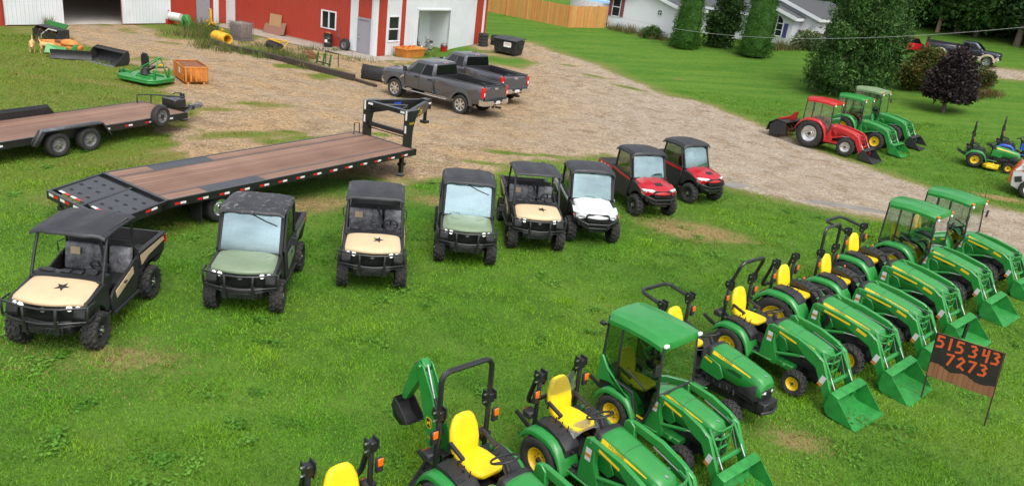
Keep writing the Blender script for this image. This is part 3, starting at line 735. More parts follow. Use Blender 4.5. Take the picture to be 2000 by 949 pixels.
    b.tube([tuple(c + ax @ Vector((.16, 0, 0))), tuple(c), (-.7, .36, 1.06)], .018); b.tube([tuple(c + ax @ Vector((0, .16, 0))), tuple(c + ax @ Vector((0, -.16, 0)))], .014)
    b.build('steering_wheel', 'black', t)
    # bench and backs
    b = MB()
    b.box((-1.20, 0, .74), (.50, 1.22, .14)); b.bx((-1.44, -.6, .45), (-.98, .6, .67))
    b.build('seat', 'vinyl', t, .04, seg=2)
    for y, w_ in ((-.22, .78), (.42, .42)):
        b = MB(); b.box((-1.50, y, 1.04), (.12, w_, .52), (0, -12, 0)); b.build('seat_back', 'wrap' if not cab else 'vinyl', t, .05, seg=2)
    if not cab:
        MB().box((-1.425, -.38, 1.17), (.004, .18, .14), (0, -12, 0)).build('paper_tag', 'tan', t)
        MB().tube([(-1.52, .05, 1.36), (-1.30, .22, .95), (-1.15, .30, .82)], .028, 6, flat=.25).build('seat_belt', 'black', t)
        b = MB(); b.box((-1.60, 0, 1.12), (.012, 1.16, .56))
        b.build('rear_screen', 'black', t)
    # door panels
    for sd in (-1, 1):
        a = [(-.55, .44), (-.50, .74), (-.62, .84), (-1.40, 1.06), (-1.62, 1.12), (-1.62, .70), (-1.46, .44)]
        if cab: a = [(-.55, .44), (-.47, 1.1), (-1.60, 1.1), (-1.62, .70), (-1.46, .44)]
        d = MB().prism(a, sd * .655, sd * .70).build('door', 'black', t, .012)
        pat = [(-.68, .64), (-.66, .80), (-1.36, .99), (-1.38, .84)]
        if cab: pat = [(-.72, .60), (-.62, 1.0), (-1.3, 1.0), (-1.38, .74)]
        MB().prism(pat, sd * .70, sd * .714).build('door_panel', paint, d, .006)
        MB().box((-1.02, sd * .718, .83 if not cab else .9), (.10, .02, .035)).build('handle', 'blackp', d)
        MB().tube([(-.55, sd * .70, .40), (-1.55, sd * .70, .40)], .035).build('sill', 'black', t)
    # cargo box
    b = MB()
    b.bx((-2.88, -.66, .74), (-1.70, .66, .79))
    for sd in (-1, 1): b.bx((-2.88, sd * .62, .79), (-1.70, sd * .67, 1.10)); b.bx((-2.90, sd * .60, 1.10), (-1.68, sd * .70, 1.14))
    b.bx((-1.74, -.62, .79), (-1.70, .62, 1.16)); b.bx((-1.75, -.66, 1.16), (-1.69, .66, 1.20))
    for sd in (-1, 1): b.prism([(-1.68, .74), (-1.68, .62)] + arc(-2.13, .36, .42, 38, 142, 8) + [(-2.62, .62), (-2.86, .74)], sd * .40, sd * .66)
    box = b.build('cargo_box', 'black', t, .008)
    MB().bx((-2.93, -.62, .78), (-2.89, .62, 1.12)).build('tailgate', 'black', box, .008)
    for sd in (-1, 1):
        MB().prism([(-1.78, .84), (-1.74, 1.06), (-2.80, 1.07), (-2.84, .98), (-2.1, .93)], sd * .672, sd * .69).build('side_panel', paint, box, .006)
        MB().box((-2.915, sd * .66, .98), (.03, .06, .16)).build('tail_light', 'rlens', box)
    # roll cage
    b = MB()
    for sd in (-1, 1):
        b.tube([(-.36, sd * .62, 1.02), (-.55, sd * .61, 1.5), (-.72, sd * .60, 1.86), (-.80, sd * .59, 1.89), (-1.45, sd * .60, 1.90), (-1.56, sd * .61, 1.86), (-1.62, sd * .63, 1.4), (-1.66, sd * .64, .80)], .027)
        if not cab: b.tube([(-1.45, sd * .64, 1.05), (-1.50, sd * .74, 1.1), (-1.50, sd * .74, 1.28), (-1.57, sd * .64, 1.32)], .012)
    b.tube([(-.73, -.60, 1.86), (-.73, .60, 1.86)], .025); b.tube([(-1.54, -.6, 1.87), (-1.54, .6, 1.87)], .025); b.tube([(-1.63, -.63, 1.3), (-1.63, .63, 1.3)], .02)
    b.build('roll_cage', 'blackp', t)
    # roof
    g = []
    for x in [-.50, -.53, -.60, -.75, -.95, -1.15, -1.35, -1.55, -1.70, -1.74]:
        row = []
        for i in range(13):
            y = -.65 + 1.30 * i / 12
            z = 1.955 - .028 * ((x + 1.1) / .6) ** 2 - .035 * (abs(y) / .65) ** 4
            rib = .04 if (i in (3, 4, 8, 9) and -1.6 < x < -.7) else (.006 if 4 < i < 8 and x > -1.0 else 0)
            if i in (0, 12): z -= .03
            if x > -.52: z -= .035
            if x < -1.72: z -= .03
            row.append((x + (.05 if 2 < i < 10 and x > -.55 else 0), y, z + rib))
        g.append(row)
    MB().panel(g, .035).build('roof', roofm, t, .008, ang=30)
    if cab:
        wp = [(-.345, 1.09), (-.695, 1.885)]
        w = MB()
        w.panel([[(wp[0][0], -.585, wp[0][1]), (wp[0][0] + .03, 0, wp[0][1]), (wp[0][0], .585, wp[0][1])], [(wp[1][0], -.56, wp[1][1]), (wp[1][0] + .03, 0, wp[1][1]), (wp[1][0], .56, wp[1][1])]], .006)
        ws = w.build('windscreen', 'wind', t)
        b = MB()
        b.tube([(-.345, -.6, 1.09), (-.345, .6, 1.09)], .02); b.tube([(-.695, -.59, 1.885), (-.695, .59, 1.885)], .02)
        for sd in (-1, 1): b.tube([(-.345, sd * .6, 1.09), (-.695, sd * .585, 1.885)], .024)
        b.build('windscreen_frame', 'black', ws)
        b = MB(); b.tube([(-.625, .0, 1.80), (-.575, .25, 1.70), (-.545, .5, 1.62)], .012, 6); b.box((-.64, 0, 1.82), (.05, .09, .06)); b.build('wiper', 'black', ws)
        b = MB()
        for y in (-.24, .26): b.box((-.665, y, 1.84), (.02, .07, .05), (0, 22, 0))
        b.build('hinge', 'black', ws)
        b = MB(); b.prism([(y_, z_) for y_, z_ in arc(0, 0, .1, 0, 180, 10)], 0, .004, ax='x', M=Matrix.Translation((-.35, .02, 1.12)) @ Matrix.Rotation(R(-22), 4, 'Y')); b.build('lock_cover', 'grey', ws)
        for sd in (-1, 1):
            a = [(-.47, 1.12), (-.76, 1.84), (-1.50, 1.86), (-1.58, 1.12)]
            f = MB()
            f.tube([(x, sd * .66, z) for x, z in a], .022, closed=True, n=6); fo = f.build('door_frame', 'black', t)
            MB().prism(a, sd * .652, sd * .657).build('door_glass', 'dglass', fo)
        f = MB().prism([(-.58, 1.12), (-.55, 1.8), (.55, 1.8), (.58, 1.12)], -1.615, -1.61, ax='x').build('rear_window', 'dglass', t)
        b = MB(); b.tube([(-.56, .66, 1.22), (-.54, .80, 1.28)], .014); b.box((-.54, .85, 1.32), (.05, .14, .17)); b.build('mirror', 'black', t, .015)
    return t

def utv2(label, loc, rotz, paint, group, s=1., red_box=True):
    """the sharper-nosed cab vehicles: narrow nose between big tyres, black guard and hexagon grille"""
    t = thing('utility_vehicle', label, 'utility vehicle', loc, rotz, group, s)
    for x, y, st in ((0, .64, .05), (0, -.64, .05), (-2.06, .64, 0), (-2.06, -.64, 0)):
        wheel(t, (x, y, .355), .36, .26, .18, 1 if y > 0 else -1, 'bar', 16, 'offroad', 'black', 'silver', st, .035, .5)
    b = MB()
    b.prism([(.30, .40), (.36, .55), (.3, .64), (-.45, .64), (-.55, .44), (-1.5, .44), (-1.7, .64), (-2.5, .64), (-2.5, .5), (-1.8, .33), (-.4, .3)], -.36, .36)
    for x in (0, -2.06):
        for sd in (-1, 1):
            b.tube([(x + .14, sd * .2, .45), (x, sd * .56, .36)], .028); b.tube([(x - .14, sd * .2, .45), (x, sd * .56, .36)], .028); b.tube([(x, sd * .48, .38), (x - .05, sd * .36, .86)], .045)
    b.build('chassis', 'black', t, .01)
    # bonnet: lofted across, drops at the corners into the headlamps
    def hz(x, y): return 1.16 - .10 * ((x + .45) / .95) - .10 * max(0, (x + .1) / .6) ** 2 - .06 * (abs(y) / .6) ** 2
    g = []
    for f in (0, .15, .35, .55, .75, .9, 1.):
        row = []
        for i in range(13):
            u = -1 + i / 6; hw = .63 - .03 * f
            xf = .56 - .24 * abs(u) ** 2
            x = -.46 + (xf + .46) * f; y = u * hw
            z = hz(x, y) + (.022 if i in (4, 8) else 0) * (f < .9) - (.10 if abs(u) > .95 else 0) - (.05 if f == 1 else 0)
            row.append((x, y, z))
        g.append(row)
    hood = MB().panel(g, .05).build('bonnet', paint, t, .012, seg=2)
    b = MB(); b.box((.15, 0, hz(.15, 0) + .008), (.16, .26, .015), (0, 15, 0)); b.build('bonnet_badge', 'black' if red_box else 'white', hood, .004)
    # cheeks with headlamps
    for sd in (-1, 1):
        q = [(.18, sd * .26, .98), (.46, sd * .26, .96), (.50, sd * .30, .86), (.40, sd * .48, .78), (.30, sd * .62, .80), (.20, sd * .66, .94), (-.05, sd * .66, 1.03)]
        inner = [(x - .16, y * .9, z - .02) for x, y, z in q]
        MB().loft([q, inner]).build('cheek', paint, t, .012)
        l = [(.49, sd * .29, .95), (.41, sd * .47, .905), (.29, sd * .615, .91), (.28, sd * .61, .965), (.40, sd * .45, .985), (.485, sd * .31, .985)]
        MB().loft([l, [(x - .1, y, z) for x, y, z in l]]).build('headlight', 'lamp', t, .006)
        MB().ell((.26, sd * .655, .86), (.03, .018, .03)).build('indicator', 'orange', t)
    b = MB()
    b.prism([(-.30, .96), (.30, .96), (.36, .88), (.24, .74), (-.24, .74), (-.36, .88)], .36, .50, ax='x')
    for k in range(5): b.box((.505, 0, .92 - .035 * k), (.02, .56 - .03 * k, .010))
    b.prism([(-.62, .78), (.62, .78), (.5, .58), (-.5, .58)], .1, .40, ax='x')
    b.build('front_fascia', 'black', t, .008)
    b = MB()
    b.tube([(.30, -.66, .80), (.50, -.50, .76), (.60, -.3, .70), (.60, .3, .70), (.50, .5, .76), (.30, .66, .80)], .024)
    b.tube([(.42, -.46, .62), (.58, -.3, .58), (.58, .3, .58), (.42, .46, .62)], .022)
    for sd in (-1, 1): b.tube([(.60, sd * .3, .70), (.58, sd * .28, .55), (.35, sd * .25, .42)], .026); b.tube([(.5, sd * .5, .76), (.45, sd * .44, .60)], .02)
    b.bx((.46, -.22, .44), (.52, .22, .56)); b.build('bumper_guard', 'blackp', t, .004)
    for sd in (-1, 1):
        a = [(-.55, .60), (-.50, 1.0), (-.44, 1.08), (-.05, 1.02), (.22, .92), (.36, .80)] + arc(0, .38, .43, 42, 156, 8)
        MB().prism(a, sd * .42, sd * .66).build('wing', 'black', t, .015)
    MB().bx((-1.5, -.66, .40), (-.45, .66, .45)).bx((-.56, -.62, .45), (-.46, .62, 1.0)).build('floor', 'black', t, .006)
    b = MB(); b.loft([[(-.44, y, 1.12), (-.66, y, 1.14), (-.74, y, 1.04), (-.5, y, .85)] for y in (-.6, 0, .6)]); b.build('dashboard', 'vinyl', t, .01)
    b = MB(); c = Vector((-.86, .36, 1.16)); ax = Matrix.Rotation(R(-58), 4, 'Y')
    b.tube([tuple(c + ax @ Vector((.17 * math.cos(a), .17 * math.sin(a), 0))) for a in [2 * PI * k / 16 for k in range(16)]], .016, 7, closed=True); b.tube([tuple(c), (-.7, .36, 1.06)], .02)
    b.build('steering_wheel', 'black', t)
    b = MB(); b.box((-1.20, 0, .74), (.50, 1.2, .14)); b.bx((-1.44, -.58, .45), (-.98, .58, .67)); b.build('seat', 'vinyl', t, .04)
    MB().box((-1.48, 0, 1.06), (.12, 1.2, .54), (0, -12, 0)).build('seat_back', 'vinyl', t, .05)
    for sd in (-1, 1):
        a = [(-.55, .44), (-.48, 1.10), (-1.58, 1.18), (-1.62, .70), (-1.46, .44)]
        d = MB().prism(a, sd * .655, sd * .70).build('door', 'black', t, .012)
        MB().prism([(-.50, 1.02), (-.47, 1.11), (-1.58, 1.19), (-1.58, 1.12), (-1.1, 1.06)], sd * .70, sd * .716).build('door_stripe', paint, d, .004)
        MB().box((-1.45, sd * .712, .98), (.12, .025, .04)).build('handle', 'blackp', d)
        w = [(-.50, 1.14), (-.76, 1.84), (-1.48, 1.86), (-1.56, 1.20)]
        fo = MB().tube([(x, sd * .655, z) for x, z in w], .03, closed=True, n=6).build('door_frame', 'black', t)
        MB().prism(w, sd * .648, sd * .653).build('door_glass', 'dglass', fo)
    ws = MB().panel([[(-.43, -.585, 1.12), (-.38, 0, 1.12), (-.43, .585, 1.12)], [(-.735, -.56, 1.86), (-.70, 0, 1.87), (-.735, .56, 1.86)]], .006).build('windscreen', 'wind2', t)
    b = MB(); b.tube([(-.43, -.6, 1.11), (-.38, 0, 1.11), (-.43, .6, 1.11)], .022); b.tube([(-.735, -.585, 1.87), (-.70, 0, 1.88), (-.735, .585, 1.87)], .022)
    for sd in (-1, 1): b.tube([(-.43, sd * .6, 1.11), (-.735, sd * .585, 1.87)], .03)
    b.prism([(-.1, 0), (.1, 0), (.06, -.07), (-.06, -.07)], 0, .012, ax='x', M=Matrix.Translation((-.70, 0, 1.85)) @ Matrix.Rotation(R(-22), 4, 'Y'))
    b.build('windscreen_frame', 'black', ws)
    b = MB()
    for sd in (-1, 1): b.tube([(-1.56, sd * .61, .8), (-1.58, sd * .60, 1.4), (-1.52, sd * .59, 1.86)], .03)
    b.build('roll_cage', 'black', t)
    MB().prism([(-.56, 1.2), (-.54, 1.8), (.54, 1.8), (.56, 1.2)], -1.575, -1.57, ax='x').build('rear_window', 'dglass', t)
    g = []
    for x in [-.58, -.62, -.70, -.85, -1.0, -1.2, -1.4, -1.55, -1.66, -1.69]:
        row = []
        for i in range(15):
            y = -.67 + 1.34 * i / 14; u = abs(y) / .67
            z = 1.99 - .05 * ((x + 1.1) / .55) ** 2 - .07 * u ** 3
            if i in (5, 9) and -1.5 < x < -.7: z += .02
            if i in (6, 7, 8) and -1.5 < x < -.68: z -= .004
            if i in (0, 14): z -= .06
            if x > -.6: z -= .05
            if x < -1.67: z -= .04
            row.append((x + (.04 if u < .6 and x > -.66 else 0), y, z))
        g.append(row)
    MB().panel(g, .05).build('roof', 'roof', t, .01, ang=30)
    b = MB(); b.bx((-2.72, -.66, .78), (-1.66, .66, .83))
    for sd in (-1, 1): b.bx((-2.72, sd * .60, .83), (-1.66, sd * .67, 1.16)); b.prism([(-1.64, .78), (-1.64, .62)] + arc(-2.06, .38, .44, 38, 142, 8) + [(-2.56, .62), (-2.7, .78)], sd * .4, sd * .66)
    b.bx((-1.70, -.6, .83), (-1.66, .6, 1.22)); b.bx((-2.76, -.6, .82), (-2.72, .6, 1.16))
    for k in range(-4, 5): b.bx((-2.7, k * .13 - .01, .83), (-1.7, k * .13 + .01, .845))
    box = b.build('cargo_box', 'black', t, .01)
    for sd in (-1, 1):
        MB().prism([(-1.72, .86), (-1.70, 1.14), (-2.70, 1.15), (-2.74, 1.05), (-2.66, .86), (-2.3, .95)], sd * .672, sd * .69).build('side_panel', paint, box, .006)
        b = MB()
        for k in range(3): b.prism([(-1.85 - .25 * k, .97), (-1.95 - .25 * k, 1.10), (-2.04 - .25 * k, 1.10), (-1.94 - .25 * k, .97)], sd * .690, sd * .694)
        b.build('side_decal', 'white' if red_box else 'grey', box)
        MB().box((-2.745, sd * .64, 1.02), (.03, .05, .2)).build('tail_light', 'rlens', box)
    return t
# ------------------------------------------------------------------ compact tractors
def hood_sec(x, H):
    """cross-section (y,z) half outline of the hood at station x"""
    t = (x - H['x0']) / (H['x1'] - H['x0'])
    hw = H['w0'] + (H['w1'] - H['w0']) * t ** 1.3
    zt = H['z0'] + (H['z1'] - H['z0']) * (t * .75 + .25 * t ** 3)
    zb = H['b0'] + (H['b1'] - H['b0']) * t
    if t > .9:
        k = (t - .9) / .1; hw *= 1 - .16 * k * k; zt -= H.get('drop', .07) * k * k
    return [(hw * .97, zb), (hw, zb + (zt - zb) * .45), (hw * .97, zt - .13), (hw * .80, zt - .035), (hw * .45, zt - .006), (0, zt)]

def tractor(label, loc, rotz, s, group, rops='folded', cab=None, loader=True, backhoe=False, big=False, seatfilm=False, paint='green', rimc='yellow', seat='seat', roofc=None, bucket_tilt=0., mower=False, rear=None, name='compact_tractor', cat='tractor', arms=True, low=False, hose=False, bucketc=None, simple=False, fade=False, hoodc=None, tall=False):
    t = thing(name, label, cat, loc, rotz, group, s)
    if big: RR, RW, FR_, FW, wb = .50, .33, .31, .23, 1.62
    else: RR, RW, FR_, FW, wb = .365, .28, .25, .20, 1.45
    rrim, frim = (.27, .16) if big else (.185, .125)
    if tall: RR, RW, FR_, rrim, frim = .60, .36, .39, .33, .21
    ry = .50 if big else .475; fy = .47 if big else .45
    for sd in (-1, 1):
        wheel(t, (0, sd * ry, RR), RR, RW, rrim, sd, 'bar' if big or cab else 'turf', 20 if big else (18 if cab else 34), 'dish', rimc, 'black', 0, .035 if big else (.028 if cab else .012), .9)
        wheel(t, (wb, sd * fy, FR_), FR_, FW, frim, sd, 'bar', 15, 'dish', rimc, 'black', 0, .028, .8)
    top = 1.13 if not big else 1.18
    H = dict(x0=.74, x1=1.80 if not big else 2.0, w0=.255, w1=.215, z0=top, z1=top - (.16 if not big else .22), b0=.72, b1=.66)
    if big: H.update(w0=.27, w1=.19, drop=.12)
    # chassis
    b = MB()
    b.prism([(-.32, .34), (-.30, .62), (.2, .60), (.5, .52), (1.8, .52), (1.86, .36), (1.5, .32), (.3, .26)], -.15, .15)
    b.bx((-.25, -.36, RR - .09), (.12, .36, RR + .09)); b.tube([(wb, -.42, FR_ + .02), (wb, .42, FR_ + .02)], .05)
    b.bx((1.0, -.2, .50), (1.72, .2, .74)); b.box((wb, 0, .38), (.16, .3, .2))
    if not loader:
        b.bx((1.78, -.2, .42), (1.92, .2, .60)); b.tube([(1.9, -.24, .44), (1.96, 0, .44), (1.9, .24, .44)], .03)
    b.build('chassis', 'black', t, .012)
    if arms:
        for sd in (-1, 1):
            b = MB(); b.tube([(-.18, sd * .2, .42), (-.55, sd * .27, .50), (-.82, sd * .30, .62)], .026, 6, flat=1.5); b.tube([(-.30, sd * .22, .78), (-.52, sd * .27, .52)], .016); b.build('lift_arm', 'black', t)
    # hood
    n = 14; secs = []
    for i in range(n + 1):
        x = H['x0'] + (H['x1'] - H['x0']) * i / n
        h = hood_sec(x, H); secs.append([(x, y, z) for y, z in h] + [(x, -y, z) for y, z in reversed(h[:-1])])
    b = MB().loft(secs)
    hood = b.build('hood', hoodc or paint, t, .006, ang=50)
    b = MB(); e = []
    for xx in (H['x0'] + .40,):
        h = hood_sec(xx, H); q = [(xx, y, z) for y, z in h] + [(xx, -y, z) for y, z in reversed(h[:-1])]; b.tube([(x, y * 1.004, z + .001) for x, y, z in q[1:-1]], .0035, 4)
    b.build('hood_seam', 'blackp', hood)
    for sd in (-1, 1):
        b = MB(); xa = H['x0'] + .34; xb_ = H['x1'] - .40
        def sp_(x, f, o=.004):
            h = hood_sec(x, H); a, c = Vector((x, sd * h[1][0], h[1][1])), Vector((x, sd * h[2][0], h[2][1])); p = a.lerp(c, f); return (p.x, p.y + sd * o, p.z)
        for k in range(5):
            f0 = .05 + .17 * k; b.add([sp_(xa + .03 * k, f0), sp_(xb_, f0), sp_(xb_ + .01, f0 + .09), sp_(xa + .03 * k + .02, f0 + .09)], [(0, 1, 2, 3)])
        if not simple: b.build('hood_vent', 'blackp', hood)
    MB().ell((H['x1'] - .10, 0, hood_sec(H['x1'] - .10, H)[5][1] + .002), (.035, .022, .006), 10, 5).build('hood_emblem', 'silver', hood)
    # yellow stripe along both shoulders with the maker's lettering
    for sd in (-1, 1):
        b = MB(); xs = [H['x0'] + .03 + (H['x1'] - H['x0'] - .28) * i / 10 for i in range(11)]; g0 = []
        for i, x in enumerate(xs):
            h = hood_sec(x, H); a, c = Vector((x, sd * h[2][0], h[2][1])), Vector((x, sd * h[3][0], h[3][1])); nn = Vector((0, sd * .6, .8))
            f = .62 - .45 * (i / 10)
            g0.append((a.lerp(c, .5 - f / 2) + nn * .004, a.lerp(c, .5 + f / 2) + nn * .004))
        for i in range(10): b.add([g0[i][0], g0[i + 1][0], g0[i + 1][1], g0[i][1]], [(0, 1, 2, 3)] if sd < 0 else [(3, 2, 1, 0)])
        if paint == 'green' and not simple:
            vs, fs = TXT['maker']
            x0 = xs[3]; h = hood_sec(x0, H); nn = Vector((0, sd * .6, .8)); up = (Vector((0, h[3][0] * sd, h[3][1])) - Vector((0, h[2][0] * sd, h[2][1]))).normalized()
            c0 = Vector((x0, sd * (h[2][0] + h[3][0]) / 2, (h[2][1] + h[3][1]) / 2)); sl = (Vector((xs[4], 0, hood_sec(xs[4], H)[3][1])) - Vector((xs[2], 0, hood_sec(xs[2], H)[3][1]))).normalized()
            ex = sl * (-sd) if sd > 0 else sl
            b.add([tuple(c0 + ex * v[0] + up * v[1] + nn * .007) for v in vs], fs, 1)
        b.build('hood_stripe', ['yellow' if paint != 'tred' else 'white', 'green2'], hood)
    # cowl and side shields behind the hood
    b = MB(); q = []
    for x, zz, w_ in ((.60, top - .04, .22), (.66, top + .0, .25), (.74, top - .005, .262)):
        q.append([(x, w_, .66), (x, w_, zz - .12), (x, w_ * .8, zz - .02), (x, 0, zz), (x, -w_ * .8, zz - .02), (x, -w_, zz - .12), (x, -w_, .66)])
    b.loft(q); b.build('dash_cowl', 'black' if paint == 'green' else 'black', t, .01)
    for sd in (-1, 1):
        sp = MB().prism([(.60, .66), (.62, .98), (.98, .90), (1.10, .72), (1.02, .62)], sd * .255, sd * .275).build('side_shield', paint, t, .008)
        if paint == 'green' and not simple: MB().prism([(.65, .90), (.65, .935), (.82, .895), (.82, .86)], sd * .275, sd * .279).build('model_badge', 'yellow', sp)
    # nose: black grille and lamps
    h = hood_sec(H['x1'], H); x1 = H['x1']
    q = [[(x1 - .42, y, z) for y, z in ((.232, .60), (.226, .80), (-.226, .80), (-.232, .60))],
         [(x1 - .10, y, z) for y, z in ((.222, .56), (.222, .86), (-.222, .86), (-.222, .56))],
         [(x1 + .012, y, z) for y, z in ((.15, .58), (.165, h[2][1] + .02), (-.165, h[2][1] + .02), (-.15, .58))]]
    gr = MB().loft(q).build('grille', 'black', t, .01)
    for sd in (-1, 1):
        MB().box((x1 - .012, sd * .12, h[2][1] - .02), (.06, .09, .05), (0, 0, sd * 18)).build('headlight', 'lamp', gr, .008)
    b = MB()
    for k in range(6): b.box((x1 + .014, 0, .62 + .03 * k), (.012, .24, .008))
    b.build('grille_slat', 'blackp', gr)
    # floor
    b = MB(); b.bx((.26, -.44, .44), (.86, .44, .475)); b.bx((.2, -.2, .475), (.55, .2, .58))
    for k in range(5): b.bx((.34 + .09 * k, -.42, .475), (.37 + .09 * k, .42, .482))
    b.build('floor', 'black', t, .006)
    for sd in (-1, 1): MB().tube([(.26, sd * .455, .45), (.86, sd * .455, .45), (.92, sd * .40, .45)], .018).build('step_edge', paint, t)
    b = MB(); b.box((.60, .30, .52), (.10, .10, .02), (0, -25, 0)); b.box((.62, -.30, .52), (.10, .12, .02), (0, -25, 0)); b.box((.50, -.34, .51), (.1, .08, .02), (0, -15, 0)); b.build('pedal', 'black', t)
    # fenders
    fr = RR + .10
    for sd in (-1, 1):
        pts = arc(0, RR, fr, 168, 22, 11) + [(fr * .93 + .06, RR + .02), (fr * .93 + .10, .47)]
        yo = ry + RW * .42; yi = .24
        g = []
        for x, z in pts:
            if z > RR + fr * .93: z = RR + fr * .93 + (z - RR - fr * .93) * .3
            g.append([(x, sd * yi, z + .012), (x, sd * (yi + .05), z + .014), (x, sd * (yo - .05), z + .01), (x, sd * yo, z - .03), (x * .985, sd * (yo + .006), z - .075)])
        fe = MB().panel(g, .02).build('fender', paint, t, .006)
        if not cab:
            b = MB(); zt = RR + fr * .95
            b.loft([[(x, sd * .20, z0), (x, sd * .20, z1), (x, sd * (yo - .12), z1), (x, sd * (yo - .12), z0)] for x, z0, z1 in ((-.22, zt - .06, zt + .05), (0, zt - .03, zt + .075), (.25, zt - .1, zt + .03), (.40, zt - .32, zt - .08))])
            for k in range(3): b.box((-.02 + .1 * k, sd * (yo - .2), zt + .06 - .012 * k), (.05, .10, .03), (0, 0, 0)); b.tube([(-.05 + .12 * k, sd * .27, zt + .04), (-.02 + .12 * k, sd * .29, zt + .16)], .009)
            b.build('control_console', 'black', fe, .012)
            MB().ell((.02, sd * .29, zt + .175), (.02, .02, .026), 8, 6).build('lever_knob', 'orange' if sd > 0 else 'black', fe)
    # seat
    zs = .80 if not big else .90
    xb = -.02
    b = MB(); q = []
    for x, w_, z0, z1 in ((xb - .24, .15, .02, .05), (xb - .22, .19, 0, .09), (xb - .05, .235, 0, .095), (xb + .15, .235, 0, .105), (xb + .27, .21, .01, .115), (xb + .325, .16, .03, .10)):
        q.append([(x, y, zs + z) for y, z in ((w_ * .8, z0), (w_, (z0 + z1) / 2), (w_ * .92, z1), (w_ * .5, z1 - .012), (0, z1 - .02), (-w_ * .5, z1 - .012), (-w_ * .92, z1), (-w_, (z0 + z1) / 2), (-w_ * .8, z0), (0, z0))])
    st = MB().loft(q); so = st.build('seat', 'film' if seatfilm == 2 else seat, t, .012, ang=60, seg=2)
    q = []
    for z, w_, x0, th in ((.05, .17, xb - .215, .05), (.08, .21, xb - .225, .09), (.22, .235, xb - .26, .10), (.38, .22, xb - .30, .095), (.50, .17, xb - .325, .085), (.55, .12, xb - .335, .065), (.565, .05, xb - .337, .04)):
        q.append([(x0 + d, y, zs + z) for y, d in ((w_ * .9, -th * .5), (w_, 0), (w_ * .85, th * .5), (w_ * .4, th * .42), (0, th * .36), (-w_ * .4, th * .42), (-w_ * .85, th * .5), (-w_, 0), (-w_ * .9, -th * .5), (0, -th * .62))])
    MB().loft(q).build('backrest', seat, so, .01, ang=60, seg=2)
    if seatfilm:
        g = [[(xb - .30 - .04 * k, y, zs + .36 + .11 * k + (.03 if abs(y) > .2 else 0)) for y in (-.26, -.12, .04, .15, .25)] for k in range(3)]
        MB().panel([[(x + .085, y, z) for x, y, z in r_] for r_ in g], .006, nrm=(1, 0, .3)).build('plastic_film', 'filmglass', so)
        MB().panel([[(xb + .20 + .05 * k, y, zs + .128 - .03 * max(0, k - 1) + (.0 if abs(y) < .2 else -.05)) for y in (-.27, -.1, .1, .25)] for k in range(4)], .005).build('plastic_sheet', 'filmglass', so)
    b = MB(); b.box((xb, 0, zs - .05), (.4, .32, .09)); b.tube([(xb, 0, zs - .08), (xb, 0, .52)], .09)
    b.build('seat_base', 'black', t)
    if not big or cab:
        for sd in (-1, 1):
            b = MB(); b.box((xb - .08, sd * .265, zs + .24), (.30, .05, .045), (0, 14, 0)); b.tube([(xb - .24, sd * .25, zs + .16), (xb - .2, sd * .265, zs + .26)], .014); b.build('armrest', 'black', so, .015)
    MB().tube([(xb + .1, -.25, zs + .02), (xb + .12, -.30, zs + .10)], .009).ell((xb + .125, -.305, zs + .12), (.018, .018, .022), 8, 6).build('seat_lever', 'black', so)
    # steering
    zc = top + .06; b = MB(); c = Vector((.48, 0, zc)); ax = Matrix.Rotation(R(-28), 4, 'Y')
    b.tube([tuple(c + ax @ Vector((.175 * math.cos(a), .175 * math.sin(a), 0))) for a in [2 * PI * k / 20 for k in range(20)]], .0145, 7, closed=True)
    for k in range(3): b.tube([tuple(c + ax @ Vector((0, 0, -.03))), tuple(c + ax @ Vector((.17 * math.cos(k * 2.1 + .4), .17 * math.sin(k * 2.1 + .4), 0)))], .012, 6)
    b.tube([tuple(c + ax @ Vector((0, 0, -.02))), (.60, 0, zc - .16), (.66, 0, .7)], .04)
    b.build('steering_wheel', 'black', t)
    # ---------------- rollover bar
    if not cab:
        rx, ryy = -.34, .40; zh = 1.48 if not big else 1.56; zt = 2.0
        b = MB(); rr = .036
        for sd in (-1, 1):
            b.tube([(rx + .02, sd * ryy, .55), (rx, sd * ryy, zh)], rr, 8); b.box((rx, sd * ryy, zh), (.11, .10, .13))
            b.bx((rx - .06, sd * (ryy - .12), .55), (rx + .08, sd * (ryy + .04), .68))
        b.bx((rx - .04, -ryy, .6), (rx + .04, ryy, .68))
        rb = b.build('rollover_bar', 'blackp', t, .006)
        L = .56 if not big else .60
        def hoop(dirv, sp=ryy):
            d = Vector(dirv).normalized(); p = Vector((rx, 0, zh)); pts = []
            cr_ = .13
            pts.append(p + Vector((0, -sp, 0)))
            for k in range(5):
                a = R(90 * k / 4); pts.append(p + d * (L - cr_ + cr_ * math.sin(a)) + Vector((0, -sp + cr_ - cr_ * math.cos(a), 0)))
            for k in range(5):
                a = R(90 - 90 * k / 4); pts.append(p + d * (L - cr_ + cr_ * math.sin(a)) + Vector((0, sp - cr_ + cr_ * math.cos(a), 0)))
            pts.append(p + Vector((0, sp, 0)))
            return [tuple(q) for q in pts]
        if rops == 'up': dv = (-.05, 0, 1)
        elif rops == 'forward': dv = (.30, 0, 1)
        elif rops == 'back': dv = (-1, 0, .12)
        else: dv = (-.28, 0, -1)
        b = MB()
        if rops == 'folded': b.tube([(x - .05, y, z) for x, y, z in hoop(dv)], rr, 8)
        else: b.tube(hoop(dv), rr, 8)
        b.build('hoop', 'blackp', rb)
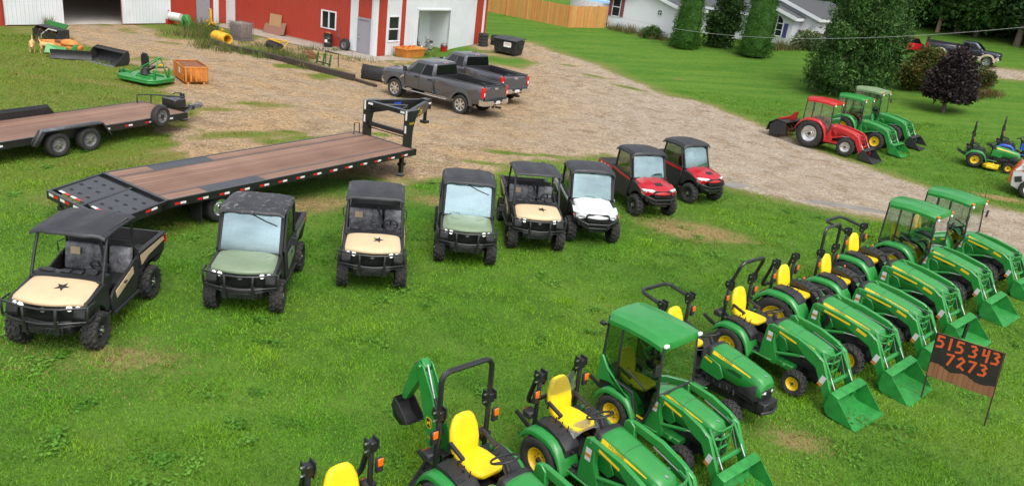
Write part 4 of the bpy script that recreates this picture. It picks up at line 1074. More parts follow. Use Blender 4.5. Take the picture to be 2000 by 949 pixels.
        for sd in (-1, 1):
            b = MB()
            b.prism([(rx - .06, zh + .10), (rx + .06, zh + .10), (rx + .075, zh - .02), (rx + .045, zh - .12), (rx - .045, zh - .12), (rx - .075, zh - .02)], sd * (ryy - .065), sd * (ryy - .045)); b.prism([(rx - .06, zh + .10), (rx + .06, zh + .10), (rx + .075, zh - .02), (rx - .075, zh - .02)], sd * (ryy + .045), sd * (ryy + .065))
            b.tube([(rx, sd * (ryy - .09), zh + .05), (rx, sd * (ryy + .09), zh + .05)], .014, mi=1); b.tube([(rx, sd * (ryy - .09), zh - .06), (rx, sd * (ryy + .09), zh - .06)], .014, mi=1)
            b.build('hinge', ['blackp', 'silver'], rb)
            lm = MB().box((rx + .05, sd * (ryy + .09), zh - .27), (.05, .10, .20)).build('lamp_housing', 'black', rb, .012)
            MB().box((rx + .08, sd * (ryy + .09), zh - .22), (.02, .075, .11)).build('amber_lamp', 'orange', lm, .008)
            MB().box((rx - .07, sd * (ryy + .03), .86), (.16, .17, .12)).build('tail_lamp_box', 'black', rb, .02)
            MB().box((rx - .155, sd * (ryy + .03), .86), (.01, .12, .08)).build('tail_lamp', 'rlens', rb)
    else:
        gm = 'dglass' if cab == 'dark' else 'glass'
        zr = 2.02; x0, x1c = -.46, .72; wr = .50
        sh = [(x0, 1.0), (x0 - .02, zr), (x1c - .02, zr), (x1c + .08, 1.12), (x1c - .10, .50), (.42, .50), (.30, .92)]
        b = MB()
        for sd in (-1, 1):
            q = [(x, sd * (wr - (.03 if z > 1.5 else 0)), z) for x, z in sh]
            b.tube(q, .028, 6, closed=True)
            b.tube([(x0 + .30, sd * (wr - .03), zr), (x0 + .36, sd * wr, .96)], .022, 6)
        for x, z in ((x0, 1.0), (x0 - .02, zr), (x1c - .02, zr), (x1c + .08, 1.12)):
            b.tube([(x, -wr + .02, z), (x, wr - .02, z)], .028, 6)
        b.box((x0 + .1, 0, .80), (.25, .9, .4))
        fr_ = b.build('cab_frame', 'black', t, .004)
        if cab == 'dark':
            for sd in (-1, 1): MB().prism([(-.48, .82), (-.49, 1.30), (-.44, 1.32), (-.28, 1.12), (.10, .86), (.33, .50), (.42, .44), (.36, .44), (.2, .80), (-.2, .88)], sd * (wr - .01), sd * (wr + .05)).build('quarter_panel', paint, t, .02)
        for sd in (-1, 1):
            d = MB().prism(sh, sd * (wr - .022), sd * (wr - .016)).build('side_window', gm, fr_)
            b = MB(); b.tube([(.10, sd * (wr + .015), 1.28), (.55, sd * (wr + .015), 1.12)], .016); b.build('grab_handle', 'black', fr_)
            if paint == 'green' and not simple: MB().prism([(.46, .54), (.46, .58), (.62, .58), (.62, .54)], sd * (wr - .012), sd * (wr - .008)).build('door_badge', 'yellow', d)
        MB().add([(x1c - .01, -.44, zr), (x1c - .01, .44, zr), (x1c + .085, .46, 1.13), (x1c + .085, -.46, 1.13)], [(0, 1, 2, 3)]).add([(x1c - .015, -.44, zr), (x1c - .015, .44, zr), (x1c + .08, .46, 1.13), (x1c + .08, -.46, 1.13)], [(3, 2, 1, 0)]).build('windscreen', gm, fr_)
        MB().add([(x0 - .01, -.44, zr), (x0 - .01, .44, zr), (x0 + .005, .46, 1.0), (x0 + .005, -.46, 1.0)], [(0, 1, 2, 3)]).build('rear_window', gm, fr_)
        g = []
        for x in [x0 - .09, x0 - .07, x0 - .01, .0, .3, .5, x1c - .01, x1c + .05, x1c + .08]:
            row = []
            for i in range(13):
                y = -.525 + 1.05 * i / 12; u = abs(y) / .525
                z = zr + .135 - .05 * ((x - .12) / .7) ** 2 - .05 * u ** 3
                if i in (4, 8) and x0 < x < x1c: z += .014
                if i in (0, 12): z -= .07
                if x < x0 - .08 or x > x1c + .06: z -= .05
                cut = .10 * max(0, u - .6) / .4
                row.append((max(min(x, x1c + .08 - cut), x0 - .09 + cut), y, z))
            g.append(row)
        rf = MB().panel(g, .07).build('cab_roof', roofc or paint, t, .012, ang=40, seg=2)
        for sd in (-1, 1):
            MB().box((x1c + .03, sd * .46, zr + .01), (.06, .11, .06)).build('amber_lamp' if big else 'work_lamp', 'orange' if big else 'lamp', rf, .012)
            if big: MB().lathe([(0, .03), (.03, .02), (.042, 0), (.03, -.04)], 12, 'x', (x1c + .05, sd * .43, zr - .07)).build('work_lamp', 'lamp', rf)
            else: MB().lathe([(0, -.05), (.045, -.045), (.05, 0), (.03, .05)], 12, 'x', (x0 - .08, sd * .55, zr - .12)).box((x0 - .03, sd * .53, zr - .12), (.07, .03, .03)).build('work_lamp', 'black', rf)
            b = MB(); b.tube([(x1c + .02, sd * .5, 1.70), (x1c + .08, sd * .62, 1.70)], .012); b.box((x1c + .08, sd * .66, 1.66), (.03, .12, .2)); b.build('mirror', 'black', fr_, .012)
            MB().lathe([(0, .05), (.024, .04), (.03, 0), (.028, -.04), (0, -.04)], 10, 'z', (.70, sd * .33, 1.20)).build('indicator_lamp', 'orange', t)
        if big: MB().tube([(x1c, .3, zr + .12), (x1c - .02, .3, zr + .42)], .006, 6).build('aerial', 'black', rf)
    # ---------------- front loader
    if loader:
        ly = .40 if not big else .44; kx = 1.84 if not big else 2.02; kz = .95
        px_, pz_ = kx + .34, .17
        ld = MB()
        for sd in (-1, 1):
            ld.prism([(.62, .40), (.62, .70), (.66, 1.10), (.74, 1.14), (.84, 1.08), (.86, .80), (.98, .55), (.98, .40)], sd * (ly - .05), sd * (ly + .035))
            ld.bx((.55, sd * .14, .38), (1.3, sd * (ly - .04), .48))
        ld.tube([(1.12, -ly, .44), (1.12, ly, .44)], .045)
        lo = ld.build('loader_frame', paint, t, .008)
        bc = bucketc or ('bucketg' if paint == 'green' else paint)
        for sd in (-1, 1):
            a = [(.72, 1.12), (.80, 1.14), (1.30, 1.11), (kx - .18, kz + .06), (kx + .02, kz - .04), (px_ + .06, pz_ + .04), (px_, pz_ - .06), (px_ - .10, pz_ + .0), (kx - .10, kz - .22), (kx - .32, kz - .14), (1.28, .98), (.74, 1.02)]
            am = MB().prism(a, sd * (ly + .005 - .035), sd * (ly + .045)).build('loader_arm', paint, lo, .012)
            b = MB(); b.prism([(.92, 1.045), (.92, 1.085), (kx - .55, kz + .065), (kx - .55, kz + .03)], sd * (ly + .0455), sd * (ly + .049))
            if big: b.prism([(kx - .42, kz - .005), (kx - .40, kz + .055), (kx - .2, kz - .01), (kx - .2, kz - .06)], sd * (ly + .0455), sd * (ly + .049))
            if not simple: b.build('arm_stripe', 'yellow' if paint == 'green' else 'white', lo)
            b = MB(); b.prism([(.70, .80), (.70, .99), (.80, .99), (.80, .80)], sd * (ly + .0355), sd * (ly + .038)); b.prism([(.70, .86), (.70, .91), (.80, .91), (.80, .86)], sd * (ly + .0385), sd * (ly + .040), 1)
            if not simple: b.build('warning_sticker', ['white', 'orangep'], lo)
            b = MB(); b.prism([(kx + .03, .52), (kx + .07, .66), (kx + .16, .63), (kx + .12, .49)], sd * (ly + .0455), sd * (ly + .048)); b.prism([(kx + .01, .46), (kx + .03, .52), (kx + .12, .49), (kx + .10, .43)], sd * (ly + .0455), sd * (ly + .048), 1)
            if not simple: b.build('warning_sticker', ['white', 'orangep'], lo)
            b = MB(); b.cyl((.92, sd * ly, .62), (1.40, sd * ly, .78), .032); b.cyl((1.40, sd * ly, .78), (kx - .24, sd * ly, kz - .12), .016, mi=1); b.build('lift_cylinder', [paint, 'silver'], lo)
            b = MB(); b.cyl((kx - .08, sd * (ly - .075), kz + .04), (kx + .18, sd * (ly - .075), .62), .027); b.cyl((kx + .18, sd * (ly - .075), .62), (px_ + .02, sd * (ly - .075), .36), .014, mi=1); b.build('bucket_cylinder', [paint, 'silver'], lo)
            b = MB(); b.tube([(kx - .04, sd * (ly - .11), kz + .02), (kx - .02, sd * (ly - .13), kz - .06), (kx + .14, sd * (ly - .12), .55), (kx + .2, sd * (ly - .12), .45)], .009, mi=0); b.tube([(1.2, sd * (ly - .06), 1.0), (kx - .2, sd * (ly - .06), kz - .05), (kx + .05, sd * (ly - .06), .8)], .011); b.build('hydraulic_hose', 'grey', lo)
            b = MB()
            b.ell((kx - .06, sd * (ly + .05), kz - .03), (.02, .012, .02), 8, 5); b.ell((px_ - .02, sd * (ly + .05), pz_), (.03, .02, .03), 8, 5); b.ell((.76, sd * (ly + .04), 1.08), (.02, .012, .02), 8, 5)
            b.build('pivot_pin', 'grey', lo)
        MB().tube([(kx + .16, -ly, .47), (kx + .16, ly, .47)], .045).build('cross_tube', paint, lo)
        # brush guard ahead of the hood
        b = MB(); gx = H['x1'] + .10
        for z, w_ in ((.97 - (.02 if big else 0), .22), (.80, .21), (.62, .2)):
            b.tube([(gx - .20, w_ + .05, z), (gx - .04, w_, z), (gx, w_ * .6, z), (gx, -w_ * .6, z), (gx - .04, -w_, z), (gx - .20, -w_ - .05, z)], .019)
        for sd in (-1, 1): b.tube([(gx, sd * .12, .99), (gx, sd * .12, .45), (gx - .12, sd * .12, .40)], .018)
        b.build('hood_guard', paint, lo)
        # bucket
        hb = .55 if not big else .60
        prof = [(.02, .45), (-.03, .40), (-.05, .18), (.0, .07), (.08, .02), (.53, .0)]
        b = MB(); g = []
        for i in range(3):
            y = -hb + hb * i; g.append([(px_ + x, y, z + .012) for x, z in prof])
        b.panel(g, .014, nrm=(-.6, 0, .6))
        for sd in (-1, 1):
            b.prism([(px_ + x, z) for x, z in ([(.15, .41), (.02, .465)] + prof[1:5] + [(.54, .0), (.51, .055)])], sd * hb, sd * (hb - .014))
        b.prism([(px_ + x, z) for x, z in ((.0, .465), (.16, .425), (.16, .41), (.0, .45))], -hb, hb)
        b.prism([(px_ + x, z) for x, z in ((.49, -.002), (.60, -.006), (.60, .006), (.49, .02))], -hb, hb, 1)
        for sd in (-1, 1): b.prism([(px_ - .12, .10), (px_ - .04, .10), (px_ - .0, .42), (px_ - .10, .30)], sd * (ly - .09), sd * (ly - .11)); b.prism([(px_ - .12, .10), (px_ - .04, .10), (px_ - .0, .42), (px_ - .10, .30)], sd * (ly + .05), sd * (ly + .07))
        b.build('bucket', [bc, bc], lo, .004)
        if hose: MB().tube([(.64, -.30, 1.02), (.70, -.34, 1.08), (.86, -.36, 1.06), (.98, -.35, .92), (.96, -.33, .76), (.88, -.30, .68)], .05).build('intake_hose', 'black', t)
    else:
        for sd in (-1, 1):
            b = MB(); b.box((1.0, sd * .2, .55), (.5, .06, .14))
            for k in range(5): b.tube([(.75 + .14 * k, sd * .22, .58), (.78 + .14 * k, sd * .25, .50 + .03 * (k % 2))], .014)
            b.build('engine_detail', 'black', t)
    b = MB(); b.box((.2, -.30, .60), (.2, .12, .1)); b.tube([(.3, -.30, .62), (.42, -.36, .68)], .012); b.box((.43, -.37, .69), (.05, .03, .015)); b.build('lever', 'black', t)
    MB().lathe([(0, .05), (.05, .045), (.055, .01), (.045, -.02), (0, -.02)], 12, 'z', (-.08, .33, RR + fr + .03)).build('fuel_cap', 'green2' if paint == 'green' else 'black', t) if not cab else None
    if mower:
        b = MB(); b.loft([[(x, y, z) for y, z in ((w_, .10), (w_, .22), (w_ * .8, .28), (-w_ * .8, .28), (-w_, .22), (-w_, .10))] for x, w_ in ((.38, .45), (.55, .68), (.9, .68), (1.08, .4))]); b.box((.7, -.35, .31), (.3, .25, .06)); b.box((.7, .35, .31), (.3, .25, .06)); b.tube([(.4, -.62, .24), (1.05, -.60, .30)], .03)
        b.build('mower_deck', 'yellow', t, .015)
    if backhoe:
        b = MB()
        b.bx((-.62, -.42, .30), (-.40, .42, .50)); b.bx((-.66, -.14, .28), (-.50, .14, .66))
        fr0 = b.build('backhoe_frame', 'black', t, .01)
        yb = -.10
        bm_ = [(-.60, .50), (-.52, .58), (-.56, .95), (-.78, 1.42), (-1.02, 1.74), (-1.12, 1.76), (-1.16, 1.68), (-.98, 1.20), (-.84, .80), (-.72, .50)]
        bo = MB()
        for q in (-.085, .065): bo.prism(bm_, yb + q, yb + q + .02)
        bo.prism([(-.86, 1.18), (-1.06, 1.62), (-1.02, 1.66), (-.80, 1.22)], yb - .07, yb + .07); bo.tube([(-1.09, yb - .11, 1.71), (-1.09, yb + .11, 1.71)], .03); bo.tube([(-.60, yb - .11, .54), (-.60, yb + .11, .54)], .03)
        boom = bo.build('backhoe_boom', 'green', t, .006)
        # emblem: dark shield with a gold deer, and the yellow number below
        e = MB(); ey = yb - .0885
        e.prism([(-.80 + dx, 1.02 + dz) for dx, dz in rrect(.12, .15, .03, 3)], ey, ey + .002, 0)
        e.prism([(-.80 + dx, 1.02 + dz) for dx, dz in rrect(.095, .125, .025, 3)], ey - .002, ey, 1)
        deer = [(-.035, -.045), (-.02, -.04), (-.005, -.01), (.02, -.012), (.04, -.035), (.036, -.01), (.03, .008), (.034, .03), (.022, .05), (.016, .03), (.006, .014), (-.02, .012), (-.034, .002), (-.03, -.02)]
        e.prism([(-.80 + dx, 1.02 + dz) for dx, dz in deer], ey - .004, ey - .002, 0)
        vs, fs = TXT['hoe']; e.add([(-.74 + v[0], ey - .002, .82 + v[1]) for v in vs], fs, 0)
        e.build('boom_emblem', ['yellow', 'blackp'], boom)
        dp = MB(); dk = [(-1.12, 1.80), (-1.02, 1.72), (-1.10, 1.52), (-1.38, 1.04), (-1.46, 1.02), (-1.48, 1.10), (-1.30, 1.58)]
        dp.prism(dk, yb - .055, yb + .055); dpo = dp.build('backhoe_stick', 'green', t, .008)
        b = MB(); b.cyl((-.62, yb, .92), (-.84, yb, 1.34), .034, mi=0); b.cyl((-.84, yb, 1.34), (-1.04, yb, 1.74), .018, mi=1); b.build('boom_cylinder', ['blackp', 'silver'], boom)
        b = MB(); b.cyl((-1.24, yb, 1.66), (-1.36, yb, 1.40), .03, mi=0); b.cyl((-1.36, yb, 1.40), (-1.50, yb, 1.12), .014, mi=1); b.build('stick_cylinder', ['blackp', 'silver'], dpo)
        bk = MB(); pr = [(-1.52, 1.04), (-1.57, .88), (-1.49, .74), (-1.34, .69), (-1.18, .78)]
        bk.panel([[(x, yb + y, z) for x, z in pr] for y in (-.15, 0, .15)], .015, nrm=(-.7, 0, -.5))
        for y in (-.15, .138): bk.prism(pr + [(-1.26, .86), (-1.42, .98)], yb + y, yb + y + .012)
        for k in range(3): bk.prism([(-1.20, .76), (-1.09, .84), (-1.19, .80)], yb - .13 + .11 * k, yb - .10 + .11 * k)
        bk.build('backhoe_bucket', 'black', t, .004)
        for sd in (-1, 1):
            b = MB(); b.tube([(-.50, sd * .3, .55), (-.62, sd * .46, .30), (-.72, sd * .58, .05)], .05, 4); b.box((-.74, sd * .60, .03), (.22, .2, .04)); b.build('stabiliser', 'black', fr0, .006)
            b = MB(); b.cyl((-.52, sd * .22, .9), (-.66, sd * .5, .25), .03); b.build('stabiliser_cylinder', 'black', fr0)
        b = MB(); b.tube([(-.5, .12, .66), (-.46, .14, 1.0)], .012); b.tube([(-.5, -.22, .66), (-.46, -.24, 1.0)], .012); b.build('backhoe_lever', 'black', fr0)
    return t

TXT = {}
def load_text():
    TXT['maker'] = text_geo('JOHN DEERE', .062)
    TXT['hoe'] = text_geo('260B', .06)
load_text()
# ------------------------------------------------------------------ pickup trucks
def pickup(label, loc, rotz, group, paint, lower=None, chrome=True, tilt=0., bedcover=False, simple=False, s=1.):
    t = thing('pickup_truck', label, 'pickup truck', loc, rotz, group, s, tilt)
    for x in (0, -4.06):
        for sd in (-1, 1):
            wheel(t, (x, sd * .86, .45), .45, .30, .285, sd, 'road', 44, 'spoke', 'silver', 'grey', 0, .012, 0)
    b = MB(); b.bx((-5.1, -.5, .45), (.7, .5, .62)); b.tube([(0, -.8, .41), (0, .8, .41)], .07); b.tube([(-4.06, -.8, .41), (-4.06, .8, .41)], .08); b.ell((-4.06, 0, .41), (.2, .2, .2)); b.ell((-4.75, 0, .55), (.3, .3, .12)); b.build('chassis', 'black', t)
    arch0 = arc(0, .44, .52, 170, 10, 14)
    # body sides with arches, sections across give the sides a shoulder
    def side(pts_z):  return pts_z
    prof = [(-2.40, .60), (-.56, .60)] + arch0 + [(.86, .62), (.95, .70), (.97, 1.10), (.90, 1.22), (.72, 1.285), (-.62, 1.36), (-2.40, 1.36)]
    def shrink(p, k):
        return [(x, z if z > .8 else z) for x, z in p]
    secs = []
    for y, dz, dx in ((-.99, -.16, -.02), (-1.0, -.34, 0), (-.985, -.06, -.02), (-.90, 0., 0.), (-.55, .035, .03), (0, .045, .05), (.55, .035, .03), (.90, 0., 0.), (.985, -.06, -.02), (1.0, -.34, 0), (.99, -.16, -.02)): pass
    ys = (-.985, -.95, -.86, -.55, 0, .55, .86, .95, .985)
    for y in ys:
        u = abs(y); row = []
        for x, z in prof:
            zz = z; xx = x
            if z > 1.0: zz = z - (.16 if u > .96 else (.035 if u > .9 else (0 if u > .8 else -.03)))
            if x > .6: xx = x - .16 * max(0, (u - .5) / .48) ** 2
            row.append((xx, y, zz))
        secs.append(row)
    body = MB().loft(secs).build('body', paint, t, .015, ang=45)
    if lower:
        for sd in (-1, 1):
            MB().prism([(-2.4, .60), (-.60, .60), (-.58, .80), (-2.4, .80)], sd * .984, sd * 1.0).build('lower_panel', lower, body)
            MB().prism([(.52, .60), (.85, .64), (.9, .95), (.80, .98), (.62, .80)], sd * .93, sd * .99).build('lower_panel', lower, body)
    for x in (0, -4.06):
        for sd in (-1, 1):
            b = MB(); q = []
            for a in range(0, 181, 15):
                ca, sa = math.cos(R(a)), math.sin(R(a)); q.append([(x + .52 * ca, sd * .93, .44 + .52 * sa), (x + .51 * ca, sd * 1.005, .44 + .51 * sa), (x + .57 * ca, sd * 1.01, .44 + .57 * sa), (x + .72 * ca, sd * .975, .44 + .72 * sa)])
            b.loft(q); b.build('wheel_arch', lower or paint, t, .006)
            MB().bx((x - .60, sd * .80, .16), (x - .585, sd * 1.0, .50)).build('mud_flap', 'black', t)
    # cab
    B = [(-.50, .90, 1.35), (-2.40, .93, 1.35), (-2.30, .76, 1.95), (-1.22, .74, 1.97)]
    def ring(z, x0, x1, hw, r=.14, crown=0.):
        return [(x0, -hw + r, z), (x0, 0, z + crown), (x0, hw - r, z), (x0 - r * .7, hw - r * .25, z), (x0 - r * 1.6, hw, z), ((x0 + x1) / 2, hw + .01, z), (x1 + r, hw, z), (x1, hw - r, z), (x1, 0, z + crown), (x1, -hw + r, z), (x1 + r, -hw, z), ((x0 + x1) / 2, -hw - .01, z), (x0 - r * 1.6, -hw, z), (x0 - r * .7, -hw + r * .25, z)]
    cabm = MB().loft([ring(1.33, -.48, -2.40, .95, .12), ring(1.89, -1.12, -2.36, .83, .10), ring(1.965, -1.20, -2.32, .76, .12), ring(1.995, -1.4, -2.22, .5, .14)]).build('cab', paint, t, .02, ang=50, seg=2)
    def lerp(a, b_, k): return a + (b_ - a) * k
    for sd in (-1, 1):
        def P(u, v): # u 0 front..1 rear along the side, v 0 belt..1 roof
            x = lerp(lerp(-.70, -2.28, u), lerp(-1.24, -2.26, u), v); y = sd * (lerp(.95, .83, v) + .012); return (x, y, lerp(1.33, 1.90, v))
        for a, c, nm in ((.10, .53, 'front_side_window'), (.58, .97, 'rear_side_window')):
            q = [P(a, .06), P(c, .06), P(c, .88), P(max(a, .08), .88)]
            b = MB().loft([q, [(x, y - sd * .03, z) for x, y, z in q]]); b.build('side_window', 'tglass' if a > .5 or simple else 'win', cabm)
        b = MB()
        for x in (-.62, -1.53, -2.36): b.box((x, sd * .992, 1.0), (.012, .012, .68))
        b.build('door_seam', 'black', body)
        b = MB()
        for x in (-1.36, -2.2): b.box((x, sd * 1.0, 1.20), (.24, .035, .06))
        b.build('door_handle', 'black', body, .008)
        b = MB(); b.tube([(-.72, sd * .95, 1.40), (-.70, sd * 1.08, 1.44)], .03); b.box((-.72, sd * 1.13, 1.47), (.10, .18, .22)); b.build('wing_mirror', 'black', cabm, .03, seg=2)
        b = MB(); b.tube([(-.6, sd * 1.0, .50), (-.7, sd * 1.02, .48), (-3.2, sd * 1.02, .48), (-3.3, sd * 1.0, .50)], .055, 8, flat=.6); b.build('side_step', 'chrome' if chrome else 'black', t)
    q = [(-.58, -.82, 1.40), (-.58, .82, 1.40), (-1.10, .73, 1.87), (-1.10, -.73, 1.87)]
    n_ = Vector((.64, 0, .76)); q = [tuple(Vector(p) + n_ * .02) for p in q]
    MB().loft([q, [tuple(Vector(p) - n_ * .04) for p in q]]).build('windscreen', 'tglass', cabm)
    q = [(-2.412, -.80, 1.42), (-2.412, .80, 1.42), (-2.372, .72, 1.87), (-2.372, -.72, 1.87)]
    MB().loft([q, [(x + .04, y, z) for x, y, z in q]]).build('rear_window', 'tglass', cabm)
    MB().box((-2.30, 0, 1.95), (.06, .26, .03), (0, -30, 0)).box((-2.305, 0, 1.953), (.062, .12, .032), (0, -30, 0), 1).build('brake_lamp', ['lamp', 'rlens'], cabm)
    MB().box((-2.0, .25, 1.985), (.16, .05, .03)).build('roof_aerial', 'black', cabm, .01)
    # bed
    b = MB()
    archb = arc(-4.06, .44, .52, 10, 170, 14)
    for sd in (-1, 1):
        pr = [(-2.44, .60), (-2.44, 1.42), (-5.26, 1.44), (-5.32, 1.10), (-5.30, .62)] + list(reversed(archb))
        secs = [[(x, sd * y, z - (.10 if (k == 0 and z > 1.3) else 0)) for x, z in pr] for k, y in enumerate((.985, .93, .82))]
        b.loft(secs)
    bed = b.build('bed', paint, t, .015, ang=45)
    b = MB(); b.bx((-5.24, -.82, .82), (-2.46, .82, .86)); b.bx((-2.50, -.82, .86), (-2.45, .82, 1.42)); b.bx((-5.25, -.83, .86), (-2.46, -.815, 1.38)); b.bx((-5.25, .815, .86), (-2.46, .83, 1.38))
    for sd in (-1, 1): b.bx((-5.26, sd * .80, 1.432), (-2.44, sd * .93, 1.455)); b.prism(arc(-4.06, .84, .45, 0, 180, 8), sd * .58, sd * .82)
    for k in range(-5, 6): b.bx((-5.2, k * .14 - .03, .86), (-2.5, k * .14 + .03, .872))
    b.build('bed_liner', 'black', bed, .006)
    b = MB(); q = []
    for y in (-.80, -.4, 0, .4, .80): q.append([(-5.30, y, .64), (-5.35, y, .80), (-5.34, y, 1.05), (-5.37, y, 1.22), (-5.35, y, 1.42), (-5.27, y, 1.45), (-5.26, y, .64)])
    tg = b.loft(q).build('tailgate', paint, t, .012)
    MB().box((-5.372, 0, 1.30), (.012, .24, .09)).build('gate_emblem', 'silver', tg, .02)
    MB().box((-5.30, 0, 1.458), (.12, 1.5, .02)).build('gate_cap', 'black', tg)
    for sd in (-1, 1):
        b = MB(); b.loft([[(-5.22, sd * 1.0, z), (-5.34, sd * .99, z), (-5.36, sd * .82, z), (-5.25, sd * .82, z)] for z in (.92, 1.38)]); b.box((-5.355, sd * .90, 1.08), (.02, .09, .16), None, 1)
        b.build('tail_light', ['rlens', 'lamp'], t, .015)
    b = MB(); q = []
    for y, dx in ((-1.0, .35), (-.98, .08), (-.7, 0), (0, -.02), (.7, 0), (.98, .08), (1.0, .35)): q.append([(-5.48 + dx, y, .56), (-5.52 + dx, y, .64), (-5.50 + dx, y, .80), (-5.36 + dx * .6, y, .82), (-5.36 + dx * .6, y, .58)])
    bu = b.loft(q).build('rear_bumper', 'chrome' if chrome else 'black', t, .01)
    MB().bx((-5.525, -.34, .58), (-5.50, .34, .80)).build('bumper_step', 'black', bu)
    MB().bx((-5.535, -.15, .62), (-5.527, .15, .77)).build('licence_plate', 'refwhite', bu)
    MB().box((-5.55, 0, .46), (.3, .08, .08)).tube([(-5.6, 0, .5), (-5.72, 0, .50)], .03).build('tow_hitch', 'black', t)
    # front
    q = []
    for y, dx in ((-.98, -.35), (-.92, -.1), (-.5, .02), (0, .04), (.5, .02), (.92, -.1), (.98, -.35)): q.append([(.98 + dx, y, .54), (1.04 + dx, y, .66), (1.02 + dx, y, .80), (.84 + dx, y, .82), (.84 + dx, y, .54)])
    MB().loft(q).build('front_bumper', 'chrome' if chrome else (lower or 'black'), t, .012)
    b = MB(); b.bx((.93, -.56, .84), (.995, .56, 1.20))
    for k in range(3): b.bx((.99, -.54, .90 + .1 * k), (1.01, .54, .94 + .1 * k), 1)
    b.build('grille', ['black', 'chrome'], t, .01)
    for sd in (-1, 1):
        MB().loft([[(.95, sd * .58, z), (.86, sd * .88, z), (.68, sd * .965, z), (.66, sd * .80, z), (.8, sd * .58, z)] for z in (.88, 1.16)]).build('headlight', 'lamp', t, .02)
    for sd in (-1, 1): MB().box((-.44, sd * .99, 1.05), (.26, .02, .08), (0, 35, 0)).build('wing_badge', 'silver', body, .006)
    for ch in t.children:
        if not ch.name.startswith('wheel') or ch.name.startswith('wheel_arch'): ch.location.z += .06
    return t

# ------------------------------------------------------------------ trailers
def reflectors(parent, pts, d, L=.30, h=.055, nrm=(0, -1, 0)):
    """red and white conspicuity strips: one part each, half red and half white"""
    d = Vector(d).normalized(); n = Vector(nrm)
    for p in pts:
        p = Vector(p) + n * .004; up = Vector((0, 0, 1)) if abs(n.z) < .5 else n.cross(d)
        b = MB()
        for k, mi in ((0, 0), (1, 1)):
            a = p + d * (L * (k - 1) * .5); c = a + d * L * .5; q = [a, c, c + up * h, a + up * h]
            b.loft([q, [v - n * .003 for v in q]], mi)
        b.build('reflector', ['refred', 'refwhite'], parent)

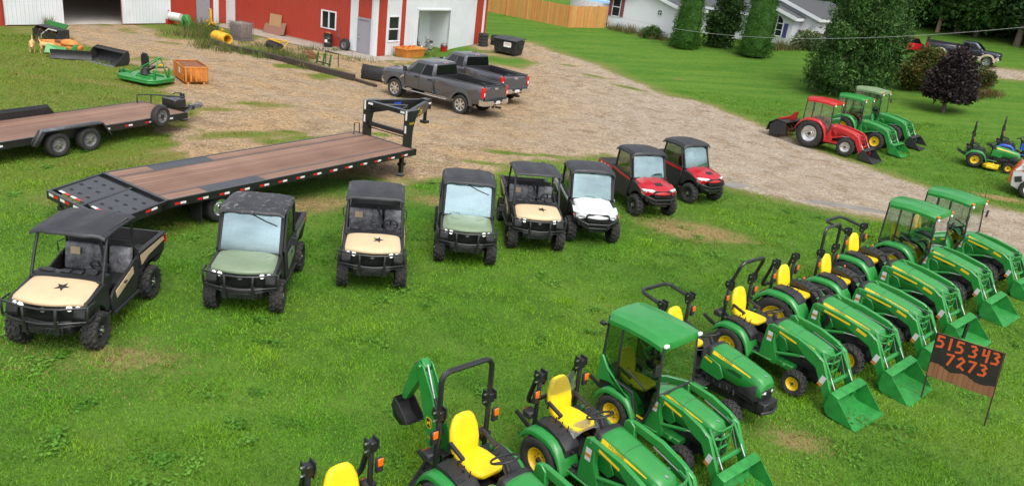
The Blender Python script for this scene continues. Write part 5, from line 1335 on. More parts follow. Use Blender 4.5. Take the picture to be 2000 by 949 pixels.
def gooseneck(label, loc, rotz):
    t = thing('gooseneck_trailer', label, 'trailer', loc, rotz)
    L, W, z = 8.86, 2.74, .92; h = W / 2
    dk = MB()
    dk.bx((0.02, -.84, z - .05), (L, .84, z)); dk.bx((.02, .90, z - .05), (1.1, h - .06, z)); dk.bx((2.9, .90, z - .05), (L, h - .06, z)); dk.bx((.02, -h + .06, z - .05), (1.1, -.90, z)); dk.bx((2.9, -h + .06, z - .05), (L, -.90, z))
    deck = dk.build('deck', 'deck', t)
    b = MB()
    for sd in (-1, 1): b.bx((.02, sd * .84, z - .05), (L, sd * .90, z + .003)); b.bx((1.1, sd * .90, z - .05), (2.9, sd * (h - .06), z + .004))
    b.build('steel_strip', 'steel', deck)
    b = MB()
    for sd in (-1, 1): b.bx((-.02, sd * (h - .06), z - .19), (L + .06, sd * h, z + .012)); b.bx((.3, sd * .42, z - .42), (L, sd * .50, z - .06))
    b.bx((L, -h, z - .19), (L + .09, h, z + .012)); b.bx((-.07, -h, z - .2), (.02, h, z + .012))
    for k in range(18): b.bx((.3 + k * .5, -h + .06, z - .15), (.36 + k * .5, h - .06, z - .055))
    fr = b.build('frame', 'blackp', t)
    for sd in (-1, 1):
        reflectors(fr, [(.3 + k * .62, sd * h, z - .14) for k in range(14)], (1, 0, 0), .30, .055, (0, sd, 0))
    # sloping rear with two flip-over ramps
    zr = .66; xr = -1.38
    for sd in (-1, 1):
        y0, y1 = sd * .05, sd * (h - .08)
        b = MB(); dz = Vector((0, 0, .012))
        g = [[(-.20, y, z - .02 - .02) for y in (y0, y1)], [(xr + .16, y, zr + .05) for y in (y0, y1)]]
        b.panel(g, .04)
        sl = (zr + .05 - z + .04) / (xr + .36)
        for i in range(3):
            for j in range(3):
                x = -.42 - i * .30; y = sd * (.30 + j * .36 + (.1 if i % 2 else 0)); zz = z - .04 + (x + .20) * sl
                b.box((x, y, zz + .004), (.06, .12, .008), (0, math.degrees(-math.atan(sl)), 0), 1)  # solid dark plates, painted shade in place of grip holes
        ra = b.build('loading_ramp', ['steel', 'dark'], t)
        reflectors(ra, [(xr + .19, sd * (.45 if sd > 0 else .45) , zr + .052), (xr + .19, sd * .95, zr + .052)], (0, 1, 0), .42, .07, (0, 0, 1))
        b = MB(); b.prism([(-.02, z - .19), (-.02, z + .01), (xr, zr + .05), (xr, zr - .14)], sd * (h - .07), sd * h); b.build('side_rail', 'blackp', t)
        reflectors(t.children[-1], [(-.45, sd * h, z - .16)], (1, 0, .19), .30, .055, (0, sd, 0))
    b = MB(); b.bx((xr - .06, -h, zr - .15), (xr + .03, h, zr + .05)); b.bx((-.02, -.05, z - .22), (.02, .05, z)); b.prism([(-.1, z - .14), (-.1, z - .02), (xr, zr + .04), (xr, zr - .1)], -.045, .045)
    b.bx((-.20, -h, z - .2), (-.07, h, z - .09)); b.bx((xr - .10, -.85, .36), (xr - .02, .85, .46))
    for sd in (-1, 1): b.bx((xr - .08, sd * .75, .40), (xr, sd * .83, zr - .1)); b.tube([(xr, sd * .8, .40), (xr + .2, sd * .8, .12)], .04)
    be = b.build('rear_beam', 'blackp', t)
    reflectors(be, [(xr - .06, y, zr - .05) for y in (-1.05, -.6, .55, 1.05)], (0, 1, 0), .40, .07, (-1, 0, 0))
    MB().bx((xr - .072, -.16, zr - .14), (xr - .064, .16, zr + .02)).build('licence_plate', 'refwhite', be)
    # axles, dual wheels, flaps
    for x in (1.55, 2.42):
        MB().tube([(x, -.9, .38), (x, .9, .38)], .06).build('axle', 'black', t)
        for sd in (-1, 1):
            wheel(t, (x, sd * 1.12, .385), .385, .22, .22, sd, 'road', 40, 'dish', 'silver', 'black', 0, .012, 0); wheel(t, (x, sd * .86, .385), .385, .22, .22, sd, 'road', 40, 'dish', 'silver', 'black', 0, .012, 0)
    for sd in (-1, 1): MB().bx((.95, sd * .76, .12), (.965, sd * 1.24, .74)).build('mud_flap', 'black', t)
    for sd in (-1, 1):
        b = MB(); b.bx((L - .35, sd * 1.02, .12), (L - .23, sd * 1.14, z - .1)); b.bx((L - .40, sd * 1.0, .36), (L - .16, sd * 1.16, .46)); b.box((L - .29, sd * 1.08, .04), (.2, .2, .03)); b.build('landing_leg', 'blackp', t)
    # neck: two uprights, beams meeting at the coupler
    yo = .92; zt = z + 1.20; xc = L + 2.0
    b = MB()
    for sd in (-1, 1):
        b.loft([[(L - .02, sd * (yo - .09), zz), (L - .02, sd * (yo + .09), zz), (L + .26 + dx, sd * (yo + .09), zz), (L + .26 + dx, sd * (yo - .09), zz)] for zz, dx in ((z - .3, 0), (z + .5, 0), (z + .95, .12), (zt - .02, .30), (zt, .30))])
        # beam
        p0, p1 = Vector((L + .10, sd * yo, zt)), Vector((xc, sd * .10, zt + .02)); dd = (p1 - p0).normalized(); nn = Vector((-dd.y, dd.x, 0)) * .06
        b.loft([[p + nn, p - nn, p - nn - Vector((0, 0, hh)), p + nn - Vector((0, 0, hh))] for p, hh in ((p0, .46), (p0.lerp(p1, .35), .38), (p0.lerp(p1, .8), .36), (p1, .30))])
    b.bx((L + .03, -yo, zt - .17), (L + .19, yo, zt - .02)); b.bx((L + .05, -yo, z + .35), (L + .17, yo, z + .49)); b.tube([(L + .11, -yo, z + .28), (L + .11, yo, z + .28)], .02)
    b.tube([(L + .15, -.5, zt - .1), (L + 1.1, 0, zt - .12), (L + .15, .5, zt - .1)], .05)
    nk = b.build('gooseneck', 'blackp', t, .012)
    b = MB(); b.bx((xc - .10, -.15, zt - .30), (xc + .18, .15, zt + .05)); b.tube([(xc + .06, 0, zt), (xc + .06, 0, zt - .75)], .065, 12); b.bx((xc - .06, -.12, zt - .82), (xc + .18, .12, zt - .72)); b.tube([(xc + .0, .14, zt - .2), (xc - .1, .18, zt - .5)], .012)
    b.build('coupler', 'blackp', nk, .01)
    b = MB(); b.bx((xc + .184, -.12, zt - .06), (xc + .188, .12, zt)); b.bx((xc - .09, -.153, zt - .12), (xc + .16, -.150, zt - .06)); b.build('coupler_reflector', 'refwhite', nk)
    # lettering on the near beam
    for sd in (-1, 1):
        p0, p1 = Vector((L + .10, sd * yo, zt)), Vector((xc, sd * .10, zt + .02)); dd = (p1 - p0).normalized(); out = Vector((dd.y, -dd.x, 0)) * (1 if sd < 0 else -1)
        c = p0.lerp(p1, .38) + out * .064 - Vector((0, 0, .20)); e = MB(); ex = dd if sd < 0 else -dd
        vs, fs = text_geo('Big Tex', .36); e.add([tuple(c + ex * (v[0] + .2 * v[1]) + Vector((0, 0, 1)) * v[1]) for v in vs], fs)
        c2 = Vector((L + .16, sd * (yo + .093), zt - .42)); vs, fs = text_geo('14GN', .11); e.add([tuple(c2 + Vector((1, 0, 0)) * (-sd) * v[0] + Vector((0, 0, 1)) * v[1]) for v in vs], fs)
        e.build('neck_lettering', 'yellow', nk)
        e = MB(); e.bx((L - .024, sd * (yo - .03), zt - .32), (L - .021, sd * (yo + .04), zt + .0)); e.bx((L + .026, sd * .62, zt - .13), (L + .029, sd * .88, zt - .06)); e.bx((L - .024, sd * (yo - .03), zt - .75), (L - .021, sd * (yo + .04), zt - .5)); e.build('post_reflector', 'refwhite', nk)
    MB().bx((L + .8, .36, zt - .28), (L + 1.15, .37, zt - .06)).build('data_plate', 'blue', nk)
    MB().tube([(L - .05, 1.1, z), (L - .02, 1.15, z + .35), (L - .25, 1.15, z + .38), (L - .32, 1.1, z)], .02).build('hand_loop', 'blackp', t)
    return t

def car_trailer(label, loc, rotz):
    t = thing('flatbed_trailer', label, 'trailer', loc, rotz)
    z = .66; x0, x1 = -4.2, 4.5; h = 1.06
    deck = MB().bx((x0, -h, z - .05), (x1, h, z)).build('deck', 'deck', t)
    b = MB()
    for sd in (-1, 1): b.bx((x0, sd * h, z - .20), (x1, sd * (h + .06), z + .012)); b.prism([(x1, z - .20), (x1, z - .05), (x1 + 1.35, z - .12), (x1 + 1.35, z - .24)], sd * .02, sd * .09, M=Matrix.Rotation(0, 4, 'Z')); b.tube([(x1 - .05, sd * .95, z - .12), (x1 + 1.2, sd * .08, z - .14)], .06, 4)
    b.bx((x1, -h - .06, z - .20), (x1 + .06, h + .06, z + .012)); b.bx((x0 - .06, -h - .06, z - .20), (x0, h + .06, z + .012))
    for k in range(16): b.bx((x0 + .3 + .52 * k, -h, z - .14), (x0 + .36 + .52 * k, h, z - .055))
    fr = b.build('frame', 'blackp', t, .006)
    for sd in (-1, 1): reflectors(fr, [(x, sd * (h + .06), z - .13) for x in (-3.6, -2.2, 1.25, 2.1, 2.9, 3.75)], (1, 0, 0), .30, .055, (0, sd, 0))
    for x in (-.52, .52):
        MB().tube([(x, -1.1, .37), (x, 1.1, .37)], .05).build('axle', 'black', t)
        for sd in (-1, 1): wheel(t, (x, sd * 1.24, .375), .375, .22, .21, sd, 'road', 40, 'offroad', 'grey', 'silver', 0, .012, 0)
    for sd in (-1, 1):
        pr = [(-1.25, .44), (-.98, .86), (.98, .86), (1.25, .44)]
        b = MB(); b.panel([[(x, sd * (h + .05), zz), (x, sd * (h + .33), zz)] for x, zz in pr], .02, nrm=(0, 0, 1)); b.prism(pr + [(1.20, .44), (.94, .82), (-.94, .82), (-1.20, .44)], sd * (h + .31), sd * (h + .33)); b.prism([(-1.25, .5), (-.98, .86), (.98, .86), (1.25, .5)], sd * (h + .05), sd * (h + .07))
        b.build('mudguard', 'blackp', t, .006)
    # front: rail, spare, box, jack, coupler
    b = MB(); b.tube([(x1 - .3, h - .1, z), (x1 - .3, h - .1, z + .30), (x1 + .15, h - .35, z + .30), (x1 + .95, -.05, z + .26)], .025, 6); b.tube([(x1 + .1, h - .33, z + .3), (x1 + .1, h - .33, z)], .02, 6); b.build('front_rail', 'blackp', t)
    MB().bx((x1 + .25, -.30, z - .02), (x1 + .75, .36, z + .26)).build('tool_box', 'blackp', t, .015)
    b = MB(); b.bx((x1 + .95, .10, .08), (x1 + 1.07, .22, z + .36)); b.bx((x1 + .88, .06, .02), (x1 + 1.14, .26, .05)); b.tube([(x1 + 1.0, .16, z + .36), (x1 + .75, .22, z + .40), (x1 + .72, .3, z + .34)], .02); b.build('jack', 'blackp', t, .008)
    b = MB(); b.bx((x1 + 1.2, -.08, z - .22), (x1 + 1.62, .08, z - .06)); b.ell((x1 + 1.68, 0, z - .12), (.12, .09, .1)); b.tube([(x1 + 1.2, -.1, z - .05), (x1 + 1.4, -.14, z + .05), (x1 + 1.6, -.1, z)], .02); b.build('coupler', 'grey', t, .01)
    b = MB(); b.tube([(x1 - 1.25, -h + .2, z - .1), (x1 - 1.25, -h - .1, z + .08)], .04); b.build('spare_bracket', 'blackp', t)
    w = wheel(t, (x1 - 1.25, -h - .20, z + .08), .375, .22, .21, -1, 'road', 40, 'offroad', 'grey', 'black', .12, .012, 0, name='spare_wheel')
    return t
# ------------------------------------------------------------------ leaves
_lm = None
def leaf_mat():
    global _lm
    if _lm is None: _lm = grass_mat(); _lm.name = 'leaf'
    return _lm

def leaf_tris(pts, size, r, droop=0., asp=.5):
    """each leaf a folded pair of triangles with a random facing"""
    n = len(pts); a = r.normal(size=(n, 3)); a[:, 2] = a[:, 2] * .7 - droop; a /= np.linalg.norm(a, axis=1)[:, None]
    b = r.normal(size=(n, 3)); b -= a * (a * b).sum(1)[:, None]; b /= np.linalg.norm(b, axis=1)[:, None]
    s = size * (.6 + .8 * r.random(n))[:, None]
    p0, p1, l, q = pts - a * s, pts + a * s, pts + b * s * asp, pts - b * s * asp
    return np.concatenate([np.stack([p0, p1, l], 1), np.stack([p1, p0, q], 1)])

def tint_of(n, c, r, var=.35, clump=None):
    c = np.array(c); k = 1 + var * (r.random(n) - .5) * 2
    if clump is not None: k = k * (1 + .5 * (clump - .5) * 2)
    t = c[None, :] * k[:, None]; t[:, 0] *= 1 + .25 * (r.random(n) - .5)
    return np.clip(t, .004, .8)

def blob_points(blobs, n, r, fill=.5):
    """points spread through a set of ellipsoids, denser near their skins, with a lumpy outline"""
    w = np.array([b[3] * b[4] + b[4] * b[5] + b[3] * b[5] for b in blobs]); w = w / w.sum(); P = []; I = []
    for i, b in enumerate(blobs):
        m = max(8, int(n * w[i])); d = r.normal(size=(m, 3)); d /= np.linalg.norm(d, axis=1)[:, None]
        rad = fill + (1.02 - fill) * r.random(m) ** .55
        lump = 1 + .22 * np.sin(d[:, 0] * 5 + i) * np.sin(d[:, 1] * 6 + 2 * i) + .16 * np.sin(d[:, 2] * 9 + i * 1.7) * np.cos(d[:, 0] * 8) + .08 * r.normal(size=m)
        P.append(np.array(b[:3])[None] + d * (rad * lump)[:, None] * np.array(b[3:6])[None]); I.append(np.full(m, i))
    return np.concatenate(P), np.concatenate(I)

def foliage(name, parent, blobs, n, size, cols, seed, droop=0., fill=.5, asp=.5, var=.4):
    r = np.random.default_rng(seed); p, I = blob_points(blobs, n, r, fill); p = p[p[:, 2] > .02]; m = len(p); I = I[:m] if len(I) != m else I
    cl = np.clip((np.sin(p[:, 0] * 2.9 + seed) + np.sin(p[:, 1] * 3.3 + 1) + np.sin(p[:, 2] * 3.7 + 2)) / 6 + .5, 0, 1)
    T = leaf_tris(p, size, r, droop, asp); pick = r.integers(0, len(cols), m); c = np.array(cols)[pick]
    k = (1 + var * (r.random(m) - .5) * 2) * (.7 + .6 * cl); t = np.clip(c * k[:, None], .003, .8)
    return tri_mesh(name, T, np.concatenate([t, t]), leaf_mat(), None, parent)

def weeds(label, loc, n, h, spread, cols, group, seed, s=1.):
    t = thing('weed_clump', label, 'weeds', loc, random.uniform(0, 6), group)
    r = np.random.default_rng(seed); m = n
    x, y = r.normal(size=m) * spread, r.normal(size=m) * spread * .6; hh = h * (.4 + .7 * r.random(m)); a = r.random(m) * 6.28; la = r.random(m) * 6.28; w = .012 + .012 * r.random(m)
    z = np.zeros(m)
    st = np.stack([np.stack([x - np.cos(a) * w, y - np.sin(a) * w, z], 1), np.stack([x + np.cos(a) * w, y + np.sin(a) * w, z], 1), np.stack([x + np.cos(la) * hh * .5, y + np.sin(la) * hh * .5, hh], 1)], 1)
    c = np.array(cols)[r.integers(0, len(cols), m)] * (.7 + .6 * r.random(m))[:, None]
    o = tri_mesh('leaves', st, c, leaf_mat(), None, t)
    return t

# ------------------------------------------------------------------ barn
E1 = Vector((math.cos(R(60)), math.sin(R(60)), 0)); E2 = Vector((math.cos(R(150)), math.sin(R(150)), 0))
OC = Vector((-10.3, 49.9, 0)); IC = OC + E2 * 14.3

def barn():
    t = thing('barn', 'long red and white steel-sided barn with an open doorway on the left', 'barn')
    HT = 4.4
    def wall(name, A, ang, s0, s1, z0, z1, m, off=0., th=.08, flip=1, bev=0):
        o = MB().bx((s0, min(off, off - th * flip), z0), (s1, max(off, off - th * flip), z1)).build(name, m, t, bev)
        o.location = A; o.rotation_euler = (0, 0, R(ang)); return o
    def sub(name, parent, b, m, bev=0.): return b.build(name, m, parent, bev)
    # long red wall (outward = +y of its frame)
    rw = [(0.16, .36, 'whitesid', .0), (.36, 1.50, None, 0), (1.50, 2.16, 'whitesid', 0), (2.16, 3.42, 'redsid', 0), (3.42, 4.70, None, 0), (4.70, 13.3, 'redsid', 0), (13.3, 14.3, 'whitesid', 0)]
    for s0, s1, m, _ in rw:
        if m: wall('wall_panel', OC, 150, s0, s1, -.1, HT, m)
    wall('wall_panel', OC, 150, .36, 1.50, 2.28, HT, 'redsid'); wall('wall_panel', OC, 150, 3.42, 4.70, 2.27, HT, 'redsid'); wall('wall_panel', OC, 150, 3.42, 4.70, -.1, 1.17, 'redsid')
    wall('corner_trim', OC, 150, -.10, .16, -.1, HT, 'trim', .06, .16)
    wall('base_trim', OC, 150, 1.52, 13.3, -.1, .10, 'conc', .03, .03)
    # man door, frame, handle
    d = wall('door', OC, 150, .46, 1.40, .02, 2.16, 'gdoor', -.01, .05)
    sub('door_frame', d, MB().bx((.36, -.08, -.05), (.46, .04, 2.28)).bx((1.40, -.08, -.05), (1.50, .04, 2.28)).bx((.46, -.08, 2.16), (1.40, .04, 2.28)), 'gdoor')
    sub('handle', d, MB().ell((1.31, .05, 1.02), (.05, .05, .05), 10, 6), 'silver')
    sub('lock', d, MB().ell((1.31, .04, 1.25), (.03, .03, .03), 10, 6), 'silver')
    w = wall('window', OC, 150, 3.47, 4.65, 1.22, 2.22, 'win', -.03, .03)
    sub('window_frame', w, MB().bx((3.38, -.06, 1.12), (4.74, .05, 1.20)).bx((3.38, -.06, 2.22), (4.74, .05, 2.30)).bx((3.38, -.06, 1.20), (3.47, .05, 2.22)).bx((4.65, -.06, 1.20), (4.74, .05, 2.22)).bx((4.02, -.06, 1.20), (4.10, .04, 2.22)), 'trim', .008)
    sub('meter_box', w, MB().bx((3.02, 0, .72), (3.14, .08, .90)).bx((3.06, 0, .90), (3.10, .05, 1.4)), 'grey')
    # right gable wing (outward = -y of its frame)
    g = [(0.0, .25, 'trim', 0), (.25, 1.05, 'redsid', 0), (1.05, 1.22, 'whitesid', 0), (2.30, 2.47, 'whitesid', 0), (2.47, 2.90, 'redsid', 0), (2.90, 4.15, 'whitesid', 0), (7.75, 11.0, 'whitesid', 0), (11.0, 11.9, 'redsid', 0), (11.9, 12.2, 'trim', 0)]
    for s0, s1, m, _ in g: wall('wall_panel', OC, 60, s0, s1, -.1, HT, m, 0, .08, -1)
    for z0, z1 in ((-.1, .92), (2.52, HT)): wall('wall_panel', OC, 60, 1.22, 2.30, z0, z1, 'whitesid', 0, .08, -1)
    wall('wall_panel', OC, 60, 4.15, 7.75, 2.90, HT, 'whitesid', 0, .08, -1)
    w = wall('window', OC, 60, 1.28, 2.24, .98, 2.46, 'win', .03, .03, -1)
    sub('window_frame', w, MB().bx((1.20, -.05, .90), (2.32, .06, .98)).bx((1.20, -.05, 2.46), (2.32, .06, 2.54)).bx((1.20, -.05, .98), (1.28, .06, 2.46)).bx((2.24, -.05, .98), (2.32, .06, 2.46)).bx((1.28, -.04, 1.66), (2.24, .04, 1.74)), 'trim', .008)
    # recessed porch behind the wide opening with an inner grey door
    b = MB(); b.bx((4.07, -.06, -.05), (4.15, 1.7, 2.95)).bx((7.75, -.06, -.05), (7.83, 1.7, 2.95)); b.bx((4.07, 1.70, -.05), (5.55, 1.78, 2.95)); b.bx((5.55, 1.70, 2.15), (6.5, 1.78, 2.95)); b.bx((6.5, 1.70, -.05), (7.83, 1.78, 2.95)); b.bx((4.07, -.05, 2.95), (7.83, 1.78, 3.02)); b.bx((4.05, -.09, -.05), (4.15, -.02, 2.96)); b.bx((7.75, -.09, -.05), (7.85, -.02, 2.96)); b.bx((4.05, -.09, 2.90), (7.85, -.02, 3.0))
    po = b.build('porch', 'trim', t); po.location = OC; po.rotation_euler = (0, 0, R(60))
    sub('inner_door', po, MB().bx((5.6, 1.72, 0), (6.45, 1.76, 2.12)), 'gdoor'); sub('porch_floor', po, MB().bx((4.16, -.05, -.1), (7.74, 1.69, .015)), 'conc')
    # left wing, facing right (outward = +y of its frame)
    for s0, s1, m in ((0, .15, 'redsid'), (.15, .63, 'redsid'), (.63, 1.07, 'whitesid'), (1.07, 1.29, 'redsid'), (2.5, 8.0, 'redsid'), (11.85, 26, 'redsid')): wall('wall_panel', IC, 240, s0, s1, -.1, HT, m)
    wall('wall_panel', IC, 240, 1.29, 2.5, 2.2, HT, 'redsid'); wall('wall_panel', IC, 240, 8.0, 11.85, 4.0, HT, 'redsid')
    d = wall('door', IC, 240, 1.34, 2.45, .02, 2.2, 'gdoor', -.02, .05); sub('handle', d, MB().ell((1.45, .04, 1.0), (.05, .05, .05), 8, 6), 'silver')
    for s0, s1 in ((4.6, 8.05), (11.8, 15.1)):
        d = wall('sliding_door', IC, 240, s0, s1, .06, 4.1, 'whitesid', .16, .07)
        sub('door_edge', d, MB().bx((s0, .08, .05), (s0 + .05, .18, 4.1)).bx((s1 - .05, .08, .05), (s1, .18, 4.1)).bx((s0, .162, 2.0), (s1, .175, 2.12)), 'trim')
    b = MB()
    for A, B_ in ((IC, 0),): pass
    def P(A, s, e, off, n): return A + e * s + n * off
    # back walls and floor; doorway dark, unseen left end left open for light
    nIn = E2
    b = MB(); q0, q1 = IC - E1 * 26 + nIn * .1, IC + nIn * .1
    for a, c in ((q0 + nIn * 14, q1 + nIn * 14 + E1 * 10),):
        b.loft([[a, c, c + Vector((0, 0, HT)), a + Vector((0, 0, HT))], [a + E1 * .1 + nIn * .1, c + E1 * .1 + nIn * .1, c + E1 * .1 + nIn * .1 + Vector((0, 0, HT)), a + E1 * .1 + nIn * .1 + Vector((0, 0, HT))]])
    b.build('back_wall', 'redsid', t)
    b = MB(); c0 = OC - E2 * .12 + E1 * 12.2; c1 = IC + E1 * 12.2 + nIn * 14
    b.loft([[c0, c1, c1 + Vector((0, 0, HT)), c0 + Vector((0, 0, HT))], [c0 + E1 * .1, c1 + E1 * .1, c1 + E1 * .1 + Vector((0, 0, HT)), c0 + E1 * .1 + Vector((0, 0, HT))]]); b.build('back_wall', 'redsid', t)
    fl = [IC - E1 * 25.8 + E2 * .05, IC - E1 * .2 + E2 * .05, IC - E1 * .2 + E2 * 13.8, IC - E1 * 25.8 + E2 * 13.8]
    MB().prism([(p.x, p.y) for p in fl], -.05, .03, ax='z').build('barn_floor', mat('pale_concrete_floor', (.50, .46, .42), .8, var=.2, vscale=1.), t)
    # roofs
    z = Vector((0, 0, 1)); b = MB()
    def gable(A, L, dirL, Wd, dirW, h0, rise):
        ov = .5; a0 = A - dirL * ov; a1 = A + dirL * (L + ov); up = rise / (Wd / 2)
        rows = []
        for p in (a0, a1):
            e0 = p - dirW * ov + z * (h0 - up * ov); r_ = p + dirW * (Wd / 2) + z * (h0 + rise); e1 = p + dirW * (Wd + ov) + z * (h0 - up * ov)
            rows.append([e0, r_, e1, e1 - z * .12, r_ - z * .12, e0 - z * .12])
        b.loft(rows)
        for p in (A + dirL * .04, A + dirL * (L - .04)): b.loft([[p, p + dirW * Wd, p + dirW * Wd / 2 + z * rise], [p + dirL * .03, p + dirW * Wd + dirL * .03, p + dirW * Wd / 2 + z * rise + dirL * .03]][:0] or [[p + z * h0, p + dirW * Wd + z * h0, p + dirW * Wd / 2 + z * (h0 + rise - .1)], [p + dirL * .03 + z * h0, p + dirW * Wd + dirL * .03 + z * h0, p + dirW * Wd / 2 + z * (h0 + rise - .1) + dirL * .03]])
    gable(OC - E2 * .1, 14.4, E2, 12.3, E1, HT, 2.4); gable(IC - E1 * 26, 38.2, E1, 14.2, E2, HT, 2.9)
    b.build('roof', 'white', t)
    return t

def yard_clutter():
    G = 'implements parked on the grass by the barn'
    # ---- left grass, front to back
    t = thing('rotary_cutter', 'green three-point rotary cutter with tall A-frame, on the grass beside the orange crate', 'mower', gp(283, 160), R(-18)); 
    dk = [(-.95, -.62), (-.55, -.80), (.95, -.80), (1.15, -.55), (1.15, .55), (.95, .80), (-.55, .80), (-.95, .62)]
    MB().prism(dk, .22, .30, ax='z').prism([(x * .99, y * .99) for x, y in dk], .12, .22, ax='z').build('deck', 'green', t, .02)
    b = MB(); b.box((.1, 0, .34), (.9, .10, .08)); b.box((.3, .4, .33), (.8, .06, .06)); b.box((.3, -.4, .33), (.8, .06, .06)); b.build('rib', 'green', t, .01)
    b = MB()
    for sd in (-1, 1): b.tube([(.95, sd * .36, .30), (.86, sd * .08, 1.18)], .035, 6); b.tube([(.86, sd * .08, 1.16), (-.55, sd * .30, .34)], .028, 6); b.prism([(.90, .28), (1.0, .28), (1.02, .72), (.94, .72)], sd * .40, sd * .46)
    b.box((.86, 0, 1.16), (.10, .22, .10)); b.build('hitch_frame', 'green', t, .006)
    b = MB(); b.lathe([(0, .18), (.14, .16), (.18, .02), (.22, -.1), (0, -.1)], 14, 'z', (.05, 0, .46)); b.tube([(.15, 0, .52), (.7, 0, .78)], .05, 8); b.build('gearbox', 'black', t)
    MB().tube([(.70, 0, .76), (1.0, .0, .90)], .055).build('shaft_guard', 'oldyellow', t)
    b = MB(); b.box((-1.05, 0, .34), (.34, .08, .08)); b.bx((-1.26, -.12, .2), (-1.16, -.07, .38)); b.bx((-1.26, .07, .2), (-1.16, .12, .38)); b.build('tail_arm', 'green', t)
    wheel(t, (-1.22, 0, .20), .20, .13, .09, -1, 'road', 20, 'dish', 'grey', 'black', .3, .006, 0, name='tail_wheel')
    # crate of worn orange steel
    t = thing('shipping_crate', 'worn orange steel crate with a white label, beside the green rotary cutter', 'crate', gp(373, 158), R(-52))
    b = MB(); l, w, h = 1.85, 1.05, .80
    b.bx((-l / 2, -w / 2, .10), (l / 2, w / 2, .14))
    for sd in (-1, 1): b.bx((-l / 2, sd * w / 2, .14), (l / 2, sd * (w / 2 - .03), h)); b.bx((sd * l / 2, -w / 2, .14), (sd * (l / 2 - .03), w / 2, h))
    for x in np.linspace(-l / 2 + .1, l / 2 - .1, 8):
        for sd in (-1, 1): b.bx((x - .04, sd * w / 2, .14), (x + .04, sd * (w / 2 + .025), h - .05))
    for y in np.linspace(-w / 2 + .08, w / 2 - .08, 5):
        for sd in (-1, 1): b.bx((sd * l / 2, y - .04, .14), (sd * (l / 2 + .025), y + .04, h - .05))
    for sd in (-1, 1): b.bx((-l / 2 - .03, sd * (w / 2 + .03), h - .07), (l / 2 + .03, sd * (w / 2 - .03), h)); b.bx((sd * (l / 2 + .03), -w / 2, h - .07), (sd * (l / 2 - .03), w / 2, h)); b.bx((-l / 2, sd * .4, 0), (l / 2, sd * .3, .10))
    cr = b.build('crate_body', 'orangep', t, .008)
    MB().bx((-l / 2 + .03, -w / 2 + .03, h - .10), (l / 2 - .03, w / 2 - .03, h - .06)).build('crate_lid', 'rust', t)
    MB().bx((.15, -w / 2 - .032, .42), (.38, -w / 2 - .028, .68)).build('paper_label', 'refwhite', cr)
    # black bucket
    t = thing('loader_bucket', 'empty black steel loader bucket lying on the grass between the green blade and the cutter', 'bucket', gp(222, 122), R(-112))
    prof = [(.0, .68), (-.06, .5), (-.05, .2), (.06, .05), (.85, .0)]
    b = MB(); b.panel([[(x, y, z + .02) for x, z in prof] for y in (-1.05, 0, 1.05)], .03, nrm=(-.6, 0, .6))
    for sd in (-1, 1): b.prism([(.25, .60), (0, .70)] + prof[1:], sd * 1.05, sd * 1.02)
    b.prism([(0, .66), (.22, .60), (.22, .56), (0, .62)], -1.05, 1.05); b.build('bucket_shell', 'black', t, .006)
    MB().prism([(.80, .0), (.98, .0), (.98, .02), (.80, .035)], -1.05, 1.05).build('cutting_edge', 'grey', t)
    b = MB(); b.prism([(-.5, .0), (-.4, .45), (-.34, .55), (-.3, .5), (-.34, 0)], -.1, .1); b.bx((-1.0, -.12, .0), (-.3, -.04, .05)); b.bx((-1.0, .25, .0), (-.3, .33, .05))
    tt = thing('pallet_forks', 'small black pair of pallet fork tines standing beside the black bucket', 'forks', gp(285, 133), R(60)); 
    MB().bx((-.05, -.3, .0), (.0, .3, .62)).box((-.02, 0, .66), (.05, .4, .1)).build('fork_back', 'black', tt, .01)
    for y in (-.22, .22): MB().bx((.0, y - .05, .0), (1.0, y + .05, .04)).build('fork_tine', 'blackp', tt)
    # green scraper blade
    t = thing('scraper_blade', 'green scraper blade with long dark mouldboard, in the grass left of the black bucket', 'blade', gp(140, 117), R(22))
    b = MB(); b.loft([[(x, y, z) for y, z in ((-.12, .02), (-.02, .12), (.02, .30), (-.04, .46), (-.07, .46), (-.02, .30), (-.06, .13), (-.15, .04))] for x in (-.88, 0, .88)]); b.build('mouldboard', 'black', t, .004)
    b = MB(); b.prism([(-.1, .2), (.1, .2), (.25, .62), (.1, .66)], .0, .5); b.tube([(0, .05, .4), (-.1, .85, .35), (.1, .85, .35), (0, .05, .5)], .05, 4); b.build('hitch_frame', 'green', t, .01)
    b = MB(); b.loft([[(-1.15, .15, .25), (-.35, .2, .25), (-.2, .3, .5), (-1.1, .5, .62)], [(-1.15, .2, .22), (-.35, .25, .22), (-.2, .35, .47), (-1.1, .55, .59)]]); b.build('side_plate', 'green', t)
    # orange mower unit
    t = thing('disc_mower', 'worn orange mower attachment lying flat in the grass behind the two dogs', 'mower', gp(124, 100), R(-22))
    b = MB(); b.prism([(-1.25, -.35), (1.0, -.45), (1.25, 0), (1.0, .40), (-1.1, .35)], .20, .40, ax='z'); b.build('deck', 'orangep', t, .03)
    b = MB(); b.ell((.7, -.15, .48), (.5, .35, .2)); b.build('drum_cover', 'orangep', t)
    MB().bx((-.2, -.3, .26), (.3, .35, .55)).tube([(-.1, 0, .5), (.5, .2, .65)], .05).build('gearbox', 'rust', t, .02)
    # snow blower / box
    t = thing('snow_blower', 'black tractor snow blower with green top hood, farthest left by the white barn door', 'snow blower', gp(103, 84), R(-28))
    b = MB(); b.bx((-1.05, -.35, .05), (1.05, .30, .10))
    for sd in (-1, 1): b.prism([(-.40, .05), (-.40, .5), (-.2, .78), (.30, .80), (.30, .05)], sd * 1.05, sd * 1.02, ax='x')
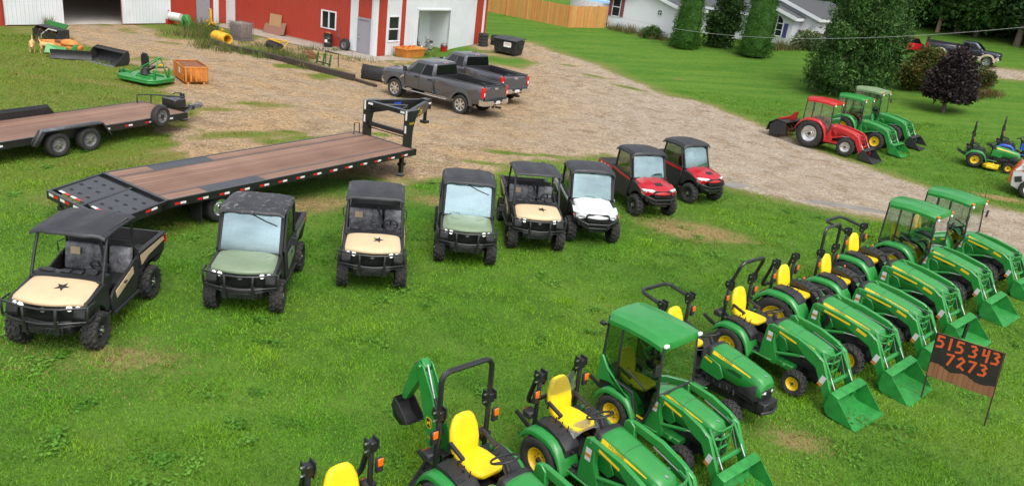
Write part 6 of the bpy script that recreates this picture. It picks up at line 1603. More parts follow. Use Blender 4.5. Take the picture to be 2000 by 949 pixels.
    b.bx((-1.02, .26, .1), (1.02, .30, .8)); b.bx((-1.03, -.42, .1), (1.03, -.38, .62)); b.panel([[(x, y, z) for y, z in ((-.2, .78), (.30, .80))] for x in (-1.04, 0, 1.04)], .04); b.build('housing', 'black', t, .01)
    b = MB()
    for k in range(40):
        a = k * .55; x = -.95 + k * .048; b.box((x, -.05 + .22 * math.cos(a), .38 + .22 * math.sin(a)), (.07, .10, .10), (math.degrees(a), 0, 0))
    b.tube([(-1, -.05, .38), (1, -.05, .38)], .05); b.build('auger', 'rust', t)
    b = MB(); b.panel([[(-1.3, .25, .50), (-1.2, .55, .98)], [(.55, .25, .62), (.6, .55, 1.0)]], .05, nrm=(0, -.8, .6)); b.build('hood', 'green2', t)
    b = MB(); b.tube([(-.3, -.45, .0), (-.1, -.48, .45), (.25, -.3, .75), (.8, -.2, .72)], .03); b.build('hose', 'tank', t)
    # ---- dogs
    def dog(label, loc, rz, head_down):
        d = thing('dog', label, 'dog', loc, rz, None)
        me = bpy.data.meshes.new('dog_body'); V = []; E = []; Rd = []
        def ch(pts, start=None):
            i0 = start
            for p, r_ in pts:
                V.append(p); Rd.append(r_)
                if i0 is not None: E.append((i0, len(V) - 1))
                i0 = len(V) - 1
            return i0
        ch([((-.05, 0, .46), .11)]); chest = ch([((.14, 0, .46), .125), ((.28, 0, .47), .12)], 0); hip = ch([((-.22, 0, .48), .10)], 0)
        hz = .36 if head_down else .66
        hd = ch([((.38, 0, .54 if not head_down else .50), .08), ((.46, 0, hz), .075), ((.55, 0, hz - .02), .055), ((.62, 0, hz - .05), .035)], chest)
        for sd in (-1, 1):
            ch([((.26, sd * .09, .38), .06), ((.24, sd * .09, .22), .036), ((.25, sd * .09, .04), .028), ((.29, sd * .09, .02), .03)], chest)
            ch([((-.22, sd * .09, .38), .075), ((-.16, sd * .095, .26), .05), ((-.28, sd * .095, .17), .03), ((-.26, sd * .095, .04), .026), ((-.22, sd * .095, .02), .03)], hip)
        ch([((-.32, 0, .54), .035), ((-.38, 0, .66), .026), ((-.36, 0, .78), .014)], hip)
        me.from_pydata(V, E, []); me.materials.append(K['dogfur']); o = link('body', me, d)
        me.skin_vertices or o.modifiers.new('s', 'SKIN')
        if not o.modifiers: o.modifiers.new('s', 'SKIN')
        if not me.skin_vertices:
            bm = bmesh.new(); bm.from_mesh(me); bm.verts.layers.skin.verify(); bm.to_mesh(me); bm.free()
        for k, r_ in enumerate(Rd): me.skin_vertices[0].data[k].radius = (r_, r_); 
        me.skin_vertices[0].data[0].use_root = True
        sb = o.modifiers.new('sub', 'SUBSURF'); sb.levels = 1; sb.render_levels = 2
        o.modifiers[0].use_smooth_shade = True
        b = MB()
        for sd in (-1, 1): b.ell((.44, sd * .075, hz + .01), (.03, .018, .06), 8, 6)
        b.build('ear', 'dogfur', d)
        b = MB(); b.ell((.66, 0, hz - .05), (.018, .02, .016), 8, 6)
        for sd in (-1, 1): b.ell((.565, sd * .04, hz + .02), (.010, .010, .010), 6, 5)
        b.build('nose_and_eyes', 'black', d)
    dog('tan dog with its tail up, left of the other dog, sniffing towards the orange mower', gp(64, 102), R(-60), True)
    dog('tan dog in front of the orange mower, its head behind the green scraper', gp(92, 106), R(-8), True)
    # ---- by the barn wall, left to right
    t = thing('sprayer', 'red and green sprayer with a white tank in the weeds by the sliding door', 'sprayer', gp(342, 50) , R(-20))
    MB().lathe([(0, -.5), (.26, -.48), (.28, -.3), (.28, .3), (.26, .48), (0, .5)], 16, 'x', (.1, 0, .55)).build('tank', 'tank', t)
    b = MB(); b.tube([(-.75, -.25, 0), (-.7, -.25, .75), (-.55, 0, .9), (-.7, .25, .75), (-.75, .25, 0)], .06); b.bx((-.9, -.25, .0), (-.4, .25, .35)); b.build('frame', 'tred', t)
    b = MB(); b.prism([(.65, 0), (.75, .6), (.95, .85), (1.1, .8), (1.45, .25), (1.4, 0), (1.1, 0), (1.1, .3), (.9, .5), (.8, 0)], -.2, .2); b.build('shield', 'green', t, .02)
    t = thing('landscape_rake', 'yellow tractor implement with an upright mast, behind the yellow drum in the weeds', 'rake', gp(412, 58), R(-45))
    b = MB(); b.bx((-.85, -.06, .38), (.85, .06, .52)); b.prism([(-.1, .5), (.1, .5), (.05, 1.35), (-.05, 1.35)], -.06, .06); b.tube([(.1, 0, .5), (.6, -.6, .2)], .05, 4); b.build('frame', 'oldyellow', t, .01)
    b = MB()
    for k in range(12): b.tube([(-.8 + .145 * k, 0, .40), (-.8 + .145 * k, .14, .22), (-.8 + .145 * k, .08, .02)], .018, 5)
    b.build('tine', 'black', t)
    t = thing('yard_roller', 'yellow steel drum roller lying on the timber edging left of the caged tank', 'roller', gp(433, 86), R(-38))
    MB().lathe([(.24, -.68), (.33, -.70), (.34, -.66), (.34, .66), (.33, .70), (.24, .68), (.22, .3), (.22, -.3), (.24, -.68)], 24, 'x', (0, 0, .36)).build('drum', 'oldyellow', t)
    b = MB(); b.bx((-.06, -.06, .66), (.06, .06, .78)); b.tube([(0, 0, .74), (.2, -.1, .92), (.1, .1, .80)], .05, 6); b.build('bracket', 'oldyellow', t, .01)
    t = thing('ibc_tank', 'caged plastic liquid tank with a galvanised grid, standing by the red wall', 'tank', gp(471, 79), R(-30))
    b = MB(); b.bx((-.6, -.5, .04), (.6, .5, .16))
    for x in (-.5, 0, .5): b.bx((x - .08, -.5, 0), (x + .08, .5, .1))
    b.build('pallet', 'grey', t)
    MB().box((0, 0, .64), (1.1, .92, .92)).lathe([(0, .06), (.12, .06), (.12, 0)], 12, 'z', (0, 0, 1.1)).build('tank', 'ibc', t, .06, seg=2)
    b = MB()
    for z in np.linspace(.2, 1.14, 6): b.tube([(-.6, -.5, z), (.6, -.5, z), (.6, .5, z), (-.6, .5, z)], .013, 5, closed=True)
    for x in np.linspace(-.6, .6, 8): b.tube([(x, -.5, .16), (x, -.5, 1.14)], .012, 5); b.tube([(x, .5, .16), (x, .5, 1.14)], .012, 5)
    for y in np.linspace(-.5, .5, 7): b.tube([(-.6, y, .16), (-.6, y, 1.14)], .012, 5); b.tube([(.6, y, .16), (.6, y, 1.14)], .012, 5)
    cg = b.build('cage', 'grey', t)
    MB().bx((-.617, -.40, .72), (-.612, -.1, 1.0)).bx((-.617, -.02, .45), (-.612, .3, .70)).build('cage_plate', 'silver', cg)
    nR = -E1      # outward from the red wall
    def on_red(s, out, z=0): return OC + E2 * s + nR * out + Vector((0, 0, z))
    for lab, m, s0, w, h, tl, cat in (('large dark weathered plywood sheet leaning on the red wall, half behind nothing else', 'ply', 8.9, 2.0, .86, .36, 'board'), ('smaller light chipboard sheet leaning on the red wall behind the dark plywood', 'osb', 9.0, 1.15, 1.38, .16, 'board')):
        o = MB().box((0, 0, h / 2), (w, .02, h)).build('plywood_sheet', m, None); o.location = on_red(s0, tl + .07); o.rotation_euler = (R(0), 0, R(150)); o.rotation_mode = 'XYZ'
        o.matrix_world = Matrix.Translation(on_red(s0, tl + .06)) @ Matrix.Rotation(R(150), 4, 'Z') @ Matrix.Rotation(math.asin(tl / h), 4, 'X') @ Matrix.Rotation(R(8 if m == 'ply' else 0), 4, 'Y')
        tag(o, 'large dark weathered plywood sheet leaning against the red wall' if m == 'ply' else 'smaller light chipboard sheet leaning on the red wall above the dark plywood', cat)
    t = thing('oil_drum', 'black steel drum with a white label standing against the red wall', 'drum', on_red(3.65, .42), 0)
    MB().lathe([(0, 0), (.28, 0), (.29, .02), (.285, .30), (.30, .32), (.285, .34), (.285, .58), (.30, .60), (.285, .62), (.285, .88), (.29, .90), (.27, .90), (.265, .87), (0, .87)], 26, 'z').build('drum_body', 'blackp', t)
    b = MB(); b.loft([[(.288 * math.cos(a), .288 * math.sin(a), z) for z in (.36, .54)] for a in np.linspace(R(-125), R(-85), 6)], caps=False, closed=False); b.build('drum_label', 'refwhite', t)
    MB().tube([(-.15, .1, .9), (-.1, 0, .97), (.05, .05, .96), (.15, -.05, .9)], .03).build('orange_cord', 'orangep', t)
    t = thing('spare_tyre', 'black tyre on its steel rim leaning on the red wall between drum and door', 'tyre', on_red(2.3, .34), R(-30), None); 
    w = wheel(t, (0, 0, .40), .40, .26, .21, -1, 'road', 44, 'dish', 'grey', 'black', 0, .014, 0)
    t.rotation_euler = (R(-9), 0, R(-30))
    t = thing('steel_tub', 'worn orange shallow steel tub below the white framed window', 'tub', OC + E1 * 2.6 + Vector((math.cos(R(-30)), math.sin(R(-30)), 0)) * .8, R(60))
    b = MB(); q = []
    b.loft([[(x * k, y * k, z) for x, y in ((-1.0, -.55), (1.0, -.55), (1.0, .55), (-1.0, .55))] for k, z in ((.86, .05), (1., .62), (.97, .62), (.82, .12))], caps=True)
    for sd in (-1, 1): b.bx((-1.05, sd * .56, .55), (1.05, sd * .60, .64)); b.bx((sd * 1.0, -.58, .55), (sd * 1.05, .58, .64)); b.bx((-.6, sd * .3, 0), (.6, sd * .4, .06))
    b.build('tub_body', 'orangep', t, .01)
    for x in (-.6, .0, .5): b = MB().tube([(x - .2, -.3, .55), (x + .2, .1, .72), (x + .3, .4, .6)], .04).build('scrap_bar', 'orangep', t)
    # engines in the porch and red bucket
    for (s, o_, lab) in ((4.75, .25, 'dismantled engine block on the porch floor, left of the other engine'), (6.25, .5, 'smaller engine with a pulley on the porch floor beside the red pail')):
        t = thing('old_engine', lab, 'engine', OC + E1 * s + E2 * o_ + Vector((0, 0, .02)), random.uniform(0, 3))
        b = MB(); b.box((0, 0, .30), (.5, .34, .36)); b.box((0, .05, .55), (.36, .28, .2)); b.tube([(-.3, 0, .55), (-.1, .1, .8), (.2, 0, .75)], .04); b.bx((-.35, -.25, 0), (.35, .25, .10)); b.build('engine_block', 'grey', t, .02)
        MB().lathe([(0, .04), (.16, .04), (.18, .02), (.18, -.02), (.16, -.04), (0, -.04)], 18, 'y', (.1, -.24, .36)).lathe([(0, .04), (.10, .04), (.10, -.04), (0, -.04)], 14, 'y', (-.15, -.24, .2)).build('pulley', 'silver', t)
        MB().tube([(-.2, .1, .6), (-.25, .12, 1.0)], .02).ell((.15, 0, .68), (.14, .14, .08)).build('air_filter', 'black', t)
    t = thing('red_pail', 'bright red pail with a grey bag on top at the edge of the porch', 'pail', OC + E1 * 6.9 - E2 * .35 + Vector((0, 0, .0)), 0)
    MB().lathe([(0, 0), (.20, 0), (.26, .48), (.27, .5), (.24, .5), (.2, .1), (0, .1)], 20, 'z').build('pail_body', 'tred', t); MB().ell((0, 0, .56), (.24, .24, .18)).build('bag', 'grey', t)
    # black plastic blocks at the corner of the wing
    for k, (a, o_, n) in enumerate(((11.0, .9, 4), (12.2, 1.2, 3))):
        for j in range(n):
            t = MB().lathe([(.19, -.11), (.34, -.12), (.37, -.07), (.37, .07), (.34, .12), (.19, .11), (.19, -.11)], 26, 'z').build('stacked_tyre', 'rubber')
            t.location = OC + E1 * a + Vector((math.cos(R(-30)), math.sin(R(-30)), 0)) * o_ + Vector((random.uniform(-.03, .03), random.uniform(-.03, .03), ter(*(OC + E1 * a).xy) + .12 + .235 * j))
            tag(t, '%s black tyre in the %s pile at the right corner of the barn' % (('bottom', 'second', 'third', 'topmost')[j] if j < n - 1 else 'topmost', ('taller left', 'shorter right')[k]), 'tyre', 'tyres piled at the corner of the barn')
    # dumpster
    p = gp(992, 106); t = thing('dumpster', 'black plastic-lidded dumpster with a white notice, on the grass right of the barn', 'dumpster', p, R(-28))
    b = MB(); b.loft([[(x * k, y * k2, z) for x, y in ((-.95, -.62), (.95, -.62), (.95, .62), (-.95, .62))] for k, k2, z in ((.90, .86, .12), (1., 1., 1.05))])
    for x in (-.62, 0, .62): b.prism([(-.54, .16), (-.62, 1.0), (-.66, 1.0), (-.58, .16)], x - .03, x + .03, ax='x')
    for sd in (-1, 1): b.bx((sd * .95, -.3, .55), (sd * 1.04, .35, .75))
    for x in (-.7, .7): b.bx((x - .1, -.5, 0), (x + .1, .5, .14))
    b.build('bin_body', 'black', t, .015)
    b = MB(); b.panel([[(x, y, z) for y, z in ((-.70, 1.06), (0, 1.14), (.68, 1.20))] for x in (-1.0, -.02)], .05); b.panel([[(x, y, z) for y, z in ((-.70, 1.06), (0, 1.14), (.68, 1.20))] for x in (.02, 1.0)], .05); b.bx((-1.02, -.72, .98), (1.02, -.66, 1.06)); b.build('lid', 'roof', t, .012)
    n = MB(); n.prism([(x + .25, z + .72) for x, z in rrect(.62, .34, .05, 3)], -.655, -.645, 0); n.bx((.0, -.66, .76), (.5, -.656, .79), 1); n.bx((.05, -.66, .68), (.45, -.656, .70), 1); n.build('notice', ['refwhite', 'refred'], t)
    # timber edging
    ke = [(398, 80), (430, 92), (470, 99), (510, 108), (560, 124)]
    L_ = W([(410, 84), (452, 98), (500, 108), (555, 121), (575, 127), (625, 141), (692, 158)])
    for i, (a, c) in enumerate(zip(L_[:-1], L_[1:])):
        d_ = c - a; o = MB().box((0, 0, .15), (d_.length - .04, .24, .34 if i > 2 else .26)).build('timber_beam', 'timber', None, .02)
        o.location = (a + c) / 2; o.rotation_euler = (0, R(random.uniform(-.6, .6)), math.atan2(d_.y, d_.x)); tag(o, 'old dark squared timber of the yard edging, %s' % ('nearest the yellow drum', 'under the caged tank', 'left of the yellow rake bar', 'short one behind the weeds', 'in front of the green stakes', 'last one before the black snow bucket')[i], 'timber', 'timbers edging the gravel yard')
    o = MB().box((0, 0, .06), (2.0, .2, .16)).build('timber_beam', 'timber', None, .02); c = gp(710, 163); o.location = c; o.rotation_euler = (0, 0, R(-38)); tag(o, 'low dark timber lying loose on the gravel before the black bucket', 'timber', 'timbers edging the gravel yard')
    # slab and stony bed
    ap = [OC + E2 * 13.8 + nR * .05, OC + E2 * -.1 + nR * .05, OC + E1 * 3.6 - E2 * .2, OC + E1 * 3.4 - E2 * 1.9, OC + nR * 1.7 - E2 * 1.3, OC + E2 * 4 + nR * 1.9, OC + E2 * 13.6 + nR * 1.9]
    tag(MB().prism([(p.x, p.y) for p in ap], .0, .045, ax='z').build('path', 'conc', None, .01), kind='structure')
    # yellow and rusty bits on the bed
    t = thing('drag_harrow', 'yellow bar implement over a dark roller, behind the timber edging', 'harrow', gp(535, 100), R(-45)) 
    b = MB(); b.box((0, 0, .62), (1.5, .1, .08)); b.tube([(.75, 0, .62), (1.0, .45, .75), (1.0, -.05, .15)], .035); b.tube([(-.3, 0, .66), (.9, .4, .72)], .03); b.build('frame', 'oldyellow', t, .008)
    MB().lathe([(0, -.75), (.25, -.72), (.28, 0), (.25, .72), (0, .75)], 16, 'x', (-.1, .1, .28)).build('roller', 'black', t)
    t = thing('rusty_frame', 'rusty orange implement frame heaped among weeds behind the timbers', 'scrap', gp(605, 114), R(-30))
    b = MB()
    for k in range(5): b.tube([(-.5 + .2 * k, -.2, .05), (-.4 + .2 * k, .1, .55 - .06 * k), (-.2 + .2 * k, .3, .1)], .035, 5)
    b.tube([(-.6, 0, .3), (.6, 0, .25)], .04); b.build('bar', 'rust', t); MB().box((.2, 0, .12), (.6, .4, .18)).build('plate', 'rust', t, .02)
    t = thing('stake_rack', 'dark rack with three green uprights behind the timbers', 'rack', gp(640, 128), R(-35))
    for k in range(3): MB().box((-.55 + .55 * k, -.3, .35), (.10, .06, .7), (0, 12, 0)).build('upright', 'green2', t)
    MB().tube([(-.6, .3, .72), (.6, .3, .72)], .03).tube([(-.6, -.3, .15), (.6, -.3, .15)], .04).tube([(-.55, .3, .72), (-.55, .3, 0)], .025).tube([(.55, .3, .72), (.55, .3, 0)], .025).build('rail', 'black', t)
    # black snow bucket before the trucks
    t = thing('snow_pusher', 'black snow pusher box on the gravel in front of the parked grey pickup', 'snow pusher', gp(742, 158), R(-20))
    b = MB(); prof = [(-.35, .05), (-.42, .4), (-.30, .78), (-.26, .78), (-.36, .4), (-.28, .05)]
    b.prism(prof, -.95, .95, ax='x')
    for sd in (-1, 1): b.prism([(-.40, .0), (-.42, .45), (-.28, .80), (.35, .45), (.35, .0)], sd * .95, sd * .90, ax='x')
    b.bx((-.5, .2, 0), (-.4, .35, .5)); b.prism([(-.35, .06), (-.3, .78), (.1, .62), (.3, .1)], -.9, .9, ax='x'); b.build('box', 'black', t, .012)
    # weeds
    WC = [(.09, .16, .03), (.06, .12, .02), (.16, .17, .05), (.22, .17, .07)]
    for i, (u, v, n, h, sp) in enumerate([(365, 70, 260, .8, .7), (392, 62, 300, 1.1, .6), (400, 92, 240, .7, .5), (480, 104, 160, .5, .4), (520, 112, 220, .6, .5), (545, 108, 260, .6, .6), (565, 118, 220, .7, .45), (590, 122, 160, .6, .4), (612, 135, 160, .55, .3), (650, 100, 120, .3, .5), (700, 118, 160, .3, .7), (600, 98, 160, .35, .7), (395, 75, 240, .8, .6), (830, 108, 180, .35, .5), (440, 100, 200, .6, .5), (510, 92, 140, .4, .6), (90, 84, 160, .6, .4), (120, 88, 160, .8, .3), (95, 52, 80, .7, .15)]):
        weeds('scruffy green and straw-coloured weed clump beside the timber edging and barn', gp(u, v), n, h, sp, WC, 'weed clumps along the timber edging', 100 + i)
# ------------------------------------------------------------------ trees and house
def tree(name, label, cat, loc, trunk_h, trunk_r, blobs, n, size, cols, seed, group=None, droop=0., fill=.5, bark='pole', asp=.5, limbs=True):
    t = thing(name, label, cat, loc, 0, group)
    b = MB(); r = random.Random(seed); lean = [(0, 0, -.1), (r.uniform(-.05, .05), r.uniform(-.05, .05), trunk_h * .5), (r.uniform(-.1, .1), r.uniform(-.1, .1), trunk_h)]
    b.tube(lean, [trunk_r * 1.35, trunk_r, trunk_r * .6], 9)
    if limbs:
        for q in blobs:
            z0 = min(trunk_h * .95, max(trunk_h * .45, q[2] - q[5] * .8)); m = ((q[0]) * .5, (q[1]) * .5, (z0 + q[2]) / 2)
            b.tube([(0, 0, z0 * .95), m, q[:3]], [trunk_r * .5, trunk_r * .32, trunk_r * .12], 6)
    b.build('trunk', bark, t)
    foliage('crown', t, blobs, n, size, cols, seed, droop, fill, asp)
    return t

def cone_blobs(h, r0, r1, k=9, seed=0):
    rr = random.Random(seed); o = []
    for i in range(k):
        z = h * (.06 + .9 * i / (k - 1)); rad = r0 + (r1 - r0) * (i / (k - 1)) ** 1.15
        o.append((rr.uniform(-.06, .06), rr.uniform(-.06, .06), z, rad, rad, h / k * 1.1))
    return o

def house():
    t = thing('house', 'white ranch house with grey shingle roofs and gables behind the tall clipped evergreens', 'house', (10.54, 65.57, 2.1), R(-39.3))
    w = MB(); f = MB(); rf = MB(); tr = MB()
    def gable_block(x0, x1, y0, y1, zb, ze, rise, fnd=1.2):
        w.bx((x0, y0, zb), (x1, y1, ze)); xm = (x0 + x1) / 2
        for y in (y0, y1): w.prism([(x0, ze), (x1, ze), (xm, ze + rise)], y, y + (.05 if y == y0 else -.05))
        f.bx((x0 - .03, y0 - .03, zb - fnd), (x1 + .03, y1, zb))
        ov = .35; s = rise / (xm - x0)
        for sd, xe in ((-1, x0 - ov), (1, x1 + ov)):
            ze_ = ze - s * ov
            rf.loft([[(xm, y, ze + rise + .03), (xe, y, ze_ + .03), (xe, y, ze_ + .15), (xm, y, ze + rise + .15)] for y in (y0 - ov, y1 + ov)])
            tr.loft([[(xm, y, ze + rise - .14), (xe, y, ze_ - .14), (xe, y, ze_ + .13), (xm, y, ze + rise + .13)] for y in (y0 - ov - .05, y0 - ov - .003)])
            tr.bx((xe - .03 if sd < 0 else xe, y0 - ov, ze_ - .12), (xe if sd < 0 else xe + .03, y1 + ov, ze_ + .10))
    gable_block(-6.12, .72, 0, 9, .15, 2.55, .95)
    gable_block(2.8, 9.4, 6.7, 17, .7, 3.1, 1.1, 1)
    gable_block(4.35, 8.0, 5.4, 6.7, .7, 2.95, .6, 1)
    # link with its eave towards the yard
    w.bx((.72, 4.4, .3), (4.3, 11, 2.75)); f.bx((.72, 4.37, -1), (4.3, 11, .3))
    rf.loft([[(x, 4.0, 2.80), (x, 8.2, 4.15), (x, 12, 2.80), (x, 12, 2.68), (x, 8.2, 4.03), (x, 4.0, 2.68)] for x in (.3, 5.0)]); tr.bx((.74, 3.95, 2.62), (4.9, 3.997, 2.82))
    w.build('wall', 'housew', t); f.build('foundation', 'found', t); rf.build('roof', 'shingle', t); tr.build('fascia', 'trim', t)
    # window with burgundy shutters
    def win(x, z, ww, hh, y, shut=None, side=False):
        o = MB().bx((x - ww / 2, y - .03, z), (x + ww / 2, y, z + hh)).build('window', 'win', t)
        MB().bx((x - ww / 2 - .06, y - .06, z - .06), (x + ww / 2 + .06, y - .002, z)).bx((x - ww / 2 - .06, y - .06, z + hh), (x + ww / 2 + .06, y - .002, z + hh + .06)).bx((x - ww / 2 - .06, y - .06, z), (x - ww / 2, y - .002, z + hh)).bx((x + ww / 2, y - .06, z), (x + ww / 2 + .06, y - .002, z + hh)).bx((x - ww / 2, y - .055, z + hh / 2 - .03), (x + ww / 2, y - .004, z + hh / 2 + .03)).build('window_frame', 'trim', o)
        if shut:
            for sd in (-1, 1): MB().bx((x + sd * (ww / 2 + .08), y - .05, z - .05), (x + sd * (ww / 2 + .40), y - .005, z + hh + .05)).build('shutter', shut, o)
    win(-5.4, 1.12, .72, 1.45, 0, 'pink')
    o = MB().lathe([(0, -.01), (.22, -.01), (.22, -.03), (0, -.03)], 16, 'y', (-1.08, 0, 1.95)).build('round_vent', 'win', t)
    b = MB(); b.tube([(-1.08 + .24 * math.cos(a), -.03, 1.95 + .24 * math.sin(a)) for a in np.linspace(0, 6.1, 16)], .04, 5, closed=True); b.bx((-1.10, -.05, 1.73), (-1.06, -.01, 2.17)); b.bx((-1.30, -.045, 1.93), (-.86, -.015, 1.97)); b.build('vent_frame', 'trim', o)
    # arched window in the small gable
    y = 5.4; xa, ha = 6.65, .56
    ou = [(xa - ha, 1.35), (xa + ha, 1.35), (xa + ha, 2.30)] + [(xa + ha * math.cos(R(a)), 2.35 + .62 * math.sin(R(a))) for a in range(15, 180, 15)] + [(xa - ha, 2.35)]
    o = MB().prism(ou, y - .02, y).build('arched_window', 'win', t)
    b = MB(); b.tube([(x, y - .03, z) for x, z in ou], .05, 5, closed=True); b.bx((xa - .03, y - .05, 1.35), (xa + .03, y - .01, 2.95)); b.bx((xa - ha, y - .05, 2.32), (xa + ha, y - .01, 2.38)); b.bx((xa - ha, y - .05, 1.82), (xa + ha, y - .01, 1.86)); b.build('window_frame', 'trim', o)
    MB().bx((xa + ha + .08, y - .05, 1.3), (xa + ha + .42, y - .005, 2.4)).build('shutter', mat('blue_shutter', (.05, .06, .2), .6), o)
    for yy in (9.0, 11.5):
        o = MB().bx((9.4, yy - .35, 1.7), (9.43, yy + .35, 2.7)).build('window', 'win', t); MB().bx((9.401, yy - .42, 1.63), (9.45, yy - .35, 2.77)).bx((9.401, yy + .35, 1.63), (9.45, yy + .42, 2.77)).bx((9.401, yy - .35, 2.7), (9.45, yy + .35, 2.77)).build('window_frame', 'trim', o)
    # deck with red railing
    d = MB().bx((8.05, 6.75, 1.0), (13.4, 6.69, 1.1)).bx((9.5, 6.8, 1.0), (13.4, 11, 1.14)).build('deck', 'brownw', t)
    b = MB()
    for k in range(46): x = 8.1 + k * .115; b.bx((x, 6.6, -.2), (x + .075, 6.64, 1.95))
    b.build('deck_screen', 'brownw', d)
    b = MB(); b.bx((8.05, 6.56, 1.95), (13.4, 6.68, 2.02)); b.tube([(10.2, 8.5, 2.55), (13.2, 8.5, 2.55)], .06, 4); b.tube([(10.2, 8.5, 2.3), (13.2, 8.5, 2.3)], .05, 4)
    for x in (10.2, 11.7, 13.2): b.bx((x - .05, 8.45, 1.1), (x + .05, 8.55, 2.6))
    b.build('deck_rail', 'dredw', d)

def fence():
    A, B_ = Vector((-8.6, 76.9, 0)), Vector((2.46, 67.98, 0)); C_ = Vector((5.7, 68.6, 0))
    t = thing('privacy_fence', 'new orange-brown board fence running from behind the barn to the white house', 'fence', (0, 0, 0))
    pm = []
    for k in range(7): pm.append(mat('cedar_board', (.50 + .05 * (k % 3), .245 + .03 * (k % 4) - .02, .065 + .012 * (k % 2)), .75, var=.18, vscale=3, streak=(8, 8, .5)))
    for a, c in ((A, B_), (B_, C_)):
        d = c - a; L = d.length; u = d.normalized(); n = int(L / .148); nn = Vector((-u.y, u.x, 0)); panel = 0
        per = 16
        for s in range(0, n, per):
            b = MB()
            for k in range(s, min(n, s + per)):
                p = a + u * (k * .148); z = ter(p.x, p.y); h = 1.80 + .02 * math.sin(k * 1.3); 
                q = [p, p + u * .138]; top = Vector((0, 0, z + h)); bot = Vector((0, 0, z - .05)); off = nn * (.02 + .006 * ((k * 7) % 3))
                b.loft([[q[0] + bot, q[1] + bot, q[1] + bot + off, q[0] + bot + off], [q[0] + top, q[1] + top, q[1] + top + off, q[0] + top + off]], mi=(k * 5 + k // 3) % 7)
            b.build('board_panel', pm, t)
            p = a + u * (s * .148); z = ter(p.x, p.y); MB().bx((p.x - .06, p.y - .05, z - .1), (p.x + .06, p.y + .07, z + 1.86)).build('post', pm[0], t)
    p = Vector((5.2, 72.5, 0)); t = thing('swimming_pool', 'round above-ground pool with blue cover showing over the board fence', 'pool', (p.x, p.y, ter(p.x, p.y)))
    MB().lathe([(0, 1.50), (2.6, 1.52), (2.62, 1.6), (2.75, 1.6), (2.75, 1.54), (2.7, 0), (0, 0)], 36, 'z').build('pool_wall', 'tank', t); MB().lathe([(0, 1.57), (2.58, 1.56), (2.58, 1.53), (0, 1.53)], 36, 'z').build('pool_cover', mat('pool_cover_blue', (.12, .36, .7), .3), t)

